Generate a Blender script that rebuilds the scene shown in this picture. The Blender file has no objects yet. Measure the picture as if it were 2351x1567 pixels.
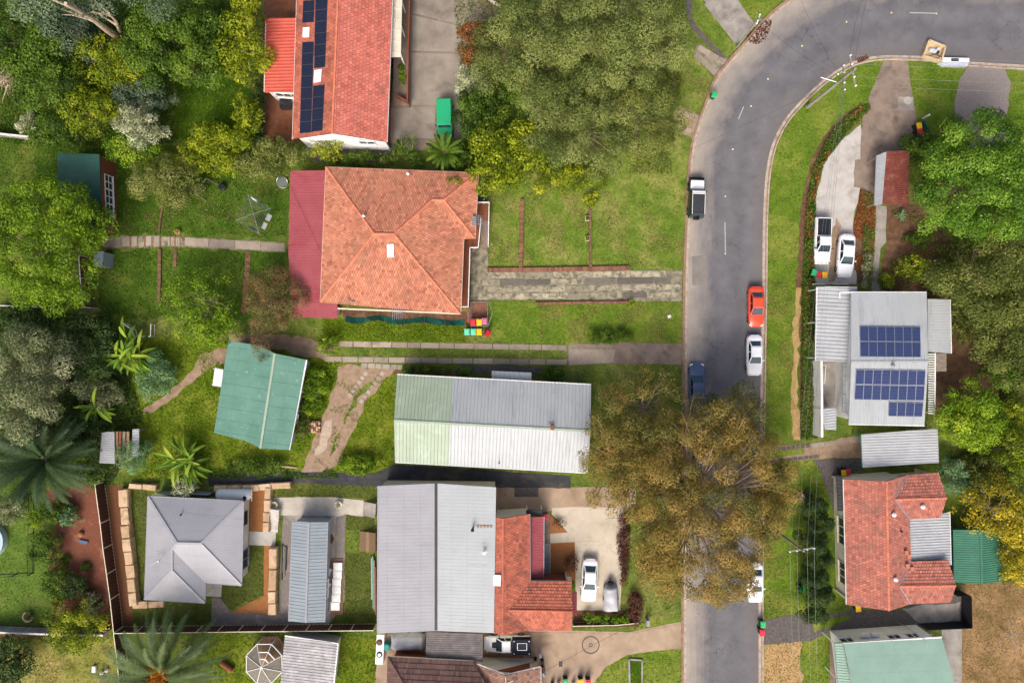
import bpy, math, random
import numpy as np
from mathutils import Vector, Matrix
random.seed(7); RNG = np.random.default_rng(11)
R = math.radians
# ------------------------------------------------------------------ camera, sky, sun
H = 78.0; S = 0.05; CX = 1175.5; CY = 783.5          # drone height, metres per pixel on the ground
scene = bpy.context.scene
COL = scene.collection
cam = bpy.data.cameras.new('camera'); camo = bpy.data.objects.new('camera', cam); COL.objects.link(camo)
camo.location = (0, 0, H); camo.rotation_euler = (0, 0, 0)
cam.sensor_width = 36; cam.lens = 36 * H / (2351 * S); cam.clip_end = 2000; cam.clip_start = 1
scene.camera = camo
SUN_EL = 47.0; SUN_SH = Vector((0.25, 0.97)).normalized()
wd = bpy.data.worlds.new('World'); scene.world = wd; wd.use_nodes = True
nt = wd.node_tree; nt.nodes.clear()
sk = nt.nodes.new('ShaderNodeTexSky'); sk.sky_type = 'NISHITA'; sk.sun_disc = False
sk.sun_elevation = R(SUN_EL); sk.sun_rotation = math.atan2(-SUN_SH.x, -SUN_SH.y)
sk.air_density = 0.7; sk.dust_density = 7.0; sk.ozone_density = 0.3
bgn = nt.nodes.new('ShaderNodeBackground'); bgn.inputs[1].default_value = 0.15
wo = nt.nodes.new('ShaderNodeOutputWorld')
nt.links.new(sk.outputs[0], bgn.inputs[0]); nt.links.new(bgn.outputs[0], wo.inputs[0])
sl = bpy.data.lights.new('sun', 'SUN'); slo = bpy.data.objects.new('sun', sl); COL.objects.link(slo)
sl.energy = 1.05; sl.angle = R(18); sl.color = (1.0, 0.975, 0.935)
slo.location = (-20, -60, 60)
dv = Vector((SUN_SH.x * math.cos(R(SUN_EL)), SUN_SH.y * math.cos(R(SUN_EL)), -math.sin(R(SUN_EL))))
slo.rotation_euler = dv.to_track_quat('-Z', 'Y').to_euler()
vs = scene.view_settings
vs.view_transform = 'Standard'; vs.look = 'None'; vs.gamma = 1.0; vs.use_curve_mapping = False
vs.exposure = 0.46
# ------------------------------------------------------------------ helpers
def P(px, py, z=0.0):
    k = S * (H - z) / H
    return Vector(((px - CX) * k, (CY - py) * k, z))
def lin(c):
    c = c / 255.0
    return c / 12.92 if c <= 0.04045 else ((c + 0.055) / 1.055) ** 2.4
def C(r, g, b): return (lin(r), lin(g), lin(b), 1.0)
MATS = {}
def nodes_for(name):
    m = bpy.data.materials.new(name); m.use_nodes = True
    t = m.node_tree; t.nodes.clear()
    o = t.nodes.new('ShaderNodeOutputMaterial'); b = t.nodes.new('ShaderNodeBsdfPrincipled')
    t.links.new(b.outputs[0], o.inputs[0]); MATS[name] = m
    return m, t, b, o
def noise(t, scale, detail=4, rough=.55, vec=None, dist=0.0):
    n = t.nodes.new('ShaderNodeTexNoise'); n.inputs['Scale'].default_value = scale
    n.inputs['Detail'].default_value = detail; n.inputs['Roughness'].default_value = rough
    n.inputs['Distortion'].default_value = dist
    if vec is not None: t.links.new(vec, n.inputs['Vector'])
    return n.outputs['Fac']
def ramp(t, fac, stops):
    r = t.nodes.new('ShaderNodeValToRGB'); e = r.color_ramp.elements
    while len(e) < len(stops): e.new(0.5)
    for i, (p, c) in enumerate(stops):
        e[i].position = p; e[i].color = c if len(c) == 4 else (*c, 1)
    t.links.new(fac, r.inputs[0]); return r.outputs[0]
def mixc(t, fac, a, b, mode='MIX'):
    n = t.nodes.new('ShaderNodeMix'); n.data_type = 'RGBA'; n.blend_type = mode
    for sock, v in ((n.inputs[0], fac), (n.inputs[6], a), (n.inputs[7], b)):
        if hasattr(v, 'is_linked'): t.links.new(v, sock)
        else: sock.default_value = v
    return n.outputs[2]
def bump(t, b, h, strength, dist=.02):
    n = t.nodes.new('ShaderNodeBump'); n.inputs['Strength'].default_value = strength; n.inputs['Distance'].default_value = dist
    t.links.new(h, n.inputs['Height']); t.links.new(n.outputs[0], b.inputs['Normal'])
G2 = lambda v: (v, v, v, 1)
def mat(name, c, c2=None, scale=3.0, rough=.8, metal=0.0, spec=.3, bmp=0.0, bs=40, lo=.35, hi=.65, attr=False, dirt=None, dscale=.6, dlo=.52, dhi=.72, coat=0.0, stretch=None):
    m, t, b, o = nodes_for(name)
    tc = t.nodes.new('ShaderNodeTexCoord').outputs['Object']
    c2 = c2 or tuple(x * .8 for x in c[:3]) + (1,)
    f = noise(t, scale, 5, .6, tc)
    col = ramp(t, f, [(lo, c), (hi, c2)])
    if attr:
        a = t.nodes.new('ShaderNodeAttribute'); a.attribute_name = 'tint'
        col = mixc(t, a.outputs['Fac'], c, c2)
        f2 = noise(t, scale, 4, .6, tc)
        col = mixc(t, .55, col, ramp(t, f2, [(lo, G2(.72)), (hi, G2(1.06))]), 'MULTIPLY')
    if dirt:
        dv_ = tc
        if stretch:
            mp = t.nodes.new('ShaderNodeMapping'); mp.inputs['Scale'].default_value = stretch; t.links.new(tc, mp.inputs['Vector']); dv_ = mp.outputs[0]
        d = ramp(t, noise(t, dscale, 6, .65, dv_, .4), [(dlo, G2(0)), (dhi, G2(1))])
        col = mixc(t, d, col, dirt)
    t.links.new(col, b.inputs['Base Color'])
    b.inputs['Roughness'].default_value = rough; b.inputs['Metallic'].default_value = metal
    b.inputs['Specular IOR Level'].default_value = spec; b.inputs['Coat Weight'].default_value = coat
    if bmp: bump(t, b, noise(t, bs, 4, .6, tc), bmp)
    return m
def leafmat(name, cols, transl=.25):
    m, t, b, o = nodes_for(name)
    a = t.nodes.new('ShaderNodeAttribute'); a.attribute_name = 'tint'
    n = len(cols)
    col = ramp(t, a.outputs['Fac'], [(i / (n - 1), c) for i, c in enumerate(cols)])
    t.links.new(col, b.inputs['Base Color']); b.inputs['Roughness'].default_value = .6
    b.inputs['Specular IOR Level'].default_value = .25
    tr = t.nodes.new('ShaderNodeBsdfTranslucent'); t.links.new(col, tr.inputs[0])
    mx = t.nodes.new('ShaderNodeMixShader'); mx.inputs[0].default_value = transl
    t.links.new(b.outputs[0], mx.inputs[1]); t.links.new(tr.outputs[0], mx.inputs[2]); t.links.new(mx.outputs[0], o.inputs[0])
    return m
def lawnmat(name, dark, mid, dry, dl=.5, dh=.68, ps=.22):
    m, t, b, o = nodes_for(name)
    tc = t.nodes.new('ShaderNodeTexCoord').outputs['Object']
    a = ramp(t, noise(t, ps * 2.6, 5, .6, tc), [(.34, dark), (.6, mid)])
    d = ramp(t, noise(t, ps, 7, .68, tc, .5), [(dl, G2(0)), (dh, G2(1))])
    col = mixc(t, d, a, dry)
    f = ramp(t, noise(t, 3.2, 6, .75, tc), [(.3, G2(.62)), (.7, G2(1.12))])
    col = mixc(t, 1.0, col, f, 'MULTIPLY')
    t.links.new(col, b.inputs['Base Color']); b.inputs['Roughness'].default_value = .95; b.inputs['Specular IOR Level'].default_value = .1
    bump(t, b, noise(t, 9, 5, .7, tc), .6, .08)
    return m
WL = {}
def tag(o, label=None, cat=None, group=None, kind=None):
    for k, v in (('label', label), ('category', cat), ('group', group), ('kind', kind)):
        if v: o[k] = v
    return o
def thing(name, label, cat, loc=(0, 0, 0), rot=0.0, group=None, local=False):
    o = bpy.data.objects.new(name, None); o.empty_display_size = .3
    o.location = loc; o.rotation_euler = (0, 0, rot); COL.objects.link(o)
    WL[o.name] = Vector((0, 0, 0)) if local else Vector(loc)
    return tag(o, label, cat, group)
def link(name, me, mats, parent=None, smooth=False, origin=None):
    for m in (mats if isinstance(mats, (list, tuple)) else [mats]):
        me.materials.append(MATS[m] if isinstance(m, str) else m)
    o = bpy.data.objects.new(name, me); COL.objects.link(o)
    if parent is not None:
        L = WL[parent.name]; o.parent = parent
        if L.length > 0: me.transform(Matrix.Translation(-L))
        WL[o.name] = L
    elif origin is not None:
        me.transform(Matrix.Translation(-Vector(origin))); o.location = origin; WL[o.name] = Vector(origin)
    else: WL[o.name] = Vector((0, 0, 0))
    if smooth: me.shade_smooth()
    return o
class Geo:
    def __init__(s): s.V = []; s.F = []; s.M = []; s.T = []
    def add(s, vs, fs, m=0, t=None):
        b = len(s.V); s.V += [tuple(v) for v in vs]
        s.F += [tuple(b + i for i in f) for f in fs]; s.M += [m] * len(fs)
        s.T += [t if t is not None else .5] * len(vs); return s
    def box(s, c, sz, rot=0.0, m=0, taper=1.0, t=None):
        hx, hy = sz[0] / 2, sz[1] / 2; cs, sn = math.cos(rot), math.sin(rot); vs = []
        for z, k in ((c[2] - sz[2] / 2, 1), (c[2] + sz[2] / 2, taper)):
            for x, y in ((-hx, -hy), (hx, -hy), (hx, hy), (-hx, hy)):
                x *= k; y *= k; vs.append((c[0] + x * cs - y * sn, c[1] + x * sn + y * cs, z))
        return s.add(vs, [(3, 2, 1, 0), (4, 5, 6, 7), (0, 1, 5, 4), (1, 2, 6, 5), (2, 3, 7, 6), (3, 0, 4, 7)], m, t)
    def prism(s, pts, z0, z1, m=0, t=None):
        p = [(q[0], q[1]) for q in pts]; n = len(p)
        if sum(p[i][0] * p[(i + 1) % n][1] - p[(i + 1) % n][0] * p[i][1] for i in range(n)) < 0: p = p[::-1]
        zz = z1 if callable(z1) else (lambda x, y: z1)
        vs = [(x, y, z0) for x, y in p] + [(x, y, zz(x, y)) for x, y in p]
        fs = [tuple(range(n))[::-1], tuple(range(n, 2 * n))] + [(i, (i + 1) % n, n + (i + 1) % n, n + i) for i in range(n)]
        return s.add(vs, fs, m, t)
    def slab3(s, pts, th, m=0, t=None):                       # polygon with z per vertex, thickened downwards
        n = len(pts); p = [Vector(q) for q in pts]
        if sum(p[i].x * p[(i + 1) % n].y - p[(i + 1) % n].x * p[i].y for i in range(n)) < 0: p = p[::-1]
        vs = [v - Vector((0, 0, th)) for v in p] + p
        fs = [tuple(range(n))[::-1], tuple(range(n, 2 * n))] + [(i, (i + 1) % n, n + (i + 1) % n, n + i) for i in range(n)]
        return s.add(vs, fs, m, t)
    def tube(s, pts, rad, n=6, m=0, cap=True, t=None):
        pts = [Vector(p) for p in pts]; k = len(pts)
        rad = rad if isinstance(rad, (list, tuple)) else [rad] * k
        vs = []; fs = []; up = Vector((0.13, .31, .94))
        for i, p in enumerate(pts):
            d = (pts[min(i + 1, k - 1)] - pts[max(i - 1, 0)])
            d = d.normalized() if d.length > 1e-6 else Vector((0, 0, 1))
            a = d.cross(up); a = a.normalized() if a.length > 1e-3 else Vector((1, 0, 0)); b = d.cross(a)
            for j in range(n):
                q = 2 * math.pi * j / n; vs.append(p + (a * math.cos(q) + b * math.sin(q)) * rad[i])
        for i in range(k - 1):
            for j in range(n): fs.append((i * n + j, i * n + (j + 1) % n, (i + 1) * n + (j + 1) % n, (i + 1) * n + j))
        if cap: fs += [tuple(range(n))[::-1], tuple(range((k - 1) * n, k * n))]
        return s.add(vs, fs, m, t)
    def lathe(s, c, prof, n=12, m=0, sy=1.0):                 # prof: [(r,z)...] bottom to top
        vs = []; fs = []; k = len(prof)
        for r, z in prof:
            for j in range(n):
                q = 2 * math.pi * j / n; vs.append((c[0] + r * math.cos(q), c[1] + r * sy * math.sin(q), c[2] + z))
        for i in range(k - 1):
            for j in range(n): fs.append((i * n + j, i * n + (j + 1) % n, (i + 1) * n + (j + 1) % n, (i + 1) * n + j))
        fs += [tuple(range(n))[::-1], tuple(range((k - 1) * n, k * n))]
        return s.add(vs, fs, m)
    def bar(s, a, b, w, h, m=0):                              # beam with rectangular section from a to b
        a = Vector(a); b = Vector(b); d = (b - a).normalized(); sd = d.cross(Vector((0, 0, 1)))
        sd = sd.normalized() if sd.length > 1e-3 else Vector((1, 0, 0)); up = sd.cross(d); vs = []
        for p in (a, b):
            for x, y in ((-1, -1), (1, -1), (1, 1), (-1, 1)): vs.append(p + sd * x * w / 2 + up * y * h / 2)
        return s.add(vs, [(3, 2, 1, 0), (4, 5, 6, 7), (0, 1, 5, 4), (1, 2, 6, 5), (2, 3, 7, 6), (3, 0, 4, 7)], m)
    def build(s, name, mats, parent=None, smooth=False, origin=None, uv=False, tint=False):
        me = bpy.data.meshes.new(name); me.from_pydata(s.V, [], s.F)
        if len(set(s.M)) > 1 or (s.M and s.M[0]): me.polygons.foreach_set('material_index', s.M)
        if uv:
            l = me.uv_layers.new(name='UVMap'); q = [(0, 0), (1, 0), (1, 1), (0, 1)]
            for p in me.polygons:
                for k, li in enumerate(p.loop_indices): l.data[li].uv = q[k % 4]
        if tint:
            at = me.attributes.new('tint', 'FLOAT', 'POINT'); at.data.foreach_set('value', s.T)
        if origin == 'base':
            xs = [v[0] for v in s.V]; ys = [v[1] for v in s.V]; zs = [v[2] for v in s.V]
            origin = ((min(xs) + max(xs)) / 2, (min(ys) + max(ys)) / 2, min(zs))
        return link(name, me, mats, parent, smooth, origin)
def copy_tree(o, parent=None):
    c = o.copy(); COL.objects.link(c); c.parent = parent
    WL[c.name] = WL.get(o.name, Vector((0, 0, 0)))
    for ch in list(o.children): copy_tree(ch, c)
    return c
HARD = []                                                      # ground polygons that grass stays out of (world xy)
def rough_edge(pts, amp, step=.7):
    out = []; n = len(pts)
    for i in range(n):
        a = Vector(pts[i]); b = Vector(pts[(i + 1) % n]); d = b - a; k = max(1, int(d.length / step))
        nn = Vector((-d.y, d.x, 0)).normalized() if d.length > 0 else Vector((0, 0, 0))
        for j in range(k):
            p = a + d * j / k
            out.append(p + nn * random.uniform(-amp, amp) * (1 if j else .5))
    return out
def sheet(name, pts, z, m, amp=0.0, hard=True, kind='structure', parent=None):
    w = [P(x, y, 0) for x, y in pts]
    if amp: w = rough_edge(w, amp)
    me = bpy.data.meshes.new(name); n = len(w)
    if sum(w[i].x * w[(i + 1) % n].y - w[(i + 1) % n].x * w[i].y for i in range(n)) < 0: w = w[::-1]
    me.from_pydata([(v.x, v.y, z) for v in w], [], [tuple(range(n))])
    if hard: HARD.append(np.array([(v.x, v.y) for v in w]))
    o = link(name, me, m, parent)
    if kind and parent is None: o['kind'] = kind
    return o
def plate(name, pts, z0, z1, m, amp=0.0, hard=True, parent=None, kind='structure'):
    w = [P(x, y, 0) for x, y in pts]
    if amp: w = rough_edge(w, amp)
    if hard: HARD.append(np.array([(v.x, v.y) for v in w]))
    g = Geo(); g.prism(w, z0, z1); o = g.build(name, m, parent)
    if kind and parent is None: o['kind'] = kind
    return o
def inpoly(xy, poly):
    x, y = xy[:, 0], xy[:, 1]; ins = np.zeros(len(xy), bool); n = len(poly)
    bb = (x > poly[:, 0].min()) & (x < poly[:, 0].max()) & (y > poly[:, 1].min()) & (y < poly[:, 1].max())
    if not bb.any(): return ins
    xx, yy = x[bb], y[bb]; r = np.zeros(len(xx), bool)
    for i in range(n):
        x1, y1 = poly[i]; x2, y2 = poly[(i + 1) % n]
        if y1 == y2: continue
        c = ((y1 > yy) != (y2 > yy)) & (xx < (x2 - x1) * (yy - y1) / (y2 - y1) + x1); r ^= c
    ins[bb] = r; return ins
def vnoise(xy, sc, seed=0):
    g = np.random.default_rng(seed); r = np.zeros(len(xy))
    for k in range(6):
        a = g.uniform(0, 6.28); f = sc * g.uniform(.5, 2.2)
        r += np.sin((xy[:, 0] * math.cos(a) + xy[:, 1] * math.sin(a)) * f + g.uniform(0, 6.28) + 1.3 * np.sin((xy[:, 1] * math.cos(a) - xy[:, 0] * math.sin(a)) * f * .7))
    return r / 6
def unit(a): return a / np.maximum(np.linalg.norm(a, axis=1, keepdims=True), 1e-6)
def leaves(name, pos, nrm, size, aspect, tint, m, parent=None, fold=.15, tang=None, kind=None, origin=None):
    N = len(pos); pos = np.asarray(pos, float); nrm = unit(np.asarray(nrm, float))
    tn = unit(np.cross(nrm, RNG.normal(size=(N, 3)))) if tang is None else unit(tang)
    b = unit(np.cross(nrm, tn)); s = np.asarray(size)[:, None] * .5
    v = np.empty((N, 4, 3))
    v[:, 0] = pos - tn * s; v[:, 2] = pos + tn * s
    v[:, 1] = pos - b * s * aspect + nrm * s * fold; v[:, 3] = pos + b * s * aspect + nrm * s * fold
    me = bpy.data.meshes.new(name); me.vertices.add(4 * N); me.vertices.foreach_set('co', v.ravel())
    me.loops.add(4 * N); me.loops.foreach_set('vertex_index', np.arange(4 * N, dtype=np.int32))
    me.polygons.add(N); me.polygons.foreach_set('loop_start', np.arange(0, 4 * N, 4, dtype=np.int32))
    me.update(calc_edges=True)
    at = me.attributes.new('tint', 'FLOAT', 'POINT'); at.data.foreach_set('value', np.repeat(np.clip(tint, 0, 1), 4).astype(np.float32))
    o = link(name, me, m, parent, origin=origin)
    if kind: o['kind'] = kind
    return o
def campt(px, py, plane, off=0.0):                              # point of a roof plane seen at this pixel
    o = Vector((0, 0, H)); d = P(px, py, 0) - o; a, b, c = [Vector(q) for q in plane[:3]]
    n = (b - a).cross(c - a).normalized()
    if n.z < 0: n = -n
    return o + d * ((a - o).dot(n) / d.dot(n)) + n * off
# ------------------------------------------------------------------ materials
mat('concrete', C(168,158,146), C(146,137,126), 1.2, .9, bmp=.15, dirt=C(120,111,100))
mat('concrete_pale', C(190,184,172), C(172,165,153), .9, .85, dirt=C(160,150,136))
mat('concrete_white', C(188,185,180), C(172,168,162), .8, .85, dirt=C(154,146,134))
mat('concrete_brown', C(146,130,116), C(122,108,97), .7, .9, bmp=.15, dirt=C(96,86,78))
mat('concrete_tan', C(176,154,130), C(152,133,113), .5, .85, dirt=C(132,112,94), dscale=.35)
mat('concrete_cream', C(200,190,172), C(186,175,156), .4, .8, dirt=C(170,157,137))
mat('concrete_old', C(158,150,128), C(116,110,94), 1.6, .95, bmp=.3, dirt=C(88,84,70), dscale=1.3, dlo=.46, dhi=.66)
mat('concrete_mid', C(164,158,150), C(136,131,124), .8, .9, dirt=C(112,106,98))
mat('concrete_court', C(154,145,133), C(132,123,112), .5, .9, bmp=.15, dirt=C(108,99,90), dscale=.3)
mat('aggregate', C(150,141,136), C(118,110,106), 9, .95, bmp=.4, bs=60)
mat('asphalt_path', C(104,98,96), C(82,77,76), 3, .95, bmp=.2)
mat('asphalt_black', C(44,46,52), C(34,36,42), 3, .9)
mat('membrane_shade', C(38,41,50), C(60,60,62), .7, .7, dirt=C(84,78,68), dscale=.5, dlo=.5, dhi=.72)  # dark mat colour that also carries the painted building shade
mat('gravel', C(140,132,126), C(104,98,94), 14, .95, bmp=.5, bs=50, dirt=C(160,146,130))
mat('soil', C(112,84,62), C(84,62,46), 2, 1, bmp=.5, dirt=C(132,104,80))
mat('soil_red', C(140,92,66), C(112,70,50), 1.4, 1, bmp=.4, dirt=C(120,92,74))
mat('dirt', C(160,138,116), C(136,114,94), 1.5, 1, bmp=.4, dirt=C(120,112,70), dscale=.9, dlo=.6)
mat('dirt_pale', C(184,168,150), C(164,146,128), 2.5, 1, bmp=.4)
mat('mulch', C(176,122,76), C(132,84,48), 12, 1, bmp=.7, bs=30)
mat('mulch_red', C(134,84,64), C(100,60,46), 10, 1, bmp=.7, bs=30, dirt=C(150,112,92))
mat('mulch_brown', C(124,84,58), C(96,62,42), 12, 1, bmp=.7, bs=30)
mat('paver_dark', C(104,94,90), C(84,76,74), 5, .9, bmp=.3)
mat('paver', C(176,166,150), C(150,140,126), 2, .9, bmp=.2, attr=True)
mat('brick', C(152,108,86), C(116,80,66), 4, .9, bmp=.2, attr=True)
mat('brick_brown', C(136,104,84), C(108,80,66), 4, .9, bmp=.2, attr=True)
mat('brick_wall', C(146,90,64), C(120,70,50), 14, .9, bmp=.3, bs=25)
mat('sandstone', C(216,190,158), C(188,158,124), 1.4, .9, bmp=.4, bs=8, attr=True, dirt=C(150,128,100), dscale=1.1, dlo=.52, dhi=.7)
mat('white_paint', C(240,240,238), C(226,226,224), 1, .55, spec=.4)
mat('cream_paint', C(228,222,200), C(214,207,184), 1, .6)
mat('grey_paint', C(150,154,160), C(136,140,146), 1, .6)
mat('wood', C(168,140,108), C(132,106,80), 6, .9)
mat('wood_grey', C(150,138,124), C(118,108,98), 6, .9)
mat('wood_pole', C(158,152,144), C(126,120,112), 5, .9)
mat('crate_wood', C(212,192,156), C(192,170,134), 5, .8)
mat('steel', C(190,194,198), C(166,170,174), 3, .35, metal=.8)
mat('steel_dull', C(150,154,156), C(126,130,132), 3, .6, metal=.4)
mat('black_metal', C(34,34,38), C(26,26,30), 3, .5)
mat('dark_metal', C(60,62,68), C(50,52,56), 3, .5)
mat('rubber', C(30,30,32), C(24,24,26), 5, .85)
mat('window_glass', C(40,48,56), C(58,66,74), .6, .08, spec=.6)
mat('skylight', C(236,240,246), C(224,230,240), 1, .15, spec=.6)
mat('line_paint', C(186,186,184), C(150,150,150), 8, .8)
mat('reflector', C(240,226,160), C(226,210,140), 8, .4)
mat('wire', C(140,150,142), C(124,134,128), 4, .4, metal=.6)
mat('wire_dark', C(58,60,66), C(48,50,56), 4, .6)
mat('bark_grey', C(168,150,130), C(126,108,92), 4, .9, bmp=.4)
mat('bark_dark', C(92,80,68), C(66,56,48), 4, .9, bmp=.4)
mat('bark_pale', C(196,180,160), C(160,136,116), 3, .9, bmp=.3)
lawnmat('lawn', C(82,104,38), C(110,128,52), C(148,146,82))
lawnmat('lawn_bright', C(84,112,30), C(110,134,42), C(150,150,72), .47, .74)
lawnmat('lawn_front', C(84,112,34), C(112,136,48), C(160,158,88), .45, .7, .3)
lawnmat('lawn_dark', C(58,86,22), C(80,110,30), C(120,126,58), .48, .75)
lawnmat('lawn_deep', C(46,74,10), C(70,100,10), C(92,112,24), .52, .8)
lawnmat('lawn_weedy', C(70,92,16), C(104,126,24), C(140,144,52), .44, .7, .35)
lawnmat('lawn_turf', C(76,88,38), C(94,104,46), C(124,122,62), .54, .8)
lawnmat('lawn_left', C(80,108,42), C(100,126,50), C(142,140,76), .52, .78)
lawnmat('lawn_pale', C(114,120,50), C(142,144,70), C(174,162,98), .44, .68)
lawnmat('lawn_brown', C(112,96,58), C(144,118,78), C(172,140,100), .42, .66, .3)
lawnmat('lawn_strip', C(176,146,98), C(192,160,112), C(150,140,76), .5, .7, .5)
# ------------------------------------------------------------------ ground and lawns
g = Geo(); g.add([(-400, -400, 0), (400, -400, 0), (400, 400, 0), (-400, 400, 0)], [(0, 1, 2, 3)])
tag(g.build('ground', 'lawn'), kind='structure')
LAWNS = []
def lawn(name, pts, m, amp=.3):
    o = sheet(name, pts, .002 + .0003 * len(LAWNS), m, amp, hard=False)
    LAWNS.append((np.array([(P(x, y)[0], P(x, y)[1]) for x, y in pts]), m)); return o
lawn('verge', [(1752,640),(1760,420),(1785,320),(1835,248),(1905,180),(1970,146),(2028,138),(1992,232),(1940,262),(1890,310),(1858,380),(1838,480),(1832,640),(1826,830),(1822,1010),(1752,1030)], 'lawn_bright')
lawn('verge', [(2086,140),(2225,150),(2200,200),(2190,262),(2180,300),(2110,300),(2088,190)], 'lawn_bright')
lawn('verge', [(2306,156),(2420,160),(2420,300),(2312,290),(2320,200)], 'lawn_bright')
lawn('verge', [(1752,1068),(1895,1058),(1935,1130),(1935,1390),(1850,1400),(1750,1420)], 'lawn_bright')
lawn('verge', [(1690,-40),(1825,-10),(1765,40),(1738,62),(1680,-10)], 'lawn_bright')
lawn('verge', [(1590,0),(1612,-5),(1690,105),(1672,135),(1630,80),(1596,50)], 'lawn_front')
lawn('verge', [(1530,100),(1598,118),(1645,186),(1632,225),(1610,262),(1560,250),(1520,200)], 'lawn_front')
lawn('left_lawn', [(-20,318),(150,325),(150,470),(-20,470)], 'lawn_dark')
lawn('front_lawn', [(1098,396),(1250,380),(1400,340),(1540,290),(1592,336),(1584,410),(1576,520),(1574,618),(1120,614),(1124,470)], 'lawn_front')
lawn('front_lawn', [(1118,692),(1250,690),(1440,690),(1572,694),(1572,785),(1300,795),(1120,780)], 'lawn_bright')
lawn('back_lawn', [(120,335),(330,330),(668,350),(660,545),(480,540),(240,538)], 'lawn_dark')
lawn('back_lawn', [(220,575),(370,570),(655,580),(664,730),(500,735),(230,725)], 'lawn_dark')
lawn('side_yard_grass', [(740,725),(1066,745),(1066,790),(745,788)], 'lawn_weedy')
lawn('side_yard_grass', [(790,797),(1303,806),(1303,822),(790,818)], 'lawn')
lawn('clearing', [(400,180),(560,180),(600,240),(600,330),(400,320)], 'lawn_deep')
lawn('neighbour_lawn', [(300,770),(530,780),(760,780),(800,850),(700,1080),(300,1100),(260,960)], 'lawn_weedy')
lawn('neighbour_lawn', [(830,925),(895,850),(905,860),(900,1085),(765,1085),(790,1020)], 'lawn_weedy')
lawn('house_garden', [(895,835),(1560,840),(1575,1085),(1350,1085),(1350,880),(910,858)], 'lawn')
lawn('turf', [(630,1108),(865,1092),(865,1148),(640,1140)], 'lawn_turf')
lawn('turf', [(300,1115),(345,1115),(340,1385),(490,1385),(490,1432),(282,1432)], 'lawn_turf')
lawn('turf', [(505,1250),(608,1250),(606,1365),(527,1402),(505,1365)], 'lawn_turf')
lawn('turf', [(790,1268),(862,1272),(862,1430),(755,1430),(790,1380)], 'lawn_turf')
lawn('turf', [(792,1178),(862,1185),(858,1215),(800,1215)], 'lawn_turf')
lawn('garden_lawn', [(-20,1085),(80,1085),(105,1200),(112,1290),(120,1380),(112,1432),(-20,1440)], 'lawn_left')
lawn('corner_lawn', [(-20,1470),(262,1470),(272,1600),(-20,1600)], 'lawn_pale')
lawn('corner_lawn', [(480,1460),(880,1460),(880,1600),(480,1600)], 'lawn_weedy')
lawn('corner_lawn', [(1445,1430),(1570,1408),(1570,1430),(1450,1448)], 'lawn_bright')
lawn('corner_lawn', [(1365,1575),(1400,1520),(1460,1492),(1565,1480),(1570,1600),(1365,1600)], 'lawn_bright')
lawn('dry_yard', [(2200,1340),(2420,1330),(2420,1640),(2200,1640)], 'lawn_brown')
lawn('dry_verge', [(1752,1480),(1840,1462),(1842,1640),(1752,1640)], 'lawn_strip')
lawn('verge', [(1842,1460),(1905,1450),(1905,1640),(1842,1640)], 'lawn_bright')
lawn('house_garden', [(1440,1140),(1572,1100),(1572,1412),(1446,1432)], 'lawn')
# ------------------------------------------------------------------ road
def catmull(pts, sub=6):
    o = []; n = len(pts)
    for i in range(n - 1):
        p0, p1, p2, p3 = [np.array(pts[max(0, min(n - 1, k))], float) for k in (i - 1, i, i + 1, i + 2)]
        for j in range(sub):
            t = j / sub
            o.append(.5 * (2 * p1 + (p2 - p0) * t + (2 * p0 - 5 * p1 + 4 * p2 - p3) * t * t + (3 * p1 - p0 - 3 * p2 + p3) * t ** 3))
    o.append(np.array(pts[-1], float)); return o
RL = catmull([(1575,1900),(1575,1400),(1576,1200),(1577,1000),(1577,800),(1578,690),(1580,600),(1584,500),(1588,410),(1596,335),(1612,280),(1632,228),(1650,183),(1683,141),(1722,98),(1760,53),(1805,14),(1860,-20),(1950,-50),(2080,-65),(2240,-65),(2800,-58)])
RR = catmull([(1741,1900),(1741,1400),(1742,1200),(1744,1000),(1747,800),(1749,690),(1750,600),(1751,510),(1755,425),(1764,360),(1780,312),(1803,272),(1832,238),(1861,209),(1893,181),(1928,157),(1966,139),(2015,129),(2075,128),(2150,132),(2240,143),(2800,175)])
m, t, b, o_ = nodes_for('asphalt')
uvn = t.nodes.new('ShaderNodeUVMap').outputs[0]; tc = t.nodes.new('ShaderNodeTexCoord').outputs['Object']
sx = t.nodes.new('ShaderNodeSeparateXYZ'); t.links.new(uvn, sx.inputs[0])
mp_ = t.nodes.new('ShaderNodeMapping'); mp_.inputs['Scale'].default_value = (9, 1.6, 1); t.links.new(uvn, mp_.inputs['Vector'])
n1_ = noise(t, .35, 6, .65, tc, .6); n2_ = noise(t, 1.0, 6, .7, mp_.outputs[0]); nm_ = t.nodes.new('ShaderNodeMath'); nm_.operation = 'MULTIPLY_ADD'; nm_.inputs[1].default_value = .5; t.links.new(n2_, nm_.inputs[0]); hf_ = t.nodes.new('ShaderNodeMath'); hf_.operation = 'MULTIPLY'; hf_.inputs[1].default_value = .5; t.links.new(n1_, hf_.inputs[0]); t.links.new(hf_.outputs[0], nm_.inputs[2]); nz = nm_.outputs[0]
ad = t.nodes.new('ShaderNodeMath'); ad.operation = 'MULTIPLY_ADD'; t.links.new(nz, ad.inputs[0]); ad.inputs[1].default_value = -.75; sh_ = t.nodes.new('ShaderNodeMath'); sh_.inputs[1].default_value = .45; t.links.new(sx.outputs[0], sh_.inputs[0]); t.links.new(sh_.outputs[0], ad.inputs[2])
dust = ramp(t, ad.outputs[0], [(.06, G2(.9)), (.2, G2(.55)), (.42, G2(0))])
dust_r = ramp(t, ad.outputs[0], [(.86, G2(0)), (1.0, G2(.6))])
base = ramp(t, noise(t, .5, 5, .6, tc), [(.3, C(98,98,102)), (.7, C(115,114,117))])
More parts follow.
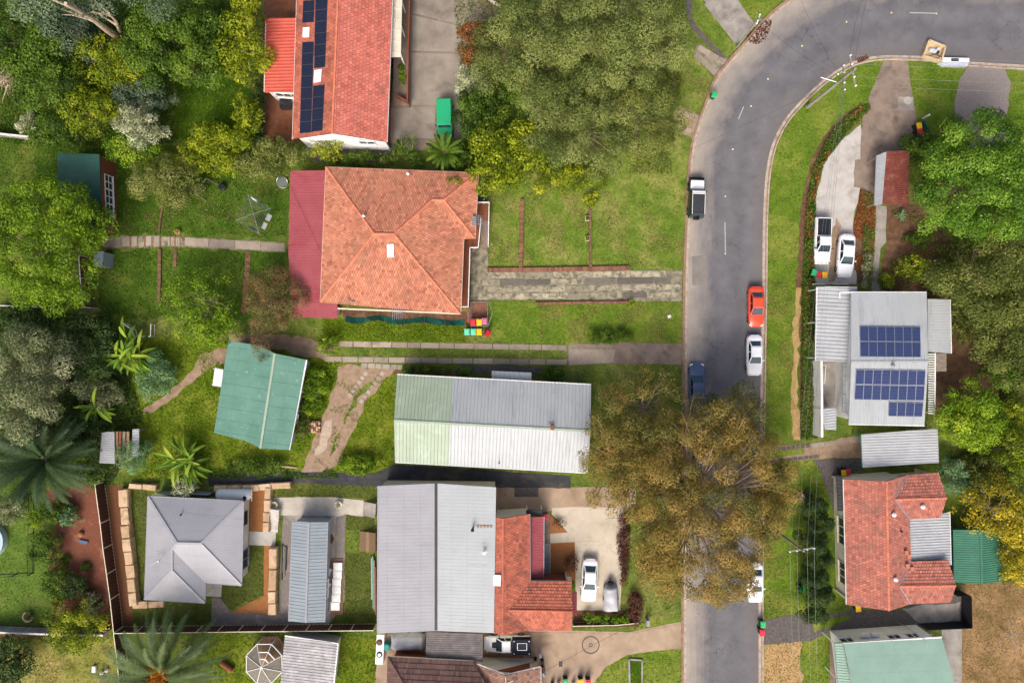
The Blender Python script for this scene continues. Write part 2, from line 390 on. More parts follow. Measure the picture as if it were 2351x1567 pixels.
base = mixc(t, 1.0, base, ramp(t, noise(t, 22, 3, .7, tc), [(.25, G2(.8)), (.75, G2(1.12))]), 'MULTIPLY')
wt = t.nodes.new('ShaderNodeTexWave'); wt.wave_type = 'BANDS'; wt.inputs['Scale'].default_value = .95; wt.inputs['Distortion'].default_value = .6; t.links.new(uvn, wt.inputs['Vector'])
base = mixc(t, 1.0, base, ramp(t, wt.outputs['Fac'], [(0, G2(.93)), (1, G2(1.07))]), 'MULTIPLY')
base = mixc(t, 1.0, base, ramp(t, noise(t, .9, 6, .7, tc, 1.0), [(.56, G2(1)), (.74, G2(.8))]), 'MULTIPLY')
base = mixc(t, ramp(t, noise(t, 7, 2, .5, tc), [(.7, G2(0)), (.76, G2(.5))]), base, C(136,130,124))
vo = t.nodes.new('ShaderNodeTexVoronoi'); vo.feature = 'DISTANCE_TO_EDGE'; vo.inputs['Scale'].default_value = .42; dn_ = t.nodes.new('ShaderNodeTexNoise'); dn_.inputs['Scale'].default_value = 1.5; dn_.inputs['Detail'].default_value = 5; t.links.new(tc, dn_.inputs['Vector']); va = t.nodes.new('ShaderNodeVectorMath'); va.operation = 'MULTIPLY_ADD'; t.links.new(dn_.outputs['Color'], va.inputs[0]); va.inputs[1].default_value = (1.2, 1.2, 1.2); t.links.new(tc, va.inputs[2]); t.links.new(va.outputs[0], vo.inputs['Vector'])
crk = ramp(t, vo.outputs['Distance'], [(.004, G2(.62)), (.016, G2(1))]); cmk = ramp(t, noise(t, .16, 3, .5, tc), [(.5, G2(0)), (.6, G2(1))])
base = mixc(t, cmk, base, mixc(t, 1.0, base, crk, 'MULTIPLY'))
col = mixc(t, dust, base, C(166,156,144)); col = mixc(t, dust_r, col, C(112,107,106))
t.links.new(col, b.inputs['Base Color']); b.inputs['Roughness'].default_value = .92; b.inputs['Specular IOR Level'].default_value = .2
bump(t, b, noise(t, 60, 3, .7, tc), .25, .01)
def ribbon(name, A, B, za, zb, m, parent=None, nseg=1, kind='structure', uv=False):
    me = bpy.data.meshes.new(name); V = []; F = []; U = []
    n = len(A)
    for i in range(n):
        for k in range(nseg + 1):
            f = k / nseg; p = P(A[i][0] + (B[i][0] - A[i][0]) * f, A[i][1] + (B[i][1] - A[i][1]) * f)
            V.append((p.x, p.y, za + (zb - za) * f)); U.append((f, i * .1))
    for i in range(n - 1):
        for k in range(nseg):
            a = i * (nseg + 1) + k; F.append((a, a + 1, a + nseg + 2, a + nseg + 1))
    me.from_pydata(V, [], F)
    if uv:
        l = me.uv_layers.new(name='UVMap')
        for lp in me.loops: l.data[lp.index].uv = U[lp.vertex_index]
    o = link(name, me, m, parent)
    if kind and parent is None: o['kind'] = kind
    return o
ribbon('road', RL, RR, .06, .06, 'asphalt', nseg=8, uv=True)
def offs(cv, d):
    o = []; n = len(cv)
    for i in range(n):
        t_ = cv[min(i + 1, n - 1)] - cv[max(i - 1, 0)]; t_ = t_ / np.hypot(*t_)
        o.append(cv[i] + np.array((-t_[1], t_[0])) * d)
    return o
mat('kerb_concrete', C(186,172,156), C(158,144,130), 2.2, .9, bmp=.2, dirt=C(132,112,96), dscale=1.2)
mat('kerb_dirt', C(158,130,108), C(128,104,86), 2.0, .95, bmp=.3, dirt=C(172,150,128), dscale=1.0)
R1, R2, R3, R4 = offs(RR, 6), offs(RR, 7.5), offs(RR, 8.2), offs(RR, 11)
ribbon('gutter', RR, R1, .075, .07, 'kerb_concrete'); ribbon('kerb', R2, R3, .07, .2, 'kerb_concrete'); ribbon('kerb', R3, R4, .2, .2, 'kerb_concrete')
ribbon('gutter', R1, R2, .068, .068, 'kerb_dirt')
ribbon('kerb', R4, offs(RR, 11.4), .2, 0, 'kerb_concrete')
L1, L2, L3, L4 = offs(RL, -5), offs(RL, -8), offs(RL, -8.8), offs(RL, -11)
ribbon('gutter', L1, RL, .075, .075, 'kerb_concrete'); ribbon('gutter', L2, L1, .07, .075, 'kerb_dirt')
ribbon('kerb', L3, L2, .17, .07, 'kerb_dirt'); ribbon('kerb', L4, L3, .17, .17, 'kerb_dirt'); ribbon('kerb', offs(RL, -11.4), L4, 0, .17, 'kerb_dirt')
HARD.append(np.array([tuple(P(*q)[:2]) for q in L4] + [tuple(P(*q)[:2]) for q in R4[::-1]]))
def dash(a, b_, w):
    a = P(*a); b2 = P(*b_); d = (b2 - a).normalized(); n = Vector((-d.y, d.x, 0)) * w / 2
    g = Geo(); g.add([v + Vector((0, 0, .064)) for v in (a - n, a + n, b2 + n, b2 - n)], [(3, 2, 1, 0)]); tag(g.build('road_marking', 'line_paint'), kind='structure')
dash((1664,510), (1665,578), .11); dash((2088,30), (2147,31.5), .11); dash((1695,274), (1707,245), .1)
mrk = None
for i, (x, y) in enumerate([(1682,343),(1724,244),(1943,51),(2046,30),(2149,32),(1841,106),(1665,451),(1665,582),(1763,182)]):
    if mrk is None:
        gg = Geo(); gg.box((0, 0, .015), (.16, .16, .03), 0, 0, .75); mrk = gg.build('road_stud', 'reflector'); o = mrk
    else: o = mrk.copy(); COL.objects.link(o)
    p = P(x, y); o.location = (p.x, p.y, .06)
    tag(o, 'small pale yellow reflective stud on the road centre line', 'road stud', 'road studs along the centre line')
mat('asphalt_patch', C(134,128,122), C(120,115,110), 1, .9)
sheet('road_patch', [(1588,588),(1621,586),(1623,654),(1589,655)], .066, 'asphalt_patch', hard=False)
mat('leaf_litter', C(116,76,52), C(90,60,42), 6, 1, bmp=.4)
# ------------------------------------------------------------------ paving
def slab(parent, pts, z0, z1, m, t=None, name='slab'):
    g = Geo(); w = [P(x, y) for x, y in pts]; c = sum(w, Vector()) / len(w)
    w = [c + (v - c) * (1 - .05 / max(.3, (v - c).length)) for v in w]
    HARD.append(np.array([(v.x, v.y) for v in w]))
    g.prism(w, z0, z1 + random.uniform(-.008, .008), t=random.random() if t is None else t)
    return g.build(name, m, parent, tint=True)
def lane(parent, c0, c1, w, cuts, z, mats, amp=0, name='slab'):
    a = np.array(c0, float); b_ = np.array(c1, float); d = (b_ - a); L = np.hypot(*d); d /= L; n = np.array((-d[1], d[0])) * w / 2
    k = 0; s = 0.0
    while s < L - 2:
        l = min(random.uniform(*cuts), L - s)
        if L - s - l < cuts[0] * .5: l = L - s
        p = a + d * s; q = a + d * (s + l)
        mm = mats if isinstance(mats, str) else random.choice(mats)
        slab(parent, [tuple(p - n), tuple(q - n), tuple(q + n), tuple(p + n)], 0, z, mm, name=name); s += l; k += 1
mat('slab_old', C(186,178,152), C(140,134,114), 2.2, .95, bmp=.3, attr=True, dirt=C(104,100,84), dscale=1.5, dlo=.44, dhi=.62)
mat('slab_dark', C(120,114,104), C(98,93,86), 2.2, .95, bmp=.3, attr=True)
mat('slab_plain', C(172,158,142), C(146,134,120), 1.2, .9, attr=True, dirt=C(128,118,104))
d0 = sheet('driveway', [(1082,626),(1119,624),(1445,620),(1566,620),(1566,692),(1439,690),(1239,688),(1093,690),(1080,688)], .03, 'concrete_old', .06)
lane(d0, (1120,632), (1560,628), 14, (50, 95), .06, 'slab_old'); lane(d0, (1098,649), (1540,643), 14, (48, 90), .06, ['slab_old', 'slab_dark', 'slab_dark'])
lane(d0, (1110,665), (1562,658), 13, (35, 85), .06, 'slab_old'); lane(d0, (1095,681), (1560,676), 13, (45, 90), .06, ['slab_old', 'slab_old', 'slab_dark'])
sheet('path', [(1080,574),(1104,569),(1121,570),(1121,612),(1118,625),(1080,627)], .034, 'concrete_old')
d1 = sheet('shared_driveway', [(1304,790),(1440,786),(1578,788),(1578,836),(1412,834),(1304,839)], .03, 'concrete_brown', .08)
slab(d1, [(1305,800),(1413,802),(1409,831),(1305,838)], 0, .05, 'slab_plain')
for s0 in (( (777,789), (1302,798) ), ((745,824), (1302,831))):
    lane(d1, s0[0], s0[1], 13, (28, 48), .05, 'slab_plain')
lane(d1, (829,838), (925,843), 12, (14, 19), .05, 'paver', name='paver')
pv = sheet('dirt_track', [(770,838),(905,846),(884,868),(862,884),(852,876),(838,880),(806,928),(790,960),(772,1005),(758,1040),(752,1060),(768,1068),(742,1082),(690,1084),(706,1044),(724,1000),(742,950),(758,905),(772,868)], .02, 'dirt', .3)
sheet('dirt_track', [(866,880),(878,876),(850,912),(832,944),(816,980),(798,1020),(776,1066),(752,1078),(752,1054),(768,1030),(786,985),(806,940),(832,906)], .024, 'dirt', .3)
sheet('gravel_patch', [(748,968),(764,962),(752,1010),(740,1040),(722,1046),(734,1005)], .028, 'dirt_pale', .3)
for a0, b0, n0 in (((843,852), (800,912), 6), ((882,852), (826,926), 7)):
    for k in range(n0):
        f = (k + .5) / n0; x = a0[0] + (b0[0] - a0[0]) * f; y = a0[1] + (b0[1] - a0[1]) * f
        an = math.atan2(b0[1] - a0[1], b0[0] - a0[0]) + random.uniform(-.06, .06); c_, s_ = math.cos(an), math.sin(an); hl, hw = random.uniform(4.6, 6), 5.2
        slab(pv, [(x + c_ * u * hl - s_ * v * hw, y + s_ * u * hl + c_ * v * hw) for u, v in ((-1, -1), (1, -1), (1, 1), (-1, 1))], 0, .05, 'paver', name='paver')
sheet('dirt_path', [(462,812),(500,800),(525,800),(518,832),(480,845),(440,880),(395,915),(355,945),(325,952),(330,935),(370,912),(410,880),(445,850)], .02, 'dirt', .2)
sheet('dirt_patch', [(530,755),(740,780),(770,800),(745,830),(700,822),(620,800),(525,785)], .016, 'dirt', .4)
# backyard path: concrete slabs and short timber-edged steps
bp = sheet('garden_path', [(236,544),(280,540),(400,542),(655,557),(655,579),(400,566),(280,570),(236,568)], .02, 'concrete_old', .05)
lane(bp, (424,554), (654,568), 19, (52, 66), .06, 'slab_plain'); slab(bp, [(238,546),(278,543),(279,567),(240,568)], 0, .05, 'slab_plain')
lane(bp, (281,555), (368,552), 24, (17, 21), .06, ['slab_old', 'paver']); lane(bp, (372,553), (418,556), 22, (10, 14), .06, ['paver', 'slab_old'])
g = Geo()
for x in (300, 316, 333, 349, 367, 391, 402, 414): g.box(P(x, 555, .045), (.16, 1.25, .09))
g.build('timber_edge', 'brick_brown', bp)
# top of the frame
lane(sheet('driveway', [(1607,-12),(1686,-12),(1734,60),(1694,104)], .02, 'concrete_mid', .04), (1642,-10), (1712,80), 66, (60, 80), .04, 'concrete_mid')
d2 = sheet('driveway', [(1599,102),(1672,136),(1644,186),(1594,122)], .02, 'concrete_old', .15)
lane(d2, (1602,108), (1665,145), 14, (22, 34), .05, 'slab_plain'); lane(d2, (1596,124), (1645,170), 14, (22, 34), .05, 'slab_plain')
sheet('footpath', [(1570,-10),(1590,-10),(1588,40),(1604,66),(1640,105),(1666,132),(1658,138),(1628,108),(1592,70),(1576,36)], .025, 'asphalt_path', .1)
d3 = sheet('driveway', [(1552,246),(1592,255),(1606,268),(1592,318),(1550,296)], .018, 'dirt', .2)
lane(d3, (1553,255), (1592,268), 11, (16, 22), .05, 'slab_plain'); lane(d3, (1550,288), (1588,302), 11, (16, 22), .05, 'slab_plain'); lane(d3, (1600,262), (1590,318), 9, (18, 24), .05, 'slab_plain')
d4 = sheet('parking_court', [(925,-20),(1150,-20),(1160,40),(1070,60),(1058,180),(1068,300),(1050,345),(880,345),(900,200),(925,60)], .015, 'concrete_brown', .05)
for q in ([(944,-18),(1098,-18),(1096,66),(944,30)], [(944,34),(1096,70),(1060,120),(944,117)], [(944,121),(1058,124),(1056,242),(944,242)], [(905,245),(1000,245),(1000,318),(905,318)], [(1003,245),(1060,245),(1060,318),(1003,318)]):
    slab(d4, q, 0, .035, 'concrete_court')
# top right
d5 = sheet('driveway', [(2029,140),(2084,139),(2089,184),(2102,258),(2110,320),(2080,360),(2012,450),(1972,436),(1960,424),(1962,366),(1976,300),(1996,248),(1992,231)], .02, 'concrete_brown', .05)
slab(d5, [(2061,222),(2097,222),(2100,254),(2061,254)], 0, .035, 'concrete_mid'); slab(d5, [(1980,262),(2028,260),(2030,360),(1978,362)], 0, .03, 'concrete_brown'); slab(d5, [(2032,260),(2102,260),(2106,320),(2078,352),(2032,360)], 0, .032, 'concrete_brown')
g = Geo(); g.lathe(P(2084,231,.03), [(.46, 0), (.46, .03), (.4, .035), (.38, .02), (.04, .022), (.03, .04)], 24); g.build('manhole_cover', 'concrete_pale', d5)
sheet('driveway', [(1976,286),(1975,365),(1962,367),(1960,428),(1974,432),(1958,513),(1960,550),(1966,652),(1866,652),(1868,560),(1872,460),(1892,372),(1935,318)], .024, 'concrete_white', .1)
sheet('driveway_stain', [(1905,545),(1918,500),(1930,520),(1924,600),(1915,648),(1900,648)], .03, 'dirt', .3)
sheet('driveway', [(2223,149),(2306,156),(2320,189),(2312,258),(2308,300),(2320,350),(2190,350),(2193,262),(2193,230),(2202,184)], .02, 'aggregate', .08)
sheet('garden_bed', [(1996,236),(2000,250),(1960,290),(1925,330),(1890,375),(1872,440),(1868,640),(1876,830),(1878,1005),(1835,1005),(1838,640),(1845,470),(1862,380),(1895,310),(1945,258)], .022, 'soil', .1)
sheet('brown_edge', [(1962,246),(1966,254),(1912,306),(1872,372),(1850,470),(1842,560),(1839,660),(1830,660),(1833,560),(1840,468),(1862,370),(1900,304)], .027, 'soil', .2)  # dark brown strip along the verge side of the bed
sheet('mown_edge', [(1831,650),(1836,650),(1836,720),(1833,760),(1834,830),(1831,900),(1836,1010),(1822,1010),(1815,930),(1817,870),(1821,800),(1818,740),(1824,700)], .026, 'lawn_strip', .25)
sheet('garden_bed', [(1974,434),(2008,448),(2006,560),(2002,650),(1962,652),(1958,520)], .02, 'soil', .1)
sheet('garden_path', [(2010,470),(2035,474),(2034,556),(2022,570),(2014,640),(2028,690),(2000,690),(2004,600),(2008,540)], .026, 'concrete_mid', .06)
sheet('garden_bed', [(2036,470),(2110,470),(2190,560),(2230,590),(2230,690),(2030,690),(2020,640),(2036,556)], .018, 'soil', .15)
sheet('dirt_yard', [(2140,720),(2230,740),(2250,800),(2300,900),(2280,1000),(2150,970)], .018, 'soil', .2)
sheet('strip_driveway', [(1752,1026),(1870,1018),(1960,1000),(1985,1000),(1985,1052),(1900,1052),(1752,1062)], .014, 'dirt', .1)
d6 = bpy.data.objects[[o.name for o in COL.objects if o.name.startswith('strip_driveway')][-1]]
lane(d6, (1756,1034), (1860,1022), 9, (10, 14), .05, 'paver_dark'); lane(d6, (1770,1058), (1880,1047), 8, (10, 14), .05, 'paver_dark')
lane(d6, (1862,1022), (1972,1010), 11, (26, 40), .05, 'slab_plain')
sheet('side_grass', [(1752,1037),(1845,1028),(1846,1042),(1752,1052)], .03, 'lawn_bright', .08, hard=False)
sheet('driveway', [(1870,1054),(1980,1052),(1985,1075),(1925,1095),(1915,1180),(1904,1140),(1894,1112)], .028, 'asphalt_path', .1)
sheet('driveway', [(1752,1422),(1835,1408),(1860,1424),(1950,1398),(2060,1400),(2205,1350),(2210,1440),(2120,1440),(1905,1450),(1860,1470),(1752,1478)], .02, 'asphalt_path', .12)
sheet('driveway', [(2070,1395),(2205,1380),(2205,1425),(2110,1430)], .03, 'concrete_mid', .2)
sheet('grass_strip', [(1866,1430),(1950,1408),(1952,1420),(1868,1450)], .034, 'lawn_bright', .1, hard=False)
sheet('side_path', [(2160,1440),(2208,1438),(2208,1640),(2185,1640)], .03, 'concrete_mid')
sheet('side_path', [(1905,1450),(1918,1450),(1918,1640),(1905,1640)], .026, 'concrete_brown')
# bottom centre
d7 = sheet('driveway', [(1138,1118),(1300,1118),(1460,1118),(1460,1170),(1262,1172),(1250,1180),(1138,1172)], .02, 'concrete_tan', .05)
slab(d7, [(1180,1118),(1237,1118),(1237,1140),(1180,1140)], 0, .04, 'asphalt_path')
d8 = sheet('driveway', [(1268,1165),(1330,1163),(1432,1165),(1428,1300),(1424,1405),(1322,1405),(1320,1240),(1298,1215),(1266,1178)], .026, 'concrete_cream', .03)
for q in ([(1272,1168),(1380,1167),(1380,1238),(1320,1238),(1300,1214)], [(1382,1167),(1428,1167),(1426,1300),(1382,1300)], [(1324,1241),(1380,1241),(1380,1318),(1324,1318)]): slab(d8, q, 0, .04, 'concrete_cream')
sheet('front_garden', [(1264,1180),(1298,1217),(1320,1240),(1320,1332),(1312,1332),(1262,1320)], .024, 'mulch', .05)
sheet('garden_path', [(1263,1224),(1304,1221),(1320,1239),(1320,1243),(1263,1246)], .034, 'concrete_cream')
sheet('side_path', [(1246,1180),(1263,1180),(1263,1250),(1246,1250)], .026, 'concrete_brown')
sheet('porch_tiles', [(1247,1248),(1264,1248),(1264,1322),(1312,1322),(1312,1334),(1247,1334)], .05, 'concrete_cream')
d9 = sheet('driveway', [(1100,1452),(1215,1445),(1312,1446),(1390,1448),(1440,1450),(1500,1438),(1576,1424),(1576,1488),(1500,1492),(1440,1502),(1390,1530),(1362,1570),(1362,1640),(860,1640),(866,1456),(980,1450)], .022, 'concrete_tan', .05)
for q in ([(1216,1450),(1329,1450),(1329,1640),(1240,1640),(1240,1530),(1216,1520)], [(1332,1450),(1382,1452),(1382,1532),(1362,1560),(1332,1560)], [(1385,1453),(1440,1453),(1440,1500),(1385,1530)], [(1443,1453),(1574,1428),(1574,1486),(1443,1500)]): slab(d9, q, 0, .036, 'concrete_tan')
for rr, r0 in ((20.5, 18), (4.5, 2.6)):
    g = Geo(); n = 40; c = P(1356,1479); vs = [(c.x + math.cos(2 * math.pi * k / n) * q * S, c.y + math.sin(2 * math.pi * k / n) * q * S, .052) for k in range(n) for q in (r0, rr)]
    g.add(vs, [(2 * k, 2 * k + 1, (2 * k + 3) % (2 * n), (2 * k + 2) % (2 * n)) for k in range(n)]); g.build('paving_ring', 'paver_dark', d9)
g = Geo(); g.box(P(1287,1523,.045), (.42, .62, .03)); g.build('drain_grate', 'dark_metal', d9)
sheet('timber_deck_ground', [(1110,1500),(1202,1500),(1200,1545),(1110,1545)], .045, 'mulch', .03)
sheet('front_garden', [(1318,1400),(1450,1400),(1460,1436),(1318,1440)], .03, 'soil', .05)
# dark weed mat strip with building shade painted in, and grey-house garden
sheet('dark_strip', [(478,1088),(640,1082),(860,1086),(905,1066),(1080,1076),(1310,1092),(1310,1120),(866,1116),(700,1108),(480,1116)], .03, 'membrane_shade', .06)  # west part paints the building's shade into the ground; the rest is weed mat
sheet('dark_strip', [(1060,838),(1190,838),(1250,846),(1250,858),(1040,856)], .028, 'asphalt_path', .15)
sheet('garden_path', [(625,1141),(760,1140),(835,1148),(835,1185),(795,1180),(770,1186),(640,1182)], .03, 'concrete_pale', .03)
sheet('gravel_yard', [(486,1372),(507,1372),(530,1404),(640,1410),(650,1180),(795,1182),(792,1268),(790,1380),(755,1432),(486,1434)], .024, 'gravel', .08)
sheet('garden_bed', [(606,1250),(622,1250),(620,1408),(527,1406),(606,1366)], .03, 'mulch', .04)
sheet('garden_bed', [(576,1125),(614,1125),(606,1218),(574,1218)], .03, 'mulch', .04)
sheet('garden_path', [(573,1218),(634,1221),(632,1252),(572,1250)], .05, 'concrete_white')
sheet('porch_slab', [(470,1335),(510,1338),(508,1369),(470,1367)], .05, 'concrete_white')
sheet('garden_bed', [(245,1110),(290,1115),(300,1250),(304,1432),(284,1434),(258,1260)], .026, 'mulch_brown', .08)
sheet('garden_bed', [(100,1130),(215,1115),(240,1250),(262,1440),(200,1448),(120,1432),(122,1370),(150,1380),(105,1290),(130,1220)], .022, 'mulch_red', .25)
sheet('garden_bed', [(-20,1432),(250,1440),(250,1462),(-20,1462)], .024, 'soil', .1)
sheet('yard_soil', [(604,-20),(700,-20),(690,330),(604,330)], .016, 'soil_red', .15)
sheet('side_path', [(690,335),(905,330),(905,372),(720,372)], .02, 'asphalt_path', .1)
sheet('house_bed', [(778,706),(1075,716),(1075,745),(1000,742),(790,732)], .02, 'soil', .12)
sheet('bare_strip', [(1035,845),(860,842),(910,858),(1040,862)], .019, 'soil', .2)
# ------------------------------------------------------------------ building helpers
mat('tile_red', C(208,122,106), C(178,98,84), 1.6, .75, attr=True, dirt=C(156,96,84), dscale=.6, dlo=.55)
mat('tile_terracotta', C(210,142,112), C(166,102,80), 1.8, .8, attr=True, dirt=C(146,108,86), dscale=.5, dlo=.5, dhi=.78)
mat('tile_orange', C(198,114,90), C(150,86,70), 1.8, .8, attr=True, dirt=C(112,76,64), dscale=.6, dlo=.5, dhi=.74)
mat('tile_salmon', C(196,124,106), C(150,92,80), 1.8, .8, attr=True, dirt=C(132,98,86), dscale=.7, dlo=.5, dhi=.74)
mat('tile_bed', C(104,58,46), C(84,48,40), 3, .95)
mat('tile_bed_dark', C(52,40,38), C(42,34,32), 3, .95)
mat('tile_brown', C(118,90,82), C(86,66,62), .7, .7, attr=True)
mat('tile_brown_pale', C(158,122,104), C(110,84,76), .7, .8, attr=True)
mat('ridge_terracotta', C(222,138,106), C(190,110,84), 2, .8)
mat('roof_red', C(158,80,86), C(146,70,76), .35, .5, spec=.35, dirt=C(142,58,66), dscale=.5)
mat('roof_red_bright', C(206,98,82), C(186,84,70), .4, .55, dirt=C(180,84,70))
mat('roof_green', C(44,84,72), C(36,74,64), .6, .5)
mat('roof_teal', C(100,142,127), C(88,130,115), .5, .6, dirt=C(140,166,140), dscale=2.6, dlo=.6, dhi=.7)
mat('roof_deepgreen', C(66,122,100), C(56,108,88), .5, .6, dirt=C(110,104,76), dscale=.5, dlo=.64, dhi=.75)
mat('roof_palegreen', C(158,172,152), C(148,163,143), .5, .5, dirt=C(166,186,166))
mat('roof_white', C(170,175,177), C(161,167,170), .35, .45, spec=.4, dirt=C(138,144,148), dscale=.5, dlo=.52, dhi=.78, stretch=(4, .5, 1))
mat('roof_zinc', C(178,181,184), C(162,166,170), .6, .5, spec=.4, dirt=C(160,164,170), dscale=.9)
mat('roof_grey', C(160,161,166), C(151,152,158), .3, .5, spec=.4, dirt=C(136,137,142), dscale=.5, dlo=.56, dhi=.8, stretch=(.5, 4, 1))
mat('roof_grey2', C(168,174,176), C(160,166,168), .3, .5, spec=.4, dirt=C(144,149,151), dscale=.5, dlo=.56, dhi=.8, stretch=(.5, 4, 1))
mat('roof_slate', C(140,151,157), C(130,141,148), .4, .5)
mat('roof_weathered', C(176,174,174), C(150,148,150), .9, .7, dirt=C(200,198,196), dscale=1.2)
mat('roof_dark', C(112,106,106), C(92,88,90), 1.2, .7, dirt=C(130,120,116), dscale=1.5)
mat('roof_seagreen', C(138,168,154), C(128,158,144), .5, .55)
mat('roof_rust', C(132,72,62), C(108,56,48), .7, .85, dirt=C(150,104,84), dscale=1.2)
mat('roof_cream', C(224,216,196), C(206,198,178), .7, .7)
mat('gutter_white', C(232,232,230), C(214,214,212), 2, .5)
mat('gutter_grey', C(150,152,158), C(140,142,148), 2, .5)
mat('fascia_cream', C(226,214,186), C(206,194,168), 2, .6)
mat('wall_white', C(234,234,232), C(220,220,218), .8, .8)
mat('wall_cream', C(222,218,200), C(208,203,184), .8, .8)
mat('wall_grey', C(168,172,178), C(156,160,166), .8, .8)
mat('fibro_green', C(196,210,196), C(184,198,184), .8, .8)
def tri2(poly):
    b = Vector(poly[1]) - Vector(poly[0]); a = sum((Vector(v) for v in poly), Vector()) / len(poly); n = Vector((0, 0, 0))
    for i in range(len(poly)):
        p, q = Vector(poly[i]) - a, Vector(poly[(i + 1) % len(poly)]) - a; n += p.cross(q)
    n.normalize()
    if n.z < 0: n = -n
    e = Vector((0, 0, 1)).cross(n)
    e = e.normalized() if n.z < .99999 else b.normalized()
    s = n.cross(e)
    if s.z < 0: s = -s
    return a, e, s, n
def clip(poly, axis, val, keep_gt):
    o = []; k = len(poly)
    for i in range(k):
        p, q = poly[i], poly[(i + 1) % k]; dp = (p[axis] - val) * keep_gt; dq = (q[axis] - val) * keep_gt
        if dp >= 0: o.append(p)
        if dp * dq < 0:
            f = dp / (dp - dq); o.append((p[0] + (q[0] - p[0]) * f, p[1] + (q[1] - p[1]) * f))
    return o
def tile_plane(g, poly, tw=.3, th=.34, lift=.05, base=.03):
    a, e, s, n = tri2(poly); q = [((Vector(p) - a).dot(e), (Vector(p) - a).dot(s)) for p in poly]
    umin = min(x for x, _ in q); umax = max(x for x, _ in q); vmax = max(y for _, y in q); v = min(y for _, y in q); row = 0
    ph = random.random() * 9
    while v < vmax - .02:
        r0 = clip(clip(q, 1, v, 1), 1, v + th, -1)
        if len(r0) >= 3:
            u = umin - tw * (.0 if row % 2 == 0 else .5)
            while u < umax:
                c = clip(clip(r0, 0, u + .012, 1), 0, u + tw - .016, -1)
                if len(c) >= 3:
                    t = min(1, max(0, (random.gauss(.45, .2) if random.random() > .12 else random.choice((0.0, 1.0))) + .1 * math.sin(u * .5 + ph) * math.sin(v * .7)))
                    dz = random.uniform(-.004, .006); vs = []; low = []
                    for (x, y) in c:
                        w = base + dz + lift * (1 - (y - v) / th)
                        vs.append(a + e * x + s * y + n * w)
                        low.append(a + e * x + s * y + n * (.002))
                    k = len(c); fs = [tuple(range(k))]
                    for i in range(k):
                        j = (i + 1) % k
                        if abs(c[i][1] - v) < 1e-4 and abs(c[j][1] - v) < 1e-4: fs.append((j, i, k + i, k + j))
                    g.add(vs + low, fs, 0, t)
                u += tw
        v += th; row += 1
def rib_plane(g, poly, pitch=.38, w=.05, h=.045, m=0, along=False):
    a, e, s, n = tri2(poly)
    if along: e, s = s, e
    q = [((Vector(p) - a).dot(e), (Vector(p) - a).dot(s)) for p in poly]
    u = min(x for x, _ in q) + pitch * .5; um = max(x for x, _ in q)
    while u < um:
        ys = []
        for i in range(len(q)):
            (x1, y1), (x2, y2) = q[i], q[(i + 1) % len(q)]
            if (x1 - u) * (x2 - u) < 0: ys.append(y1 + (y2 - y1) * (u - x1) / (x2 - x1))
        if len(ys) >= 2:
            y0, y1 = min(ys) + .01, max(ys) - .01
            b0 = a + e * (u - w) + n * .003; b1 = a + e * (u + w) + n * .003; tp = a + e * (u - w * .4) + n * h; tq = a + e * (u + w * .4) + n * h
            g.add([b0 + s * y0, tp + s * y0, tq + s * y0, b1 + s * y0, b0 + s * y1, tp + s * y1, tq + s * y1, b1 + s * y1],
                  [(0, 1, 5, 4), (1, 2, 6, 5), (2, 3, 7, 6), (0, 3, 2, 1), (4, 5, 6, 7)], m)
        u += pitch
    vmn, vmx = min(y for _, y in q), max(y for _, y in q); vv = vmn + 1.7
    while vv < vmx - .6 and not along:
        xs = []
        for i in range(len(q)):
            (x1, y1), (x2, y2) = q[i], q[(i + 1) % len(q)]
            if (y1 - vv) * (y2 - vv) < 0: xs.append(x1 + (x2 - x1) * (vv - y1) / (y2 - y1))
        if len(xs) >= 2:
            x0, x1 = min(xs) + .02, max(xs) - .02
            g.add([a + e * x0 + s * vv + n * .002, a + e * x1 + s * vv + n * .002, a + e * x1 + s * (vv + .04) + n * .012, a + e * x0 + s * (vv + .04) + n * .012, a + e * x1 + s * (vv + .05) + n * .002, a + e * x0 + s * (vv + .05) + n * .002], [(0, 1, 2, 3), (3, 2, 4, 5)], m)
        vv += 1.75
def W3(poly):
    w = [P(*p) for p in poly]
    if len(w) > 3:
        a, e_, s_, n = tri2(w); w = [Vector((v.x, v.y, a.z - ((v.x - a.x) * n.x + (v.y - a.y) * n.y) / n.z)) for v in w]
    return w
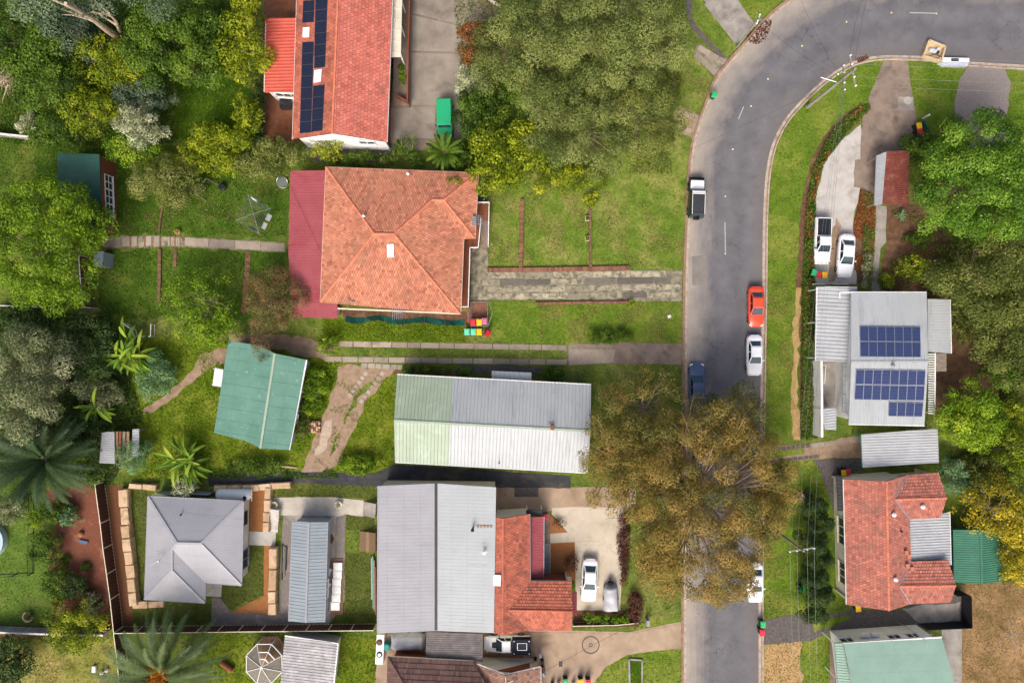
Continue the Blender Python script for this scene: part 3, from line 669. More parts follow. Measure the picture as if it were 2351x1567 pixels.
def roof(parent, planes, kind, m, ridges=(), gutters=(), rm=None, gm='gutter_white', th=.14, pitch=.38, along=False, tw=.3, tl=.34, ribw=.05, ribh=.045, name='roof', deck=None):
    ms = m if isinstance(m, list) else [m] * len(planes)
    um = []
    for q in ms:
        if q not in um: um.append(q)
    g = Geo(); W = [W3(p) for p in planes]
    for w, mm in zip(W, ms): g.slab3(w, th, um.index(mm) if kind != 'tile' else 0)
    if kind == 'metal':
        for w, mm in zip(W, ms): rib_plane(g, w, pitch, ribw, ribh, um.index(mm), along)
    ro = g.build(name, um if kind != 'tile' else ['tile_bed_dark' if 'brown' in um[0] else 'tile_bed'], parent)
    if kind == 'tile':
        for mm in um:
            tg = Geo()
            for w, m2 in zip(W, ms):
                if m2 == mm: tile_plane(tg, w, tw, tl)
            o = tg.build('roof_tiles', mm, ro, tint=True); o['kind'] = 'stuff'
    for a, b_ in ridges:
        rg = Geo(); A = P(*a); B = P(*b_); d = B - A; L = d.length; up = Vector((0, 0, .05))
        if kind == 'tile':
            k = max(1, int(L / .42))
            for i in range(k):
                p0 = A + d * (i / k) + up; p1 = A + d * ((i + .96) / k) + up
                rg.tube([p0, p1], [.13, .115], 6)
        else: rg.bar(A + up * .8, B + up * .8, .24, .05)
        rg.build('ridge_cap', rm or um[0], ro)
    for a, b_ in gutters:
        gg = Geo(); A = P(*a); B = P(*b_); gg.bar(A - Vector((0, 0, .06)), B - Vector((0, 0, .06)), .16, .12); gg.build('gutter', gm, ro)
    return ro, W
def inset(w, d):
    n = len(w); p = [Vector((v.x, v.y)) for v in w]
    ar = sum(p[i].x * p[(i + 1) % n].y - p[(i + 1) % n].x * p[i].y for i in range(n)); sg = 1 if ar > 0 else -1; out = []
    for i in range(n):
        e0 = (p[i] - p[i - 1]).normalized(); e1 = (p[(i + 1) % n] - p[i]).normalized()
        n0 = Vector((-e0.y, e0.x)) * sg; n1 = Vector((-e1.y, e1.x)) * sg; m_ = n0 + n1
        out.append(p[i] + m_ * (d / max(.3, m_.dot(n0))))
    return out
def walls(parent, pts, zt, d, m, zb=0.0, name='wall', hard=True):
    w = [P(x, y, z) for x, y, z in pts]; q = inset(w, d); g = Geo(); g.prism(q, zb, zt); g.build(name, m, parent)
    if hard: HARD.append(np.array([(v.x, v.y) for v in q]))
    return q
def gable(parent, a, r, b, m, ins, zb=0.0):                     # wall under a gable end, moved back by ins (world vector)
    A, Rr, B = P(*a), P(*r), P(*b); i3 = Vector((ins[0], ins[1], 0)); A = A + (B - A) * .04; B = B + (A - B) * .04
    f = [Vector((A.x, A.y, zb)), Vector((B.x, B.y, zb)), B - Vector((0, 0, .2)), Rr - Vector((0, 0, .2)), A - Vector((0, 0, .2))]
    f = [v + i3 for v in f]; bk = [v + i3.normalized() * .18 for v in f]; n = 5
    g = Geo(); g.add(f + bk, [tuple(range(n)), tuple(range(n, 2 * n))[::-1]] + [(j, (j + 1) % n, n + (j + 1) % n, n + j) for j in range(n)])
    g.build('gable_wall', m, parent); return f
def window(parent, a, b, t0, t1, z0, z1, fm='white_paint', out=None, mull=1, rails=1, name='window'):
    A = Vector((a[0], a[1], 0)); B = Vector((b[0], b[1], 0)); d = (B - A).normalized(); n = Vector((d.y, -d.x, 0))
    if out is not None and n.dot(Vector((out[0], out[1], 0))) < 0: n = -n
    p0 = A + d * t0; p1 = A + d * t1; g = Geo()
    for z in (z0, z1): g.bar(p0 + n * .03 + Vector((0, 0, z)), p1 + n * .03 + Vector((0, 0, z)), .1, .09)
    for k in range(1, rails):
        z = z0 + (z1 - z0) * k / rails; g.bar(p0 + n * .03 + Vector((0, 0, z)), p1 + n * .03 + Vector((0, 0, z)), .07, .06)
    for k in range(mull + 1):
        q = p0 + (p1 - p0) * k / mull + n * .03; g.bar(q + Vector((0, 0, z0)), q + Vector((0, 0, z1)), .08, .1)
    f = g.build(name, fm, parent)
    g = Geo(); o = n * .015
    g.add([p0 + o + Vector((0, 0, z0)), p1 + o + Vector((0, 0, z0)), p1 + o + Vector((0, 0, z1)), p0 + o + Vector((0, 0, z1))], [(0, 1, 2, 3)]); g.build('pane', 'window_glass', f)
    g = Geo(); g.bar(p0 + n * .08 - d * .06 + Vector((0, 0, z0 - .07)), p1 + n * .08 + d * .06 + Vector((0, 0, z0 - .07)), .16, .05); g.build('sill', fm, f)
    return f
def posts(parent, pts, z1, r=.05, m='white_paint', name='post'):
    for x, y in pts:
        g = Geo(); p = P(x, y, z1); g.box((p.x, p.y, z1 / 2), (r * 2, r * 2, z1)); g.build(name, m, parent)
# solar cells
def cellmat(name, c, c2, line, cols, rows):
    m, t, b, o = nodes_for(name); uv = t.nodes.new('ShaderNodeUVMap').outputs[0]
    br = t.nodes.new('ShaderNodeTexBrick'); br.offset = 0; br.inputs['Scale'].default_value = 1
    br.inputs['Brick Width'].default_value = 1 / cols; br.inputs['Row Height'].default_value = 1 / rows; br.inputs['Mortar Size'].default_value = .006
    br.inputs['Color1'].default_value = c; br.inputs['Color2'].default_value = c2; br.inputs['Mortar'].default_value = line
    t.links.new(uv, br.inputs['Vector']); t.links.new(br.outputs['Color'], b.inputs['Base Color'])
    b.inputs['Roughness'].default_value = .5; b.inputs['Specular IOR Level'].default_value = .15
cellmat('cells_blue', C(28,42,84), C(36,50,94), C(104,116,148), 6, 10)
cellmat('cells_black', C(18,22,40), C(24,30,50), C(62,72,100), 6, 10)
def solar(parent, plane, corners, cols, rows, cm, fm='steel', skip=()):
    c = [campt(x, y, plane, .10) for x, y in corners]; a, e, s, n = tri2(plane)
    def bl(u, v): return (c[0] * (1 - u) + c[1] * u) * (1 - v) + (c[3] * (1 - u) + c[2] * u) * v
    for i in range(cols):
        for j in range(rows):
            if (i, j) in skip: continue
            u0, u1, v0, v1 = i / cols, (i + 1) / cols, j / rows, (j + 1) / rows; q = [bl(u0, v0), bl(u1, v0), bl(u1, v1), bl(u0, v1)]
            ct = sum(q, Vector()) / 4; q = [ct + (v - ct) * .985 for v in q]; g = Geo(); g.slab3(q, .04); p = g.build('solar_panel', fm, parent)
            r = [ct + (v - ct) * .925 + n * .004 for v in q]; g = Geo()
            if (r[1] - r[0]).cross(r[3] - r[0]).z < 0: r = [r[1], r[0], r[3], r[2]]
            if (r[1] - r[0]).length > (r[2] - r[1]).length: r = [r[1], r[2], r[3], r[0]]
            g.add(r, [(0, 1, 2, 3)]); g.build('cell_sheet', cm, p, uv=True)
def patch(parent, plane, corners, m, name, h=.08, z=.05):
    c = [campt(x, y, plane, z + h) for x, y in corners]; g = Geo(); g.slab3(c, h); return g.build(name, m, parent)
def roofpipe(parent, plane, px, py, r, h, m, name='roof_vent', cap=True):
    p = campt(px, py, plane); g = Geo(); g.lathe((p.x, p.y, p.z - .1), [(r * .7, 0), (r * .7, h), (r * 1.2, h + .02), (r * 1.2, h + .14), (r * .5, h + .26)] if cap else [(r, 0), (r, h + .1)], 12)
    return g.build(name, m, parent, smooth=False)
# ------------------------------------------------------------------ 1. red tiled house with black solar panels (top)
hA = thing('house', 'long red tiled house with black solar panels on its gable roof', 'house', P(780,150))
eL, eR, eT = 4.4, 4.6, 6.1
LT, LB = (684,-70,eL), (672,319,eL); TT, TB = (779,-70,eT), (763,306,eT); RT, RB = (903,-70,eR), (888,326,eR)
roA, WA = roof(hA, [[LB,LT,TT,TB],[RT,RB,TB,TT]], 'tile', ['tile_orange','tile_red'], [(TT,TB)], [(LT,LB),(RT,RB)], 'ridge_terracotta', tw=.42, tl=.36)
walls(hA, [LT,LB,RB,RT], 4.2, .55, 'brick_wall'); fa = gable(hA, LB, TB, RB, 'wall_white', (0, .35))
window(hA, fa[0], fa[1], 1.0, 3.6, 2.3, 3.5, out=(0, -1), mull=3, rails=2); window(hA, fa[0], fa[1], 6.5, 8.2, 2.3, 3.5, out=(0, -1), mull=2)
pl = WA[0]
solar(hA, pl, [(697,3),(724,1),(722,52),(695,54)], 1, 2, 'cells_black', 'dark_metal')
solar(hA, pl, [(695,98),(722,96),(716,305),(689,307)], 1, 8, 'cells_black', 'dark_metal')
solar(hA, pl, [(725,-2),(754,-5),(748,155),(722,158)], 1, 6, 'cells_black', 'dark_metal')
solar(hA, pl, [(720,198),(747,195),(742,300),(716,304)], 1, 4, 'cells_black', 'dark_metal')
patch(hA, pl, [(698,65),(713,64),(712,86),(697,87)], 'skylight', 'skylight', .14); patch(hA, pl, [(724,163),(741,160),(739,188),(722,191)], 'skylight', 'skylight', .14)
ann = [(607,211,3.3),(611,42,3.3),(693,41,3.9),(686,212,3.9)]
roof(hA, [ann], 'metal', 'roof_red_bright', gutters=[((607,211,3.3),(611,42,3.3))], pitch=.36, ribw=.09, ribh=.06, name='annex_roof')
q = walls(hA, ann, 3.1, .25, 'wall_white', name='annex_wall')
window(hA, q[0], q[3], .6, 3.2, 1.4, 2.6, out=(0, -1), mull=3)
roof(hA, [[(897,131,3.9),(904,-70,3.9),(925,-70,3.75),(920,130,3.75)]], 'metal', 'roof_cream', pitch=1.2, name='awning_roof')
walls(hA, [(903,240,1.2),(904,-70,1.2),(945,-70,1.2),(938,240,1.2)], 1.15, 0, 'concrete_brown', name='balcony', hard=True)
g = Geo()
for (x0, y0, x1, y1) in ((943,-60,938,120),(938,120,936,236),(936,236,912,222)): g.bar(P(x0,y0,1.6), P(x1,y1,1.6), .16, .9)
g.build('balcony_wall', 'brick_wall', hA)
posts(hA, [(922,2),(921,60),(920,126)], 3.75, .06, 'white_paint')
# ------------------------------------------------------------------ 2. terracotta hip-roofed house
hB = thing('house', 'terracotta hip roofed house with a flat dark red rear annex', 'house', P(920,560))
e = 3.3; rz = 5.5; pz = 4.4
TL, TR, SE, NI, NO, SW, S1, S2 = (749,384,e), (1098,397,e), (1057,720,e), (1064,549,e), (1090,547,e), (736,692,e), (775,696,e), (775,708,e)
r1, r2, p1, p2 = (859.5,536,rz), (905,537,rz), (992,459,pz), (1019,459,pz)
p1 = (992,459,campt(992,459,W3([TR,TL,r1])).z); p2 = (1019,459,campt(1019,459,W3([TR,TL,r1])).z)
plB = [[TR,TL,r1,r2,p1,p2],[TL,(736,692,e),r1],[(736,694,e),SE,r2,r1],[SE,NI,p1,r2],[NI,NO,p2,p1],[NO,TR,p2]]
roB, WB = roof(hB, plB, 'tile', ['tile_terracotta']*6, [(r1,r2),(TL,r1),((736,692,e),r1),(SE,r2),(r2,p1),(p1,p2),(p2,TR),(p2,NO)],
     [(TL,TR),(TR,NO),(NI,SE),(SE,S2),(TL,SW)], 'ridge_terracotta', gm='fascia_cream', tw=.28, tl=.33)
q = walls(hB, [TL,TR,NO,NI,SE,(736,705,e)], 3.15, .6, 'brick_wall')
window(hB, q[4], q[5], 2, 4, 1.7, 2.8, out=(0,-1), mull=2); window(hB, q[4], q[5], 8, 9.5, 1.7, 2.8, out=(0,-1), mull=2); window(hB, q[3], q[4], 1.2, 3.6, 1.9, 2.9, out=(1,0), mull=3)
patch(hB, WB[2], [(889,560),(904,559),(905,589),(890,590)], 'skylight', 'skylight', .16)
for x, y, w in ((837,497,4), (938,401,5)): roofpipe(hB, WB[0], x, y, .14, .5, 'white_paint')
g = Geo(); p = campt(815,692,WB[2],.1); g.tube([p, p + Vector((-.9, .1, .5))], .06); g.build('flue', 'steel_dull', hB)
patch(hB, WB[5], [(1083,497),(1092,498),(1091,518),(1082,517)], 'steel_dull', 'aerial_box', .25, .1)
g = Geo(); p = P(1096,505,3.6)
for k in range(5): g.bar(p + Vector((-.3, k * .2 - .4, 0)), p + Vector((.6, k * .2 - .4, 0)), .05, .05)
g.bar(p + Vector((.1, -.6, 0)), p + Vector((.1, .6, 0)), .05, .05); g.bar(p + Vector((.1, 0, 0)), p + Vector((-.4, 0, -.4)), .05, .05); g.build('aerial', 'steel', hB)
annB = [(662,580,2.9),(667,392,2.9),(747,391,3.15),(737,693,3.15),(775,696,3.15),(775,731,3.15),(669,727,2.9)]
roof(hB, [[annB[0],annB[1],annB[2],annB[3],(668,690,2.9)],[(668,690.5,2.9),(737,693.5,3.15),annB[4],annB[5],annB[6]]], 'metal', 'roof_red', pitch=.3, ribw=.03, ribh=.025, name='annex_roof')
walls(hB, [(667,394,2.9),(747,393,2.9),(737,693,2.9),(770,697,2.9),(770,727,2.9),(669,724,2.9)], 2.7, .25, 'wall_cream', name='annex_wall')
# front deck, stairs, veranda
g = Geo(); g.prism([P(1094,465,1.2), P(1123,465,1.2), P(1122,506,1.2), P(1094,506,1.2)], 0, 1.2); g.build('deck', 'brick_wall', hB)
g = Geo(); g.prism([P(1062,546,1.2), P(1103,506,1.2), P(1098,567,1.2), P(1079,568,1.2), P(1076,705,1.2), P(1056,705,1.2)], 0, 1.15); g.build('veranda_floor', 'brick_wall', hB)
for k in range(9):
    g = Geo(); z = 1.1 - k * .12; p = P(1112, 509 + k * 7, z); g.box((p.x, p.y, z / 2), (.9, .36, z)); g.build('step', 'concrete_brown', hB)
def rail(parent, pts, z, m='white_paint', zb=1.2, n=4):
    g = Geo()
    for a, b_ in zip(pts[:-1], pts[1:]):
        A, B = P(*a, z), P(*b_, z); g.bar(A, B, .09, .07); g.bar(A - Vector((0, 0, .45)), B - Vector((0, 0, .45)), .05, .05)
        k = max(2, int((B - A).length / 1.2))
        for i in range(k + 1):
            q = A + (B - A) * i / k; g.box((q.x, q.y, (z + zb) / 2), (.06, .06, z - zb))
    return g.build('railing', m, parent)
rail(hB, [(1096,464),(1123,464),(1122,506)], 2.1); rail(hB, [(1122,506),(1121,562)], 1.7, zb=.1); rail(hB, [(1104,500),(1098,568),(1079,568),(1075,704),(1059,704)], 2.1)
g = Geo(); g.box(P(1111,458,.5), (.9, .5, 1.0)); g.build('meter_box', 'dark_metal', hB)
HARD.append(np.array([tuple(P(x, y)[:2]) for x, y in ((1062,460),(1124,460),(1122,572),(1082,572),(1078,706),(1056,706))]))
# ------------------------------------------------------------------ 3. green-roofed brick garage
hC = thing('garage', 'brick garage with dark green roof and white multi pane windows', 'garage', P(205,440))
gc = [(135,528,3.2),(131,351,3.2),(228,354,3.2),(234,526,3.2)]
roof(hC, [gc], 'metal', 'roof_green', pitch=.5, ribw=.03, ribh=.02, gutters=[], gm='gutter_grey')
q = walls(hC, gc, 3.06, .05, 'brick_wall')
a, b_ = q[2], q[3]
for k in range(3): window(hC, a, b_, 1.9 + k * 1.62, 3.45 + k * 1.62, .9, 2.3, out=(1, 0), mull=2, rails=2)
# ------------------------------------------------------------------ 4. small dark green garden shed
hS = thing('garden_shed', 'small slate green garden shed beside the back lawn', 'shed', P(228,595))
sc = [(214,612,2.0),(216,576,2.0),(238,577,2.1),(235,612,2.1)]
roof(hS, [sc], 'metal', 'roof_slate', pitch=.25, ribw=.03, ribh=.02); walls(hS, sc, 1.9, .06, 'roof_slate')
# ------------------------------------------------------------------ 5. teal workshop
hD = thing('workshop', 'teal metal roofed workshop beside the dirt track', 'shed', P(600,910))
z1, z2, z3, z4 = 2.4, 2.95, 3.6, 2.7
a0, a1, b0, b1, c0, c1, d0_, d1_ = (524,782,z1),(491,993,z1),(593,792,z2),(566,1012,z2),(631,811,z3),(598,1029,z3),(704,826,z4),(664,1032,z4)
roof(hD, [[a1,a0,b0,b1],[b1,b0,c0,c1],[d0_,d1_,c1,c0]], 'metal', 'roof_teal', [(c0,c1)], [(d0_,d1_)], 'roof_palegreen', pitch=1.35, ribw=.02, ribh=.02)
q = walls(hD, [a0,a1,(566,1010,2.4),(598,1025,2.4),d1_,d0_,(631,813,2.4)], 2.35, .35, 'wall_grey')
window(hD, q[4], q[5], 2, 3.4, 1.0, 1.9, out=(1,0), mull=2); window(hD, q[4], q[5], 6, 7.4, 1.0, 1.9, out=(1,0), mull=2)
roof(hD, [[(488,884,2.1),(493,844,2.1),(513,848,2.3),(508,888,2.3)]], 'metal', 'white_paint', pitch=.3, name='lean_to_roof')
posts(hD, [(490,846),(487,882)], 2.1, .04)
# ------------------------------------------------------------------ 6. long pale house
hE = thing('house', 'long white and pale green metal roofed house with awning', 'house', P(1130,970))
e = 3.3; rz = 4.8
tl, tg, tr = (912,859.5,e),(1039,867,e),(1357,882.5,e); rl, rg_, rr = (905,965,rz),(1034,971,rz),(1355.5,989,rz); bl, bg, br = (907,1060,e),(1030,1068,e),(1349,1085,e)
roE, WE = roof(hE, [[tg,tl,rl,rg_],[tr,tg,rg_,rr],[bl,bg,rg_,rl],[bg,br,rr,rg_]], 'metal', ['roof_palegreen','roof_white','roof_palegreen','roof_white'], [(rl,rr)], [(tl,tr),(bl,br)], 'roof_palegreen', pitch=.38, ribw=.045, ribh=.05)
q = walls(hE, [tl,tr,br,bl], 3.1, .5, 'wall_cream')
for k in range(3): window(hE, q[0], q[1], 2 + k * 6.5, 3.6 + k * 6.5, 1.2, 2.4, out=(0,1), mull=2)
gable(hE, tl, rl, bl, 'wall_cream', (.4, 0)); gable(hE, tr, rr, br, 'wall_cream', (-.4, 0))
roof(hE, [[(1220,855,2.5),(1129,851,2.5),(1129,870,2.9),(1220,874,2.9)]], 'metal', 'roof_white', pitch=.55, name='awning_roof'); posts(hE, [(1131,853),(1175,855),(1218,857)], 2.5, .04)
g = Geo(); p = campt(1268,980,WE[1]); g.box((p.x, p.y, p.z + .1), (.35, .5, .5)); g.build('chimney', 'brick_wall', hE)
roofpipe(hE, WE[3], 1146, 1062, .07, .2, 'dark_metal'); g = Geo(); p = campt(1262,968,WE[1]); g.tube([p, p + Vector((0, 0, 1.0))], .02); g.bar(p + Vector((-.25, -.2, .9)), p + Vector((.25, .2, .9)), .04, .04); g.bar(p + Vector((-.3, .2, .7)), p + Vector((.2, -.3, .7)), .04, .04); g.build('aerial', 'dark_metal', hE)
# ------------------------------------------------------------------ 7. terracotta cross-gabled house with grey metal rear wing
hF = thing('house', 'orange tiled house with big grey metal rear wing and red veranda', 'house', P(1080,1310))
zs, zv = 4.7, 4.1
roG, WG = roof(hF, [[(1001,1447,zv),(1001,1109,zv),(868,1115,zs),(867,1453,zs)],[(1000.8,1109,zv),(1000.8,1447,zv),(1134,1452,zs),(1139,1118,zs)]], 'metal', ['roof_grey','roof_grey2'], [], [((868,1115,zs),(867,1453,zs))], gm='gutter_grey', pitch=.38, ribw=.015, ribh=.011, name='metal_roof')
g = Geo(); g.bar(P(1001,1110,zv+.03), P(1001,1446,zv+.03), .3, .1); g.build('valley_gutter', 'dark_metal', roG)
q = walls(hF, [(868,1115,zv),(1139,1118,zv),(1134,1452,zv),(867,1453,zv)], 4.0, .2, 'wall_cream')
roofpipe(hF, WG[1], 1086, 1211, .16, .9, 'black_metal', 'flue'); 
for k in range(5): patch(hF, WG[1], [(1095+k*7.5,1205),(1100+k*7.5,1205),(1100+k*7.5,1210),(1095+k*7.5,1210)], 'wood', 'roof_board', .04)
g = Geo(); p = campt(1112,1262,WG[1]); g.tube([p, p + Vector((0,0,.9))], .03); g.bar(p + Vector((-.5,0,.9)), p + Vector((.5,.1,.9)), .04, .04); g.box((p.x,p.y-.2,p.z+.5),(.4,.3,.1)); g.build('aerial', 'steel', hF)
e = 3.9; rz = 5.0
t0, t1, t2 = (1135,1186,e+.55),(1155,1189,rz),(1216,1179,e); u0, u1, u2 = (1135,1452,e+.55),(1154.5,1457,rz),(1211,1447,e)
g1, g2 = (1168,1399,4.78),(1314.5,1402,4.78); v0, v1 = (1217,1333,e),(1312,1334,e); w0, w1 = (1214,1446,e),(1312,1446,e)
roF, WF = roof(hF, [[u0,t0,t1,u1],[t2,v0,g1,t1],[w0,g1,u1],[t1,g1,u1],[v0,v1,g2,g1],[w1,w0,g1,g2]], 'tile', 'tile_orange', [(t1,u1),(g1,g2)], [(t2,v0),(v0,v1),(w0,w1)], 'tile_orange', gm='gutter_grey', tw=.3, tl=.33)
walls(hF, [(1140,1188,e),(1215,1186,e),(1217,1334,e),(1312,1334,e),(1312,1446,e),(1140,1448,e)], 3.7, .45, 'brick_wall')
gable(hF, t0, t1, t2, 'wall_cream', (0, -.3)); gable(hF, u0, u1, u2, 'wall_cream', (0, .3)); gable(hF, v1, g2, w1, 'wall_cream', (-.3, 0))
patch(hF, WF[0], [(1134,1317),(1153,1318),(1152,1343),(1133,1342)], 'skylight', 'skylight', .2)
roof(hF, [[(1247.5,1332,2.8),(1248.5,1186,2.8),(1217,1186,3.2),(1218,1332,3.2)]], 'metal', 'roof_red', gutters=[((1247.5,1332,2.8),(1248.5,1186,2.8))], gm='gutter_grey', pitch=.3, ribw=.03, ribh=.025, name='veranda_roof'); posts(hF, [(1245,1188),(1245,1260),(1245,1328)], 2.8, .05)
roof(hF, [[(1324.5,1413,2.6),(1324.5,1358,2.6),(1314.5,1357,2.9),(1314.5,1412,2.9)]], 'metal', 'roof_red', pitch=.3, ribw=.03, name='awning_roof')
roof(hF, [[(1208,1178,2.6),(1208,1170,2.6),(1246,1170,2.6),(1246,1185,2.6)]], 'metal', 'dark_metal', pitch=.14, ribw=.03, name='porch_roof'); posts(hF, [(1210,1172),(1244,1172)], 2.6, .05)
for k in range(5):
    for j in range(2):
        p = P(1252 + j * 7, 1256 + k * 13.5, .06); g = Geo(); g.box(p, (.32, .62, .03)); g.build('floor_tile', 'grey_paint', hF)
# ------------------------------------------------------------------ 8. grey hip-roofed granny flat
hG = thing('house', 'small grey hip roofed house inside sandstone block walls', 'house', P(450,1255))
e = 2.9; rz = 4.5; z5 = 4.2
TL, TR, BR, NC, BM, BL = (340,1139,e),(558.5,1150,e),(554,1343,e),(471,1337,e),(470,1383,e),(332,1375,e)
r1, r2, r3, r4 = (407,1246,rz),(461,1247,rz),(394.7,1260,z5),(394.7,1308.6,z5)
roof(hG, [[TR,TL,r1,r2],[BR,TR,r2],[NC,BR,r2,r1,r3],[BM,NC,r3,r4],[BL,BM,r4],[TL,BL,r4,r3,r1]], 'metal', 'roof_grey', [(TL,r1),(TR,r2),(BR,r2),(r1,r2),(r1,r3),(r3,r4),(BL,r4),(BM,r4)], [(TL,TR),(TR,BR),(NC,BR),(BM,BL),(NC,BM),(TL,BL)], 'roof_grey', gm='gutter_grey', pitch=.3, ribw=.013, ribh=.011)
q = walls(hG, [TL,TR,BR,NC,BM,BL], 2.8, .4, 'wall_cream'); window(hG, q[1], q[2], 1.2, 2.6, 1.0, 2.1, 'dark_metal', out=(1,0), mull=2); window(hG, q[1], q[2], 5.5, 7.6, .2, 2.2, 'grey_paint', out=(1,0), mull=2); window(hG, q[2], q[3], 1, 2.5, 1, 2.1, out=(0,-1), mull=2)
g = Geo(); p = P(371,1282,3.9); g.tube([p, p + Vector((0,0,.8))], .03); g.bar(p + Vector((-.9,-.5,.75)), p + Vector((.1,.05,.75)), .04, .04); g.box((p.x+.1,p.y,p.z+.8), (.2,.2,.2)); g.build('aerial', 'steel', hG)
roofpipe(hG, W3([TR,TL,r1]), 417, 1180, .08, .25, 'dark_metal')
# ------------------------------------------------------------------ 9. slate-grey gable shed
hH = thing('shed', 'slate grey gable shed on the gravel yard', 'shed', P(715,1310))
e = 2.5; rz = 3.0
a0,a1,b0,b1,c0,c1 = (672,1195,e),(663,1425,e),(709,1198,rz),(702,1428,rz),(752,1198,e),(745,1427,e)
roof(hH, [[a1,a0,b0,b1],[c0,c1,b1,b0]], 'metal', 'roof_slate', [(b0,b1)], [(a0,a1),(c0,c1)], 'gutter_grey', gm='gutter_grey', pitch=.38, ribw=.03, ribh=.03); q = walls(hH, [a0,a1,c1,c0], 2.3, .2, 'wall_grey')
window(hH, q[2], q[3], 2, 4, 1, 1.9, out=(1,0), mull=2)
sheet('shed_apron', [(655,1183),(772,1183),(766,1300),(757,1430),(745,1430),(755,1200),(668,1196)], .035, 'concrete_mid')
# ------------------------------------------------------------------ 10. weathered flat roof, gazebo, dark carport, brown house (bottom edge)
hI = thing('shed', 'weathered white flat roofed shed next to the octagonal gazebo', 'shed', P(710,1510))
f = [(643,1575,2.5),(654,1459,2.5),(776,1477,2.7),(764,1590,2.7)]; roof(hI, [f], 'metal', 'roof_weathered', gutters=[(f[2],f[3]),(f[1],f[2])], pitch=.32, ribw=.05, ribh=.04); walls(hI, f, 2.35, .3, 'wall_cream')
hJ = thing('gazebo', 'octagonal shingled gazebo with roof panels missing', 'gazebo', P(607,1520))
gc_ = P(600,1531,3.0); ring = [Vector((gc_.x + 2.15 * math.cos(R(22.5 + 45 * k)), gc_.y + 2.35 * math.sin(R(22.5 + 45 * k)), 2.1)) for k in range(8)]
mat('shingle', C(132,128,116), C(106,102,92), 6, .95, bmp=.4)
for k in range(8):
    a, b_ = ring[k], ring[(k + 1) % 8]
    if k not in (0, 1):
        g = Geo(); g.slab3([a, b_, gc_], .06); g.build('roof_panel', 'shingle', hJ)
    g = Geo(); g.bar(a, gc_ + Vector((0, 0, .03)), .05, .1); g.build('rafter', 'white_paint', hJ); g = Geo(); g.bar(a, b_, .07, .12); g.build('beam', 'white_paint', hJ)
    g = Geo(); g.box((a.x, a.y, 1.05), (.1, .1, 2.1)); g.build('post', 'white_paint', hJ)
for k in (0, 1):
    for f_ in (.35, .65):
        a, b_ = ring[k] + (gc_ - ring[k]) * f_, ring[(k + 1) % 8] + (gc_ - ring[(k + 1) % 8]) * f_; g = Geo(); g.bar(a, b_, .1, .08); g.build('batten', 'white_paint', hJ)
g = Geo(); g.prism([Vector((v.x, v.y, 0)) for v in ring], 0, .12); g.build('floor', 'wood', hJ)
g = Geo(); g.box((gc_.x + .7, gc_.y + .7, .45), (1.0, .7, .06)); g.box((gc_.x + .7, gc_.y + .7, .25), (.1, .1, .4)); g.build('bench', 'wood', hJ)
hK = thing('carport', 'dark weathered flat carport roof beside the white ute', 'carport', P(1040,1485))
f = [(977,1508,2.5),(979,1449,2.5),(1108,1454,2.6),(1108,1518,2.6)]; roof(hK, [f], 'metal', 'roof_dark', pitch=.24, ribw=.04, ribh=.03); posts(hK, [(981,1452),(980,1506),(1105,1457),(1105,1514)], 2.5, .05, 'dark_metal')
hL = thing('house', 'brown tiled house with pale gable wing beside the tan driveway', 'house', P(1050,1600))
e = 3.0
roof(hL, [[(1087,1517.5,e),(890.6,1506.5,e),(960,1625,5.0),(1150,1632,5.0)],[(890.6,1506.5,e),(884,1730,e),(960,1625,5.0)]], 'tile', 'tile_brown', [((890.6,1506.5,e),(960,1625,5.0))], [((1087,1517.5,e),(890.6,1506.5,e))], 'tile_brown', gm='fascia_cream', tw=.3, tl=.55)
z = 4.0
roof(hL, [[(1118,1700,e),(1096,1524,e),(1161,1549,z),(1172,1700,z)],[(1241,1530,e),(1241,1700,e),(1172,1700,z),(1161,1549,z)]], 'tile', 'tile_brown_pale', [((1161,1549,z),(1172,1700,z))], [((1241,1530,e),(1241,1700,e)),((1096,1524,e),(1161,1549,z)),((1161,1549,z),(1241,1530,e))], 'tile_brown_pale', gm='gutter_white', tw=.3, tl=.33, name='wing_roof')
walls(hL, [(890,1508,e),(1090,1519,e),(1096,1720,e),(884,1720,e)], 2.85, .5, 'brick_wall'); walls(hL, [(1097,1530,e),(1241,1532,e),(1241,1700,e),(1097,1700,e)], 2.85, .45, 'brick_wall'); gable(hL, (1098,1527,e), (1161,1549,z), (1240,1531,e), 'wall_cream', (0, -.4))
g = Geo(); p = P(1163,1560,4.2); g.tube([Vector((p.x,p.y,3.9)), p + Vector((0,0,1.2))], .03); g.bar(p + Vector((-1.0,-.3,1)), p + Vector((.7,.4,1)), .04, .04); g.bar(p + Vector((-.1,.8,1.1)), p + Vector((0,-.5,1.1)), .04, .04); g.build('aerial', 'white_paint', hL)
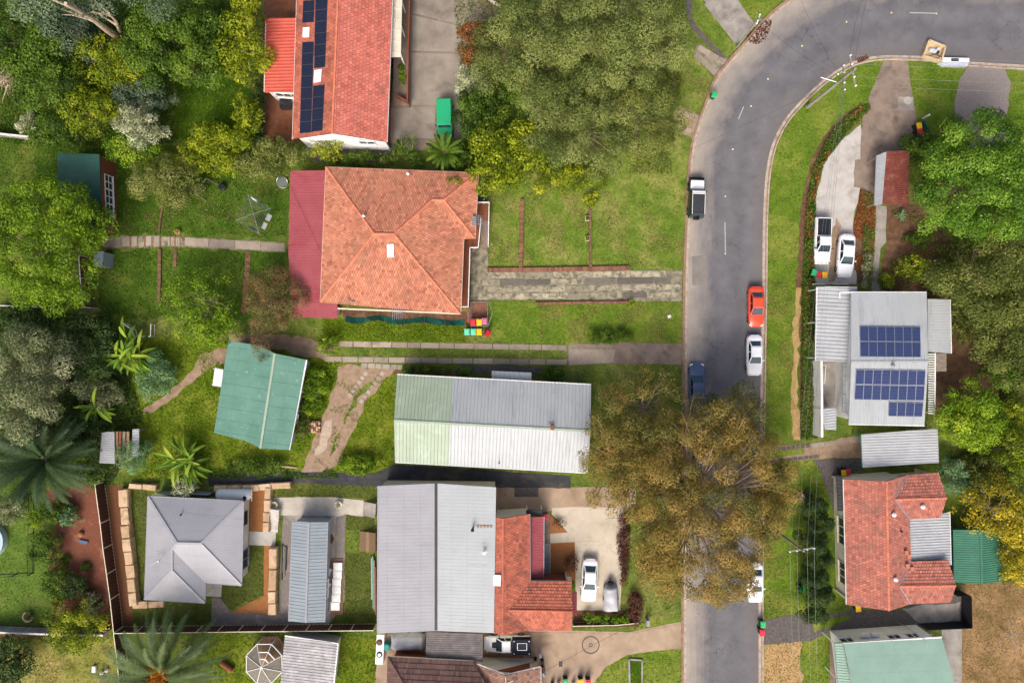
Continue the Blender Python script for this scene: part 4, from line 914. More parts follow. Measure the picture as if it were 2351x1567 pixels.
# ------------------------------------------------------------------ 11. white metal-roofed house with blue panels (right)
hM = thing('house', 'white metal roofed house with blue solar panels', 'house', P(2030,820))
e = 4.0; rz = 4.9
tl, tr, rl, rr, bl, br = (1954,671,e),(2127.6,671,e),(1954,831,rz),(2131,830,rz),(1949,973,e),(2122.5,976.5,e)
roM, WM = roof(hM, [[tr,tl,rl,rr],[bl,br,rr,rl]], 'metal', 'roof_white', [(rl,rr)], [(tl,tr),(bl,br)], 'roof_white', pitch=.3, ribw=.03, ribh=.025)
q = walls(hM, [tl,tr,br,bl], 3.85, .45, 'wall_white'); gable(hM, tl, rl, bl, 'wall_white', (.35,0)); gable(hM, tr, rr, br, 'wall_white', (-.35,0))
window(hM, q[3], q[0], 9, 11, 1.8, 3.0, out=(-1,0), mull=2); window(hM, q[3], q[0], 4, 5.5, 1.8, 3.0, out=(-1,0), mull=2); window(hM, q[0], q[1], 2, 4, 1.8, 3, out=(0,1), mull=2)
solar(hM, WM[0], [(1973,748),(2112,749.5),(2113,820.5),(1974,819)], 7, 2, 'cells_blue')
solar(hM, WM[1], [(1964.5,846.5),(2124,849),(2120,919.5),(1960.5,917)], 8, 2, 'cells_blue')
solar(hM, WM[1], [(2039.5,921),(2119,922.5),(2116,956.5),(2038.5,955)], 4, 1, 'cells_blue')
roofpipe(hM, WM[1], 2047, 838, .14, .4, 'steel')
wc = [(1873,828,2.9),(1876,659,2.9),(1968,660,3.1),(1950,830,3.1)]
roof(hM, [wc], 'metal', 'roof_zinc', gutters=[((1873,828,2.9),(1876,659,2.9)),((1876,659,2.9),(1968,660,3.1))], pitch=.42, ribw=.08, ribh=.06, name='carport_roof'); posts(hM, [(1877,664),(1876,740),(1876,822),(1920,662)], 2.85, .05)
g = Geo(); g.bar(P(1954,671,4.15), P(1928,671,4.15), .1, .1); g.bar(P(1928,671,4.15), P(1928,686,4.15), .1, .1); g.build('downpipe', 'white_paint', hM)
roof(hM, [[(2184,811,3.0),(2181,687,3.0),(2130,686,3.3),(2131,807,3.3)]], 'metal', 'roof_white', gutters=[((2184,811,3.0),(2181,687,3.0))], pitch=.3, ribw=.025, ribh=.02, name='rear_roof'); walls(hM, [(2184,811,3.0),(2181,687,3.0),(2133,686,3.0),(2133,807,3.0)], 2.9, .3, 'wall_white', name='rear_wall')
for k in range(26):
    y = 813 + k * 5.4; g = Geo(); g.bar(P(2131,y,3.1), P(2147,y,3.0), .12, .05); g.build('pergola_slat', 'white_paint', hM)
g = Geo(); g.bar(P(2147,810,3.0), P(2146,953,3.0), .1, .12); g.build('pergola_beam', 'white_paint', hM); posts(hM, [(2146,812),(2146,880),(2146,950)], 3.0, .05)
roof(hM, [[(2173,852,2.9),(2173,811,2.9),(2149,811,2.9),(2149,852,2.9)]], 'metal', 'wood_grey', pitch=.2, name='landing_roof'); posts(hM, [(2172,850),(2172,813)], 2.85, .05)
g = Geo(); g.bar(P(1876,828,1.2), P(1877,1000,1.2), .25, 2.3); g.build('garden_wall', 'wall_white', hM)
sheet('courtyard', [(1878,828),(1950,830),(1948,955),(1878,955)], .03, 'concrete_mid')
roof(hM, [[(1935,948,2.5),(1936,833,2.5),(1952,833,3.2),(1950,952,3.2)]], 'metal', 'roof_white', pitch=1.0, name='side_awning')
roof(hM, [[(1895,986,2.3),(1882,937,2.3),(1920,937,2.4),(1920,986,2.4)]], 'metal', 'roof_zinc', pitch=.3, ribw=.07, ribh=.05, name='small_awning'); posts(hM, [(1884,940),(1918,940),(1918,983),(1897,983)], 2.3, .04)
g = Geo()
for a, b_ in (((1880,838),(1896,838)), ((1896,838),(1893,880)), ((1880,880),(1893,880)), ((1882,858),(1890,860))): g.bar(P(*a,1.0), P(*b_,1.0), .06, .06)
g.build('washing_line', 'white_paint', hM)
# ------------------------------------------------------------------ 12. white skillion carport
hN = thing('carport', 'pale grey skillion carport beside the narrow paved driveway', 'carport', P(2065,1030))
f = [(1981,1073,2.5),(1977,997,2.5),(2153,983,2.8),(2155.5,1061,2.8)]; roof(hN, [f], 'metal', 'roof_zinc', gutters=[(f[0],f[1])], gm='roof_deepgreen', pitch=.3, ribw=.06, ribh=.05); posts(hN, [(1982,1000),(1984,1070),(2060,1066),(2150,988),(2152,1058)], 2.5, .05, 'roof_deepgreen')
# ------------------------------------------------------------------ 13. salmon tiled house with two rear gables
hO = thing('house', 'salmon tiled house with two rear gables and metal infill roof', 'house', P(2060,1245))
e = 3.4; rz = 4.6; gz = 4.27
LT, LB, TT, TB, RT, RB = (1937,1099.5,e),(1944,1386.5,e),(2035,1104,rz),(2040,1401,rz),(2080,1090,3.8),(2089,1386,3.8)
n1, n2, n3, n4, n5 = (2054,1145,gz),(2173,1142,gz),(2154,1084.5,3.6),(2087,1190,3.6),(2159,1187.5,3.6)
s1, s2, s3, s4, s5, s6 = (2064,1344,4.15),(2194,1343,4.15),(2091,1288,3.6),(2176.5,1285,3.6),(2090,1385,3.6),(2182,1381,3.6)
roO, WO = roof(hO, [[LB,LT,TT,TB],[(2080,1090,3.6),n1,TT],[n4,s3,TB,TT],[s3,s1,TB],[s1,s5,TB],[n1,n4,TT],[n3,(2080,1090,3.6),n1,n2],[n4,n5,n2,n1],[s4,s3,s1,s2],[s5,s6,s2,s1]], 'tile', 'tile_salmon', [(TT,TB),(n1,n2),(s1,s2)], [(LT,LB)], 'ridge_terracotta', gm='gutter_white', tw=.3, tl=.34)
for a, b_ in (((2080,1090,3.62), n1), (n1, n4), (s3, s1), (s1, s5)):
    g = Geo(); g.bar(P(*a) + Vector((0,0,.06)), P(*b_) + Vector((0,0,.06)), .14, .05); g.build('valley_flashing', 'steel', roO)
q = walls(hO, [LT,(2078,1092,e),(2155,1086,e),(2172,1142,e),(2158,1188,e),(2092,1190,e),(2092,1288,e),(2176,1285,e),(2192,1343,e),(2181,1381,e),(2088,1386,e),LB], 3.25, .45, 'wall_cream')
gable(hO, LT, TT, (2080,1090,3.6), 'wall_cream', (0,-.3)); gable(hO, LB, TB, (2089,1386,3.6), 'wall_cream', (0,.3)); gable(hO, n3, n2, n5, 'wall_cream', (-.35,0)); gable(hO, s4, s2, s6, 'wall_cream', (-.35,0))
a, b_ = q[0], q[11]
for t0, t1 in ((4.2, 7.2), (9.2, 11.6)): window(hO, a, b_, t0, t1, 1.0, 2.4, 'cream_paint', out=(-1,0), mull=3)
for t0, t1 in ((1.0, 3.0), (4.0, 5.4)): window(hO, q[0], q[1], t0, t1, 1.2, 2.3, 'cream_paint', out=(0,1), mull=2)
roof(hO, [[(2183.4,1296,2.9),(2180,1175,2.9),(2089,1191,3.3),(2090,1288,3.3)]], 'metal', 'roof_zinc', gutters=[((2183.4,1296,2.9),(2180,1175,2.9))], pitch=.3, ribw=.06, ribh=.05, name='infill_roof'); posts(hO, [(2178,1192),(2180,1280)], 2.9, .05)
roof(hO, [[(1924,1172,2.7),(1921,1091,2.7),(1938,1098,3.1),(1939,1172,3.1)]], 'metal', 'dark_metal', pitch=.4, name='side_awning')
for x, y, k in ((2049,1179,1), (2115,1161,7), (2053,1327,3)): roofpipe(hO, WO[2] if k != 7 else WO[7], x, y, .2, .35, 'white_paint', 'whirly_vent')
for x, y in ((2077,1266), (2083,1274), (2080,1296), (2090,1303)):
    p = campt(x, y, WO[2]); g = Geo(); g.box((p.x, p.y, p.z + .15), (.4, .45, .5)); g.build('chimney', 'tile_terracotta', hO, tint=True)
roofpipe(hO, WO[2], 2067, 1218, .1, .3, 'dark_metal')
# ------------------------------------------------------------------ 14. dark green shed, 15. sea-green roofed house, 16. rusty carport
hP = thing('shed', 'deep green gable shed behind the salmon tiled house', 'shed', P(2245,1280))
e = 2.5; rz = 3.0
a0,a1,b0,b1,c0,c1 = (2190,1215.5,e),(2192,1336,e),(2251,1215,rz),(2254,1339,rz),(2292,1222,e),(2303,1334,e)
roof(hP, [[a1,a0,b0,b1],[c0,c1,b1,b0]], 'metal', 'roof_deepgreen', [(b0,b1)], [(a0,a1)], gm='roof_deepgreen', pitch=.25, ribw=.05, ribh=.035); walls(hP, [a0,a1,c1,c0], 2.3, .2, 'roof_deepgreen')
hQ = thing('house', 'white house with sea green metal roof and black fence', 'house', P(2060,1560))
e = 4.2
f = [(2162.5,1462,e),(1937,1477,e),(1972,1640,5.0),(2212,1640,5.0)]
roof(hQ, [f], 'metal', 'roof_seagreen', gutters=[(f[0],f[1])], pitch=.3, ribw=.02, ribh=.018)
q = walls(hQ, [(2160,1463,e),(1940,1478,e),(1960,1640,e),(2205,1640,e)], 4.05, .3, 'wall_white')
for t0, t1 in ((1.2, 2.6), (3.3, 4.7), (8.6, 10.0)): window(hQ, q[0], q[1], t0, t1, 2.2, 3.2, 'white_paint', out=(0,1), mull=2)
for t in (6.0, 7.1):
    d = (Vector((*q[1],0)) - Vector((*q[0],0))).normalized(); p = Vector((*q[0],0)) + d * t + Vector((0,.35,2.4)); g = Geo(); g.box(p, (.85,.35,.6), math.atan2(d.y, d.x)); g.build('air_conditioner', 'white_paint', hQ)
roof(hQ, [[(1930,1640,3.2),(1916,1474,3.2),(1936,1475,3.7),(1965,1640,3.7)]], 'metal', 'roof_seagreen', pitch=.3, name='side_awning', ribw=.04, ribh=.04); posts(hQ, [(1918,1478),(1924,1560)], 3.15, .05)
hR = thing('carport', 'rusty gabled carport by the brown driveway', 'carport', P(2045,410))
a0,a1,b0,b1,c0,c1 = (2013,357,2.0),(2007,472,2.0),(2035,348,2.7),(2026,468,2.7),(2088,345,2.3),(2086,470,2.3)
roof(hR, [[a1,a0,b0,b1],[c0,c1,b1,b0]], 'metal', ['roof_zinc','roof_rust'], [], [], pitch=.22, ribw=.05, ribh=.04); posts(hR, [(2012,362),(2008,468),(2084,350),(2082,466)], 2.0, .05, 'wood_grey')
# ------------------------------------------------------------------ fences
mat('fence_brown', C(86,58,48), C(76,50,42), 1, .6)
mat('fence_cream', C(236,226,200), C(222,211,186), 2, .6)
mat('fence_green', C(70,116,94), C(58,100,82), 1, .6)
mat('fence_grey', C(176,172,166), C(150,146,140), 2, .8)
mat('fence_white', C(226,224,220), C(206,204,200), 2, .6)
mat('fence_maroon', C(124,66,62), C(104,54,52), 1, .7)
mat('fence_black', C(26,26,34), C(36,36,42), 1, .7)
mat('shade_cloth', C(40,124,108), C(30,100,88), 1.5, .8)
def fence(label, pts, h, pm, fm, step, rail_w=.07, group=None, rib=True, name='fence', solid=True):
    th = thing(name, label, 'fence', P(*pts[0]), group=group)
    def sect(A, B, last):
        d = B - A; L = d.length; dn = d.normalized(); n = Vector((-dn.y, dn.x, 0)); g = Geo(); k = max(2, int(L / .2))
        if rib:
            vs = []
            for i in range(k + 1):
                q = A + d * i / k + n * (.02 if i % 2 else -.02); vs += [(q.x, q.y, .05), (q.x, q.y, h - .04)]
            g.add(vs, [(2 * i, 2 * i + 2, 2 * i + 3, 2 * i + 1) for i in range(k)])
            vs2 = [(v[0] + n.x * .012, v[1] + n.y * .012, v[2]) for v in vs]; g.add(vs2, [(2 * i + 1, 2 * i + 3, 2 * i + 2, 2 * i) for i in range(k)])
        else: g.bar(A + Vector((0,0,h/2)), B + Vector((0,0,h/2)), .03, h - .08)
        if solid: g.build('panel', pm, th)
        g = Geo(); g.bar(A + Vector((0,0,h)), B + Vector((0,0,h)), rail_w, .06); g.build('top_rail', fm, th); g = Geo(); g.bar(A + Vector((0,0,.06)), B + Vector((0,0,.06)), .05, .06); g.build('bottom_rail', fm, th)
        for q in ([A, B] if last else [A]):
            g = Geo(); g.box((q.x, q.y, h / 2), (.09, .09, h)); g.build('post', fm, th)
    for a, b_ in zip(pts[:-1], pts[1:]):
        A, B = P(*a), P(*b_); k = max(1, round((B - A).length / step))
        for i in range(k): sect(A + (B - A) * i / k, A + (B - A) * (i + 1) / k, b_ is pts[-1] and i == k - 1)
    return th
fence('tall brown metal fence with cream posts along the red mulch garden', [(240,1105),(251.6,1191),(258,1248),(266,1305),(274,1362),(282,1437)], 1.8, 'fence_brown', 'fence_cream', 2.9)
fence('brown metal fence with cream posts behind the gravel yard and slate shed', [(283.5,1437.5),(420,1436),(560,1434),(864,1431)], 1.8, 'fence_brown', 'fence_cream', 2.62)
fence('brown metal fence beside the big orange hearted palm', [(282,1440),(290,1500),(298,1600)], 1.8, 'fence_brown', 'fence_cream', 2.9)
fence('low brown fence with cream rail behind the row of young shrubs', [(1314,1428),(1360,1427),(1410,1426),(1462,1421)], 1.0, 'fence_brown', 'fence_cream', 2.3)
fence('long pale timber fence below the mulch garden', [(-20,1436),(120,1441),(255,1444)], 1.6, 'fence_grey', 'fence_white', 2.6, .2)
fence('pale paling fence beside the leaning bare branched tree', [(-20,312),(88,323)], 1.5, 'fence_grey', 'fence_white', 2.4, .2)
fence('low grey rail fence under the big yellow green tree', [(10,702),(112,706)], .9, 'fence_grey', 'fence_white', 2.4, .12)
fence('maroon fence with white rails beside the small slate green shed', [(200,590),(203,640),(208,706),(226,708)], 1.5, 'fence_maroon', 'fence_white', 2.2, .1)
fence('curved green metal fence among olive trees', [(2225,684),(2236,730),(2250,785),(2262,815)], 1.8, 'fence_green', 'fence_green', 2.2)
fence('black screen fence beside the dry brown yard', [(2176,1354),(2206,1356),(2208,1426),(2108,1430)], 1.8, 'fence_black', 'black_metal', 2.6, .05, rib=False)
fence('white rail fence around the banana plants', [(292,742),(312,756),(318,772),(355,772),(356,745)], .9, 'fence_white', 'fence_white', 2.0, .12, solid=False)
fence('white pool style fence at the top of the parking court', [(1090,-14),(1120,2),(1150,22)], 1.1, 'fence_white', 'fence_maroon', 1.6, .1)
fence('thin dark wire fence across the left garden lawn', [(-20,1320),(40,1316),(76,1314),(78,1130)], .9, 'fence_green', 'black_metal', 2.5, .03, solid=False)
fence('grey panel wall behind the grey hip roofed house', [(372,1126),(440,1126),(492,1128)], 1.5, 'wall_grey', 'wall_grey', 2.2, .12, rib=False)
sc_ = thing('shade_screen', 'sagging green shade cloth screen beside the terracotta house', 'screen', P(930,740))
g = Geo(); vs = []; n = 18
for i in range(n + 1):
    x = 795 + (1066 - 795) * i / n; y = 730 + 9 * i / n + 3.5 * math.sin(i * .9); p = P(x, y); zt = .6 + .12 * math.sin(i * 1.7); q = P(x, y + 2.5 + 2 * math.sin(i * 1.1)); vs += [(p.x, p.y + .3, .02), (q.x, q.y - .25, zt)]
g.add(vs, [(2 * i, 2 * i + 2, 2 * i + 3, 2 * i + 1) for i in range(n)]); g.build('cloth', 'shade_cloth', sc_)
for i in range(0, n + 1, 3):
    g = Geo(); g.tube([vs[2 * i], vs[2 * i + 1]], .03); g.build('post', 'steel_dull', sc_)
# ------------------------------------------------------------------ sandstone block walls
def blockwall(label, pts, bl, bw, bh, j=.06, name='retaining_wall', m='sandstone', part='sandstone_block'):
    th = thing(name, label, 'wall', P(*pts[0]))
    for a, b_ in zip(pts[:-1], pts[1:]):
        A, B = P(*a), P(*b_); d = B - A; L = d.length; k = max(1, round(L / bl)); an = math.atan2(d.y, d.x)
        for i in range(k):
            c = A + d * ((i + .5) / k); l = L / k - .05; w = bw * random.uniform(.88, 1.1); h = bh * random.uniform(.9, 1.08); g = Geo()
            hz = [(-l/2,-w/2),(l/2,-w/2),(l/2,w/2),(-l/2,w/2)]; cs, sn = math.cos(an), math.sin(an); vs = []
            for z, s_ in ((0, 1.0), (h * .86, 1.0), (h, .9)):
                for x, y in hz:
                    x = x * s_ + random.uniform(-j, j) * .5; y = y * s_ + random.uniform(-j, j); vs.append((c.x + x * cs - y * sn, c.y + x * sn + y * cs, z))
            g.add(vs, [(0,1,5,4),(1,2,6,5),(2,3,7,6),(3,0,4,7),(4,5,9,8),(5,6,10,9),(6,7,11,10),(7,4,8,11),(8,9,10,11)], 0, random.random()); g.build(part, m, th, tint=True)
        w2 = np.array((-(B-A).y, (B-A).x)) / L * bw * .5; HARD.append(np.array([(A.x + w2[0], A.y + w2[1]), (B.x + w2[0], B.y + w2[1]), (B.x - w2[0], B.y - w2[1]), (A.x - w2[0], A.y - w2[1])]))
    return th
blockwall('sandstone block wall between brown mulch and the grey house', [(291,1118),(296,1200),(306,1290),(315,1384)], 1.7, .95, .9)
blockwall('short sandstone block wall below the grey house', [(309,1384),(382,1382)], 1.5, .7, .6)
blockwall('sandstone blocks behind the white flowering shrub', [(302,1112),(366,1116)], 1.6, .6, .7)
blockwall('sandstone block wall beside the white concrete steps', [(621,1114),(619,1170),(616,1216)], 1.3, .75, 1.0)
blockwall('sandstone block wall between turf and gravel yard', [(632,1252),(632,1300),(630,1350),(630,1405)], 1.8, .8, .9)
blockwall('sandstone blocks beside the white water tank', [(496,1118),(560,1118),(600,1116),(628,1113),(672,1110)], 1.7, .75, .8)
def bricks(label, pts, h, w=.23, m='brick', name='brick_edging', bl=.24):
    g = Geo()
    for a, b_ in zip(pts[:-1], pts[1:]):
        A, B = P(*a), P(*b_); d = B - A; L = d.length; k = max(1, int(L / bl)); an = math.atan2(d.y, d.x)
        for lay in range(max(1, round(h / .15))):
            for i in range(k):
                c = A + d * ((i + .5) / k); hh = h / max(1, round(h / .15)); g.box((c.x, c.y, lay * hh + hh / 2), (L / k - .02, w + random.uniform(-.02, .02), hh - .01), an + random.uniform(-.05, .05), 0, 1, random.random())
    return tag(g.build(name, m, origin='base', tint=True), label, 'edging')
bricks('low brick edging along the top of the old slab driveway', [(1119,620),(1250,619),(1445,615)], .3, .45)
bricks('low brick edging along the lower side of the old slab driveway', [(1230,697),(1330,695),(1443,694)], .28, .3)
bricks('low brown brick wall nearest the stairs on the front lawn', [(1199,458),(1197,540),(1195,614)], .35, .4)
bricks('thin maroon brick wall with two plant boxes on the front lawn', [(1354,470),(1355,540),(1355,612)], .35, .25, 'brick_brown')
bricks('weathered brick row across the back lawn above the path', [(376,470),(370,500),(366,535)], .2, .2, 'brick_brown')
bricks('weathered brick row across the back lawn below the path', [(368,572),(368,640),(366,690)], .25, .35, 'brick_brown')
bricks('orange brick strip on the back lawn by the bottlebrush', [(570,578),(566,640),(560,720)], .06, .6, 'brick')
bricks('short mossy brick row beside the garden path steps', [(404,572),(402,612)], .15, .35, 'brick_brown')
pt = thing('brick_patio', 'small red brick patio behind the row of bins', 'patio', P(1098,715))
g = Geo(); HARD.append(np.array([tuple(P(x,y)[:2]) for x, y in ((1066,690),(1120,690),(1120,750),(1066,750))]))
for i in range(18):
    for j in range(24):
        p = P(1082 + i * 2.05, 693 + j * 2.1); g.box((p.x, p.y, .06), (.1, .1, .12), 0, 0, 1, random.random())
g.build('paving', 'brick', pt, tint=True)['kind'] = 'stuff'
g = Geo()
for k in range(18): g.bar(P(1070 + k * .25, 705 + k * 2.1, .3), P(1079, 705 + k * 2.1, .3), .1, .6)
g.build('garden_wall', 'brick', pt, tint=True)
g = Geo()
for a, b_ in (((1081,693),(1118,693)), ((1081,693),(1081,748)), ((1081,748),(1119,749)), ((1119,693),(1119,749)), ((1121,693),(1131,716)), ((1131,716),(1121,748))): g.bar(P(*a,.8), P(*b_,.8), .05, .05)
for x, y in ((1081,693),(1118,693),(1081,748),(1119,749),(1131,716)): p = P(x,y,.8); g.box((p.x,p.y,.4),(.05,.05,.8))
g.build('railing', 'steel_dull', pt)
# ------------------------------------------------------------------ steps
mat('paver_pale', C(208,204,196), C(186,181,172), 2, .85, attr=True, dirt=C(150,142,130), dscale=1.5)
mat('step_timber', C(170,146,116), C(110,88,66), 4, .9, attr=True)
def steps(label, a, b_, n, w, h0, h1, m, pm=None):
    th = thing('steps', label, 'steps', P(*a)); A, B = P(*a), P(*b_); d = B - A; an = math.atan2(d.y, d.x)
    for i in range(n):
        h = h0 + (h1 - h0) * i / max(1, n - 1); c = A + d * ((i + .5) / n); g = Geo(); g.box((c.x, c.y, h / 2), (d.length / n * .9, w, h), an, 0, 1, random.random()); g.build('step', m, th, tint=True)
    q = Vector((-d.y, d.x, 0)).normalized() * w / 2; HARD.append(np.array([(v.x, v.y) for v in (A + q, B + q, B - q, A - q)]))
    return th
steps('white concrete steps beside the sandstone wall', (636,1164), (627,1220), 7, 1.15, .95, .15, 'paver_pale')
steps('grey concrete steps against the grey metal wing', (834,1166), (866,1168), 5, 1.6, .15, .9, 'concrete_mid')
steps('timber sleeper steps against the grey metal wing', (826,1240), (866,1240), 5, 2.2, .15, .9, 'step_timber')
# ------------------------------------------------------------------ vehicles (local: +y is the front)
def paint(name, c, rough=.28):
    return mat(name, c, tuple(x * .94 for x in c[:3]) + (1,), .6, rough, spec=.5, coat=.4)
paint('paint_white', C(240,242,244)); paint('paint_orange', C(232,80,48)); paint('paint_blue', C(74,94,128)); paint('paint_dark', C(70,72,78)); paint('paint_black', C(34,38,44)); paint('paint_green', C(24,164,110), .5)
mat('glass_car', C(58,78,86), C(40,56,62), 1.2, .08, spec=.7); mat('glass_dark', C(22,28,34), C(28,34,40), 1.2, .1, spec=.6)
mat('lamp', C(236,234,228), C(220,218,212), 2, .15, spec=.6); mat('lamp_red', C(170,26,26), C(140,20,20), 2, .2, spec=.5); mat('tonneau', C(34,36,44), C(42,44,52), 2, .85, spec=.15)
def loft(g, st, m=0):
    rings = []
    for (y, w, zl, zt, cr) in st:
        half = [(w * .86, zl), (w * .98, zl + .12), (w, zl + (zt - zl) * .55), (w * .95, zt - .06), (w * .82, zt - .008), (w * .4, zt + cr)]
        rings.append([(x, y, z) for x, z in half] + [(0, y, zt + cr * 1.25)] + [(-x, y, z) for x, z in half[::-1]])
    n = len(rings[0]); vs = [v for r in rings for v in r]; fs = []
    for i in range(len(rings) - 1):
        for j in range(n - 1): fs.append((i * n + j, i * n + j + 1, (i + 1) * n + j + 1, (i + 1) * n + j))
        fs.append((i * n + n - 1, i * n, (i + 1) * n, (i + 1) * n + n - 1))
    fs.append(tuple(range(n))); fs.append(tuple(range((len(rings) - 1) * n, len(rings) * n))[::-1]); g.add(vs, fs, m)
def cabin(root, pm, b0, b1, wb, zb, t0, t1, wt, zt, glass='glass_car', sides=2):
    # b0 rear base, b1 front base, t0/t1 roof rear/front
    B = [(-wb, b0, zb), (wb, b0, zb), (wb, b1, zb), (-wb, b1, zb)]; T = [(-wt, t0, zt), (wt, t0, zt), (wt, t1, zt), (-wt, t1, zt)]
    T2 = [(-wt * .8, t0 + .1, zt + .04), (wt * .8, t0 + .1, zt + .04), (wt * .8, t1 - .1, zt + .04), (-wt * .8, t1 - .1, zt + .04)]
    g = Geo(); fs = [(0, 1, 5, 4), (1, 2, 6, 5), (2, 3, 7, 6), (3, 0, 4, 7), (4, 5, 9, 8), (5, 6, 10, 9), (6, 7, 11, 10), (7, 4, 8, 11), (8, 9, 10, 11)]
    g.add(B + T + T2, fs); g.build('cabin', pm, root)
    def pane(a, b_, c, d, name, ins=(.07, .1), m=glass):
        a, b_, c, d = map(Vector, (a, b_, c, d)); n = (b_ - a).cross(d - a).normalized(); ct = (a + b_ + c + d) / 4
        if n.dot(ct - Vector((0, (b0 + b1) / 2, zb))) < 0: n = -n
        def bl(u, v): return (a * (1 - u) + b_ * u) * (1 - v) + (d * (1 - u) + c * u) * v + n * .012
        u0, v0 = ins; g = Geo(); g.add([bl(u0, v0), bl(1 - u0, v0), bl(1 - u0, 1 - v0), bl(u0, 1 - v0)], [(0, 1, 2, 3)]); g.build(name, m, root)
    pane(B[3], B[2], T[2], T[3], 'windscreen', (.07, .06)); pane(B[0], B[1], T[1], T[0], 'rear_window', (.1, .12))
    for s in (0, 1):
        bb = (B[3], B[0], T[0], T[3]) if s == 0 else (B[1], B[2], T[2], T[1])
        bb = [Vector(v) for v in bb]
        for k in range(sides):
            u0, u1 = k / sides, (k + 1) / sides; pane(bb[0] + (bb[1] - bb[0]) * u0, bb[0] + (bb[1] - bb[0]) * u1, bb[3] + (bb[2] - bb[3]) * u1, bb[3] + (bb[2] - bb[3]) * u0, 'side_window', (.06, .14), 'glass_dark')
def wheels(root, ys, x, r=.33, w=.22):
    for y in ys:
        for s in (-1, 1):
            g = Geo(); g.tube([(s * (x - w), y, r), (s * (x - w + .04), y, r), (s * (x - .03), y, r), (s * x, y, r)], [r * .88, r, r, r * .9], 16); wh = g.build('wheel', 'rubber', root)
            g = Geo(); g.tube([(s * (x - .05), y, r), (s * (x + .006), y, r)], [r * .62, r * .58], 12); g.build('rim', 'steel_dull', wh)
def mirrors(root, y, x, z, m):
    for s in (-1, 1):
        g = Geo(); g.box((s * (x + .1), y, z), (.22, .1, .14)); g.build('mirror', m, root)
def lamps(root, yf, yr, x, zf, zr):
    for s in (-1, 1):
        g = Geo(); g.box((s * x, yf, zf), (.34, .26, .12), s * -.35); g.build('headlight', 'lamp', root); g = Geo(); g.box((s * x, yr, zr), (.26, .16, .14), s * .3); g.build('tail_light', 'lamp_red', root)
def sedan(name, label, px, py, rot, pm, L=4.6, Wd=1.78, group=None):
    root = thing(name, label, 'car', (0, 0, 0), 0, group, local=True); h = L / 2; w = Wd / 2; g = Geo()
    loft(g, [(-h, w * .74, .42, .78, .0), (-h + .1, w * .86, .3, .9, .01), (-h + .45, w * .96, .25, .96, .02), (-h * .55, w, .22, .97, .02), (-.2, w, .2, .95, .02), (h * .42, w, .22, .93, .03), (h * .62, w * .98, .22, .88, .045), (h * .82, w * .93, .25, .8, .04), (h - .1, w * .8, .28, .68, .02), (h, w * .62, .38, .58, .0)])
    g.build('body', pm, root, smooth=True)
    cabin(root, pm, -h * .74, h * .42, w * .86, .92, -h * .42, h * .06, w * .66, 1.42)
    wheels(root, (-h * .6, h * .62), w * .99); mirrors(root, h * .26, w * .95, .95, pm); lamps(root, h - .24, -h + .12, w * .7, .66, .82)
    for y0, zz in ((h - .05, .4), (-h + .05, .45)):
        g = Geo(); g.box((0, y0, zz), (Wd * .66, .16, .2)); g.build('bumper', pm, root)
    p = P(px, py, .6); root.location = (p.x, p.y, .0); root.rotation_euler = (0, 0, rot); return root
PI = math.pi; ROADZ = .06
def onroad(o, z=ROADZ): o.location.z = z; return o
onroad(sedan('parked_car', 'orange red sedan parked against the kerb', 1735, 704, PI, 'paint_orange', 4.6))
onroad(sedan('parked_car', 'white sedan parked behind the orange red one', 1731, 815, PI, 'paint_white', 4.6))
onroad(sedan('parked_car', 'white sedan parked half under the brown leafed street tree', 1733, 1336, PI, 'paint_white', 4.5))
onroad(sedan('parked_car', 'blue sedan parked with its rear under the brown leafed tree', 1599, 880, 0, 'paint_blue', 4.7))
onroad(sedan('parked_car', 'dark grey car hidden beneath the brown leafed street tree', 1605, 1030, 0, 'paint_dark', 4.5))
onroad(sedan('parked_car', 'white sedan beside the white ute on the pale driveway', 1941, 587, PI - .07, 'paint_white', 4.9, 1.86), .03)
onroad(sedan('parked_car', 'white sedan on the cream driveway by the covered trailer', 1353, 1330, PI - .05, 'paint_white', 4.9, 1.84), .04)
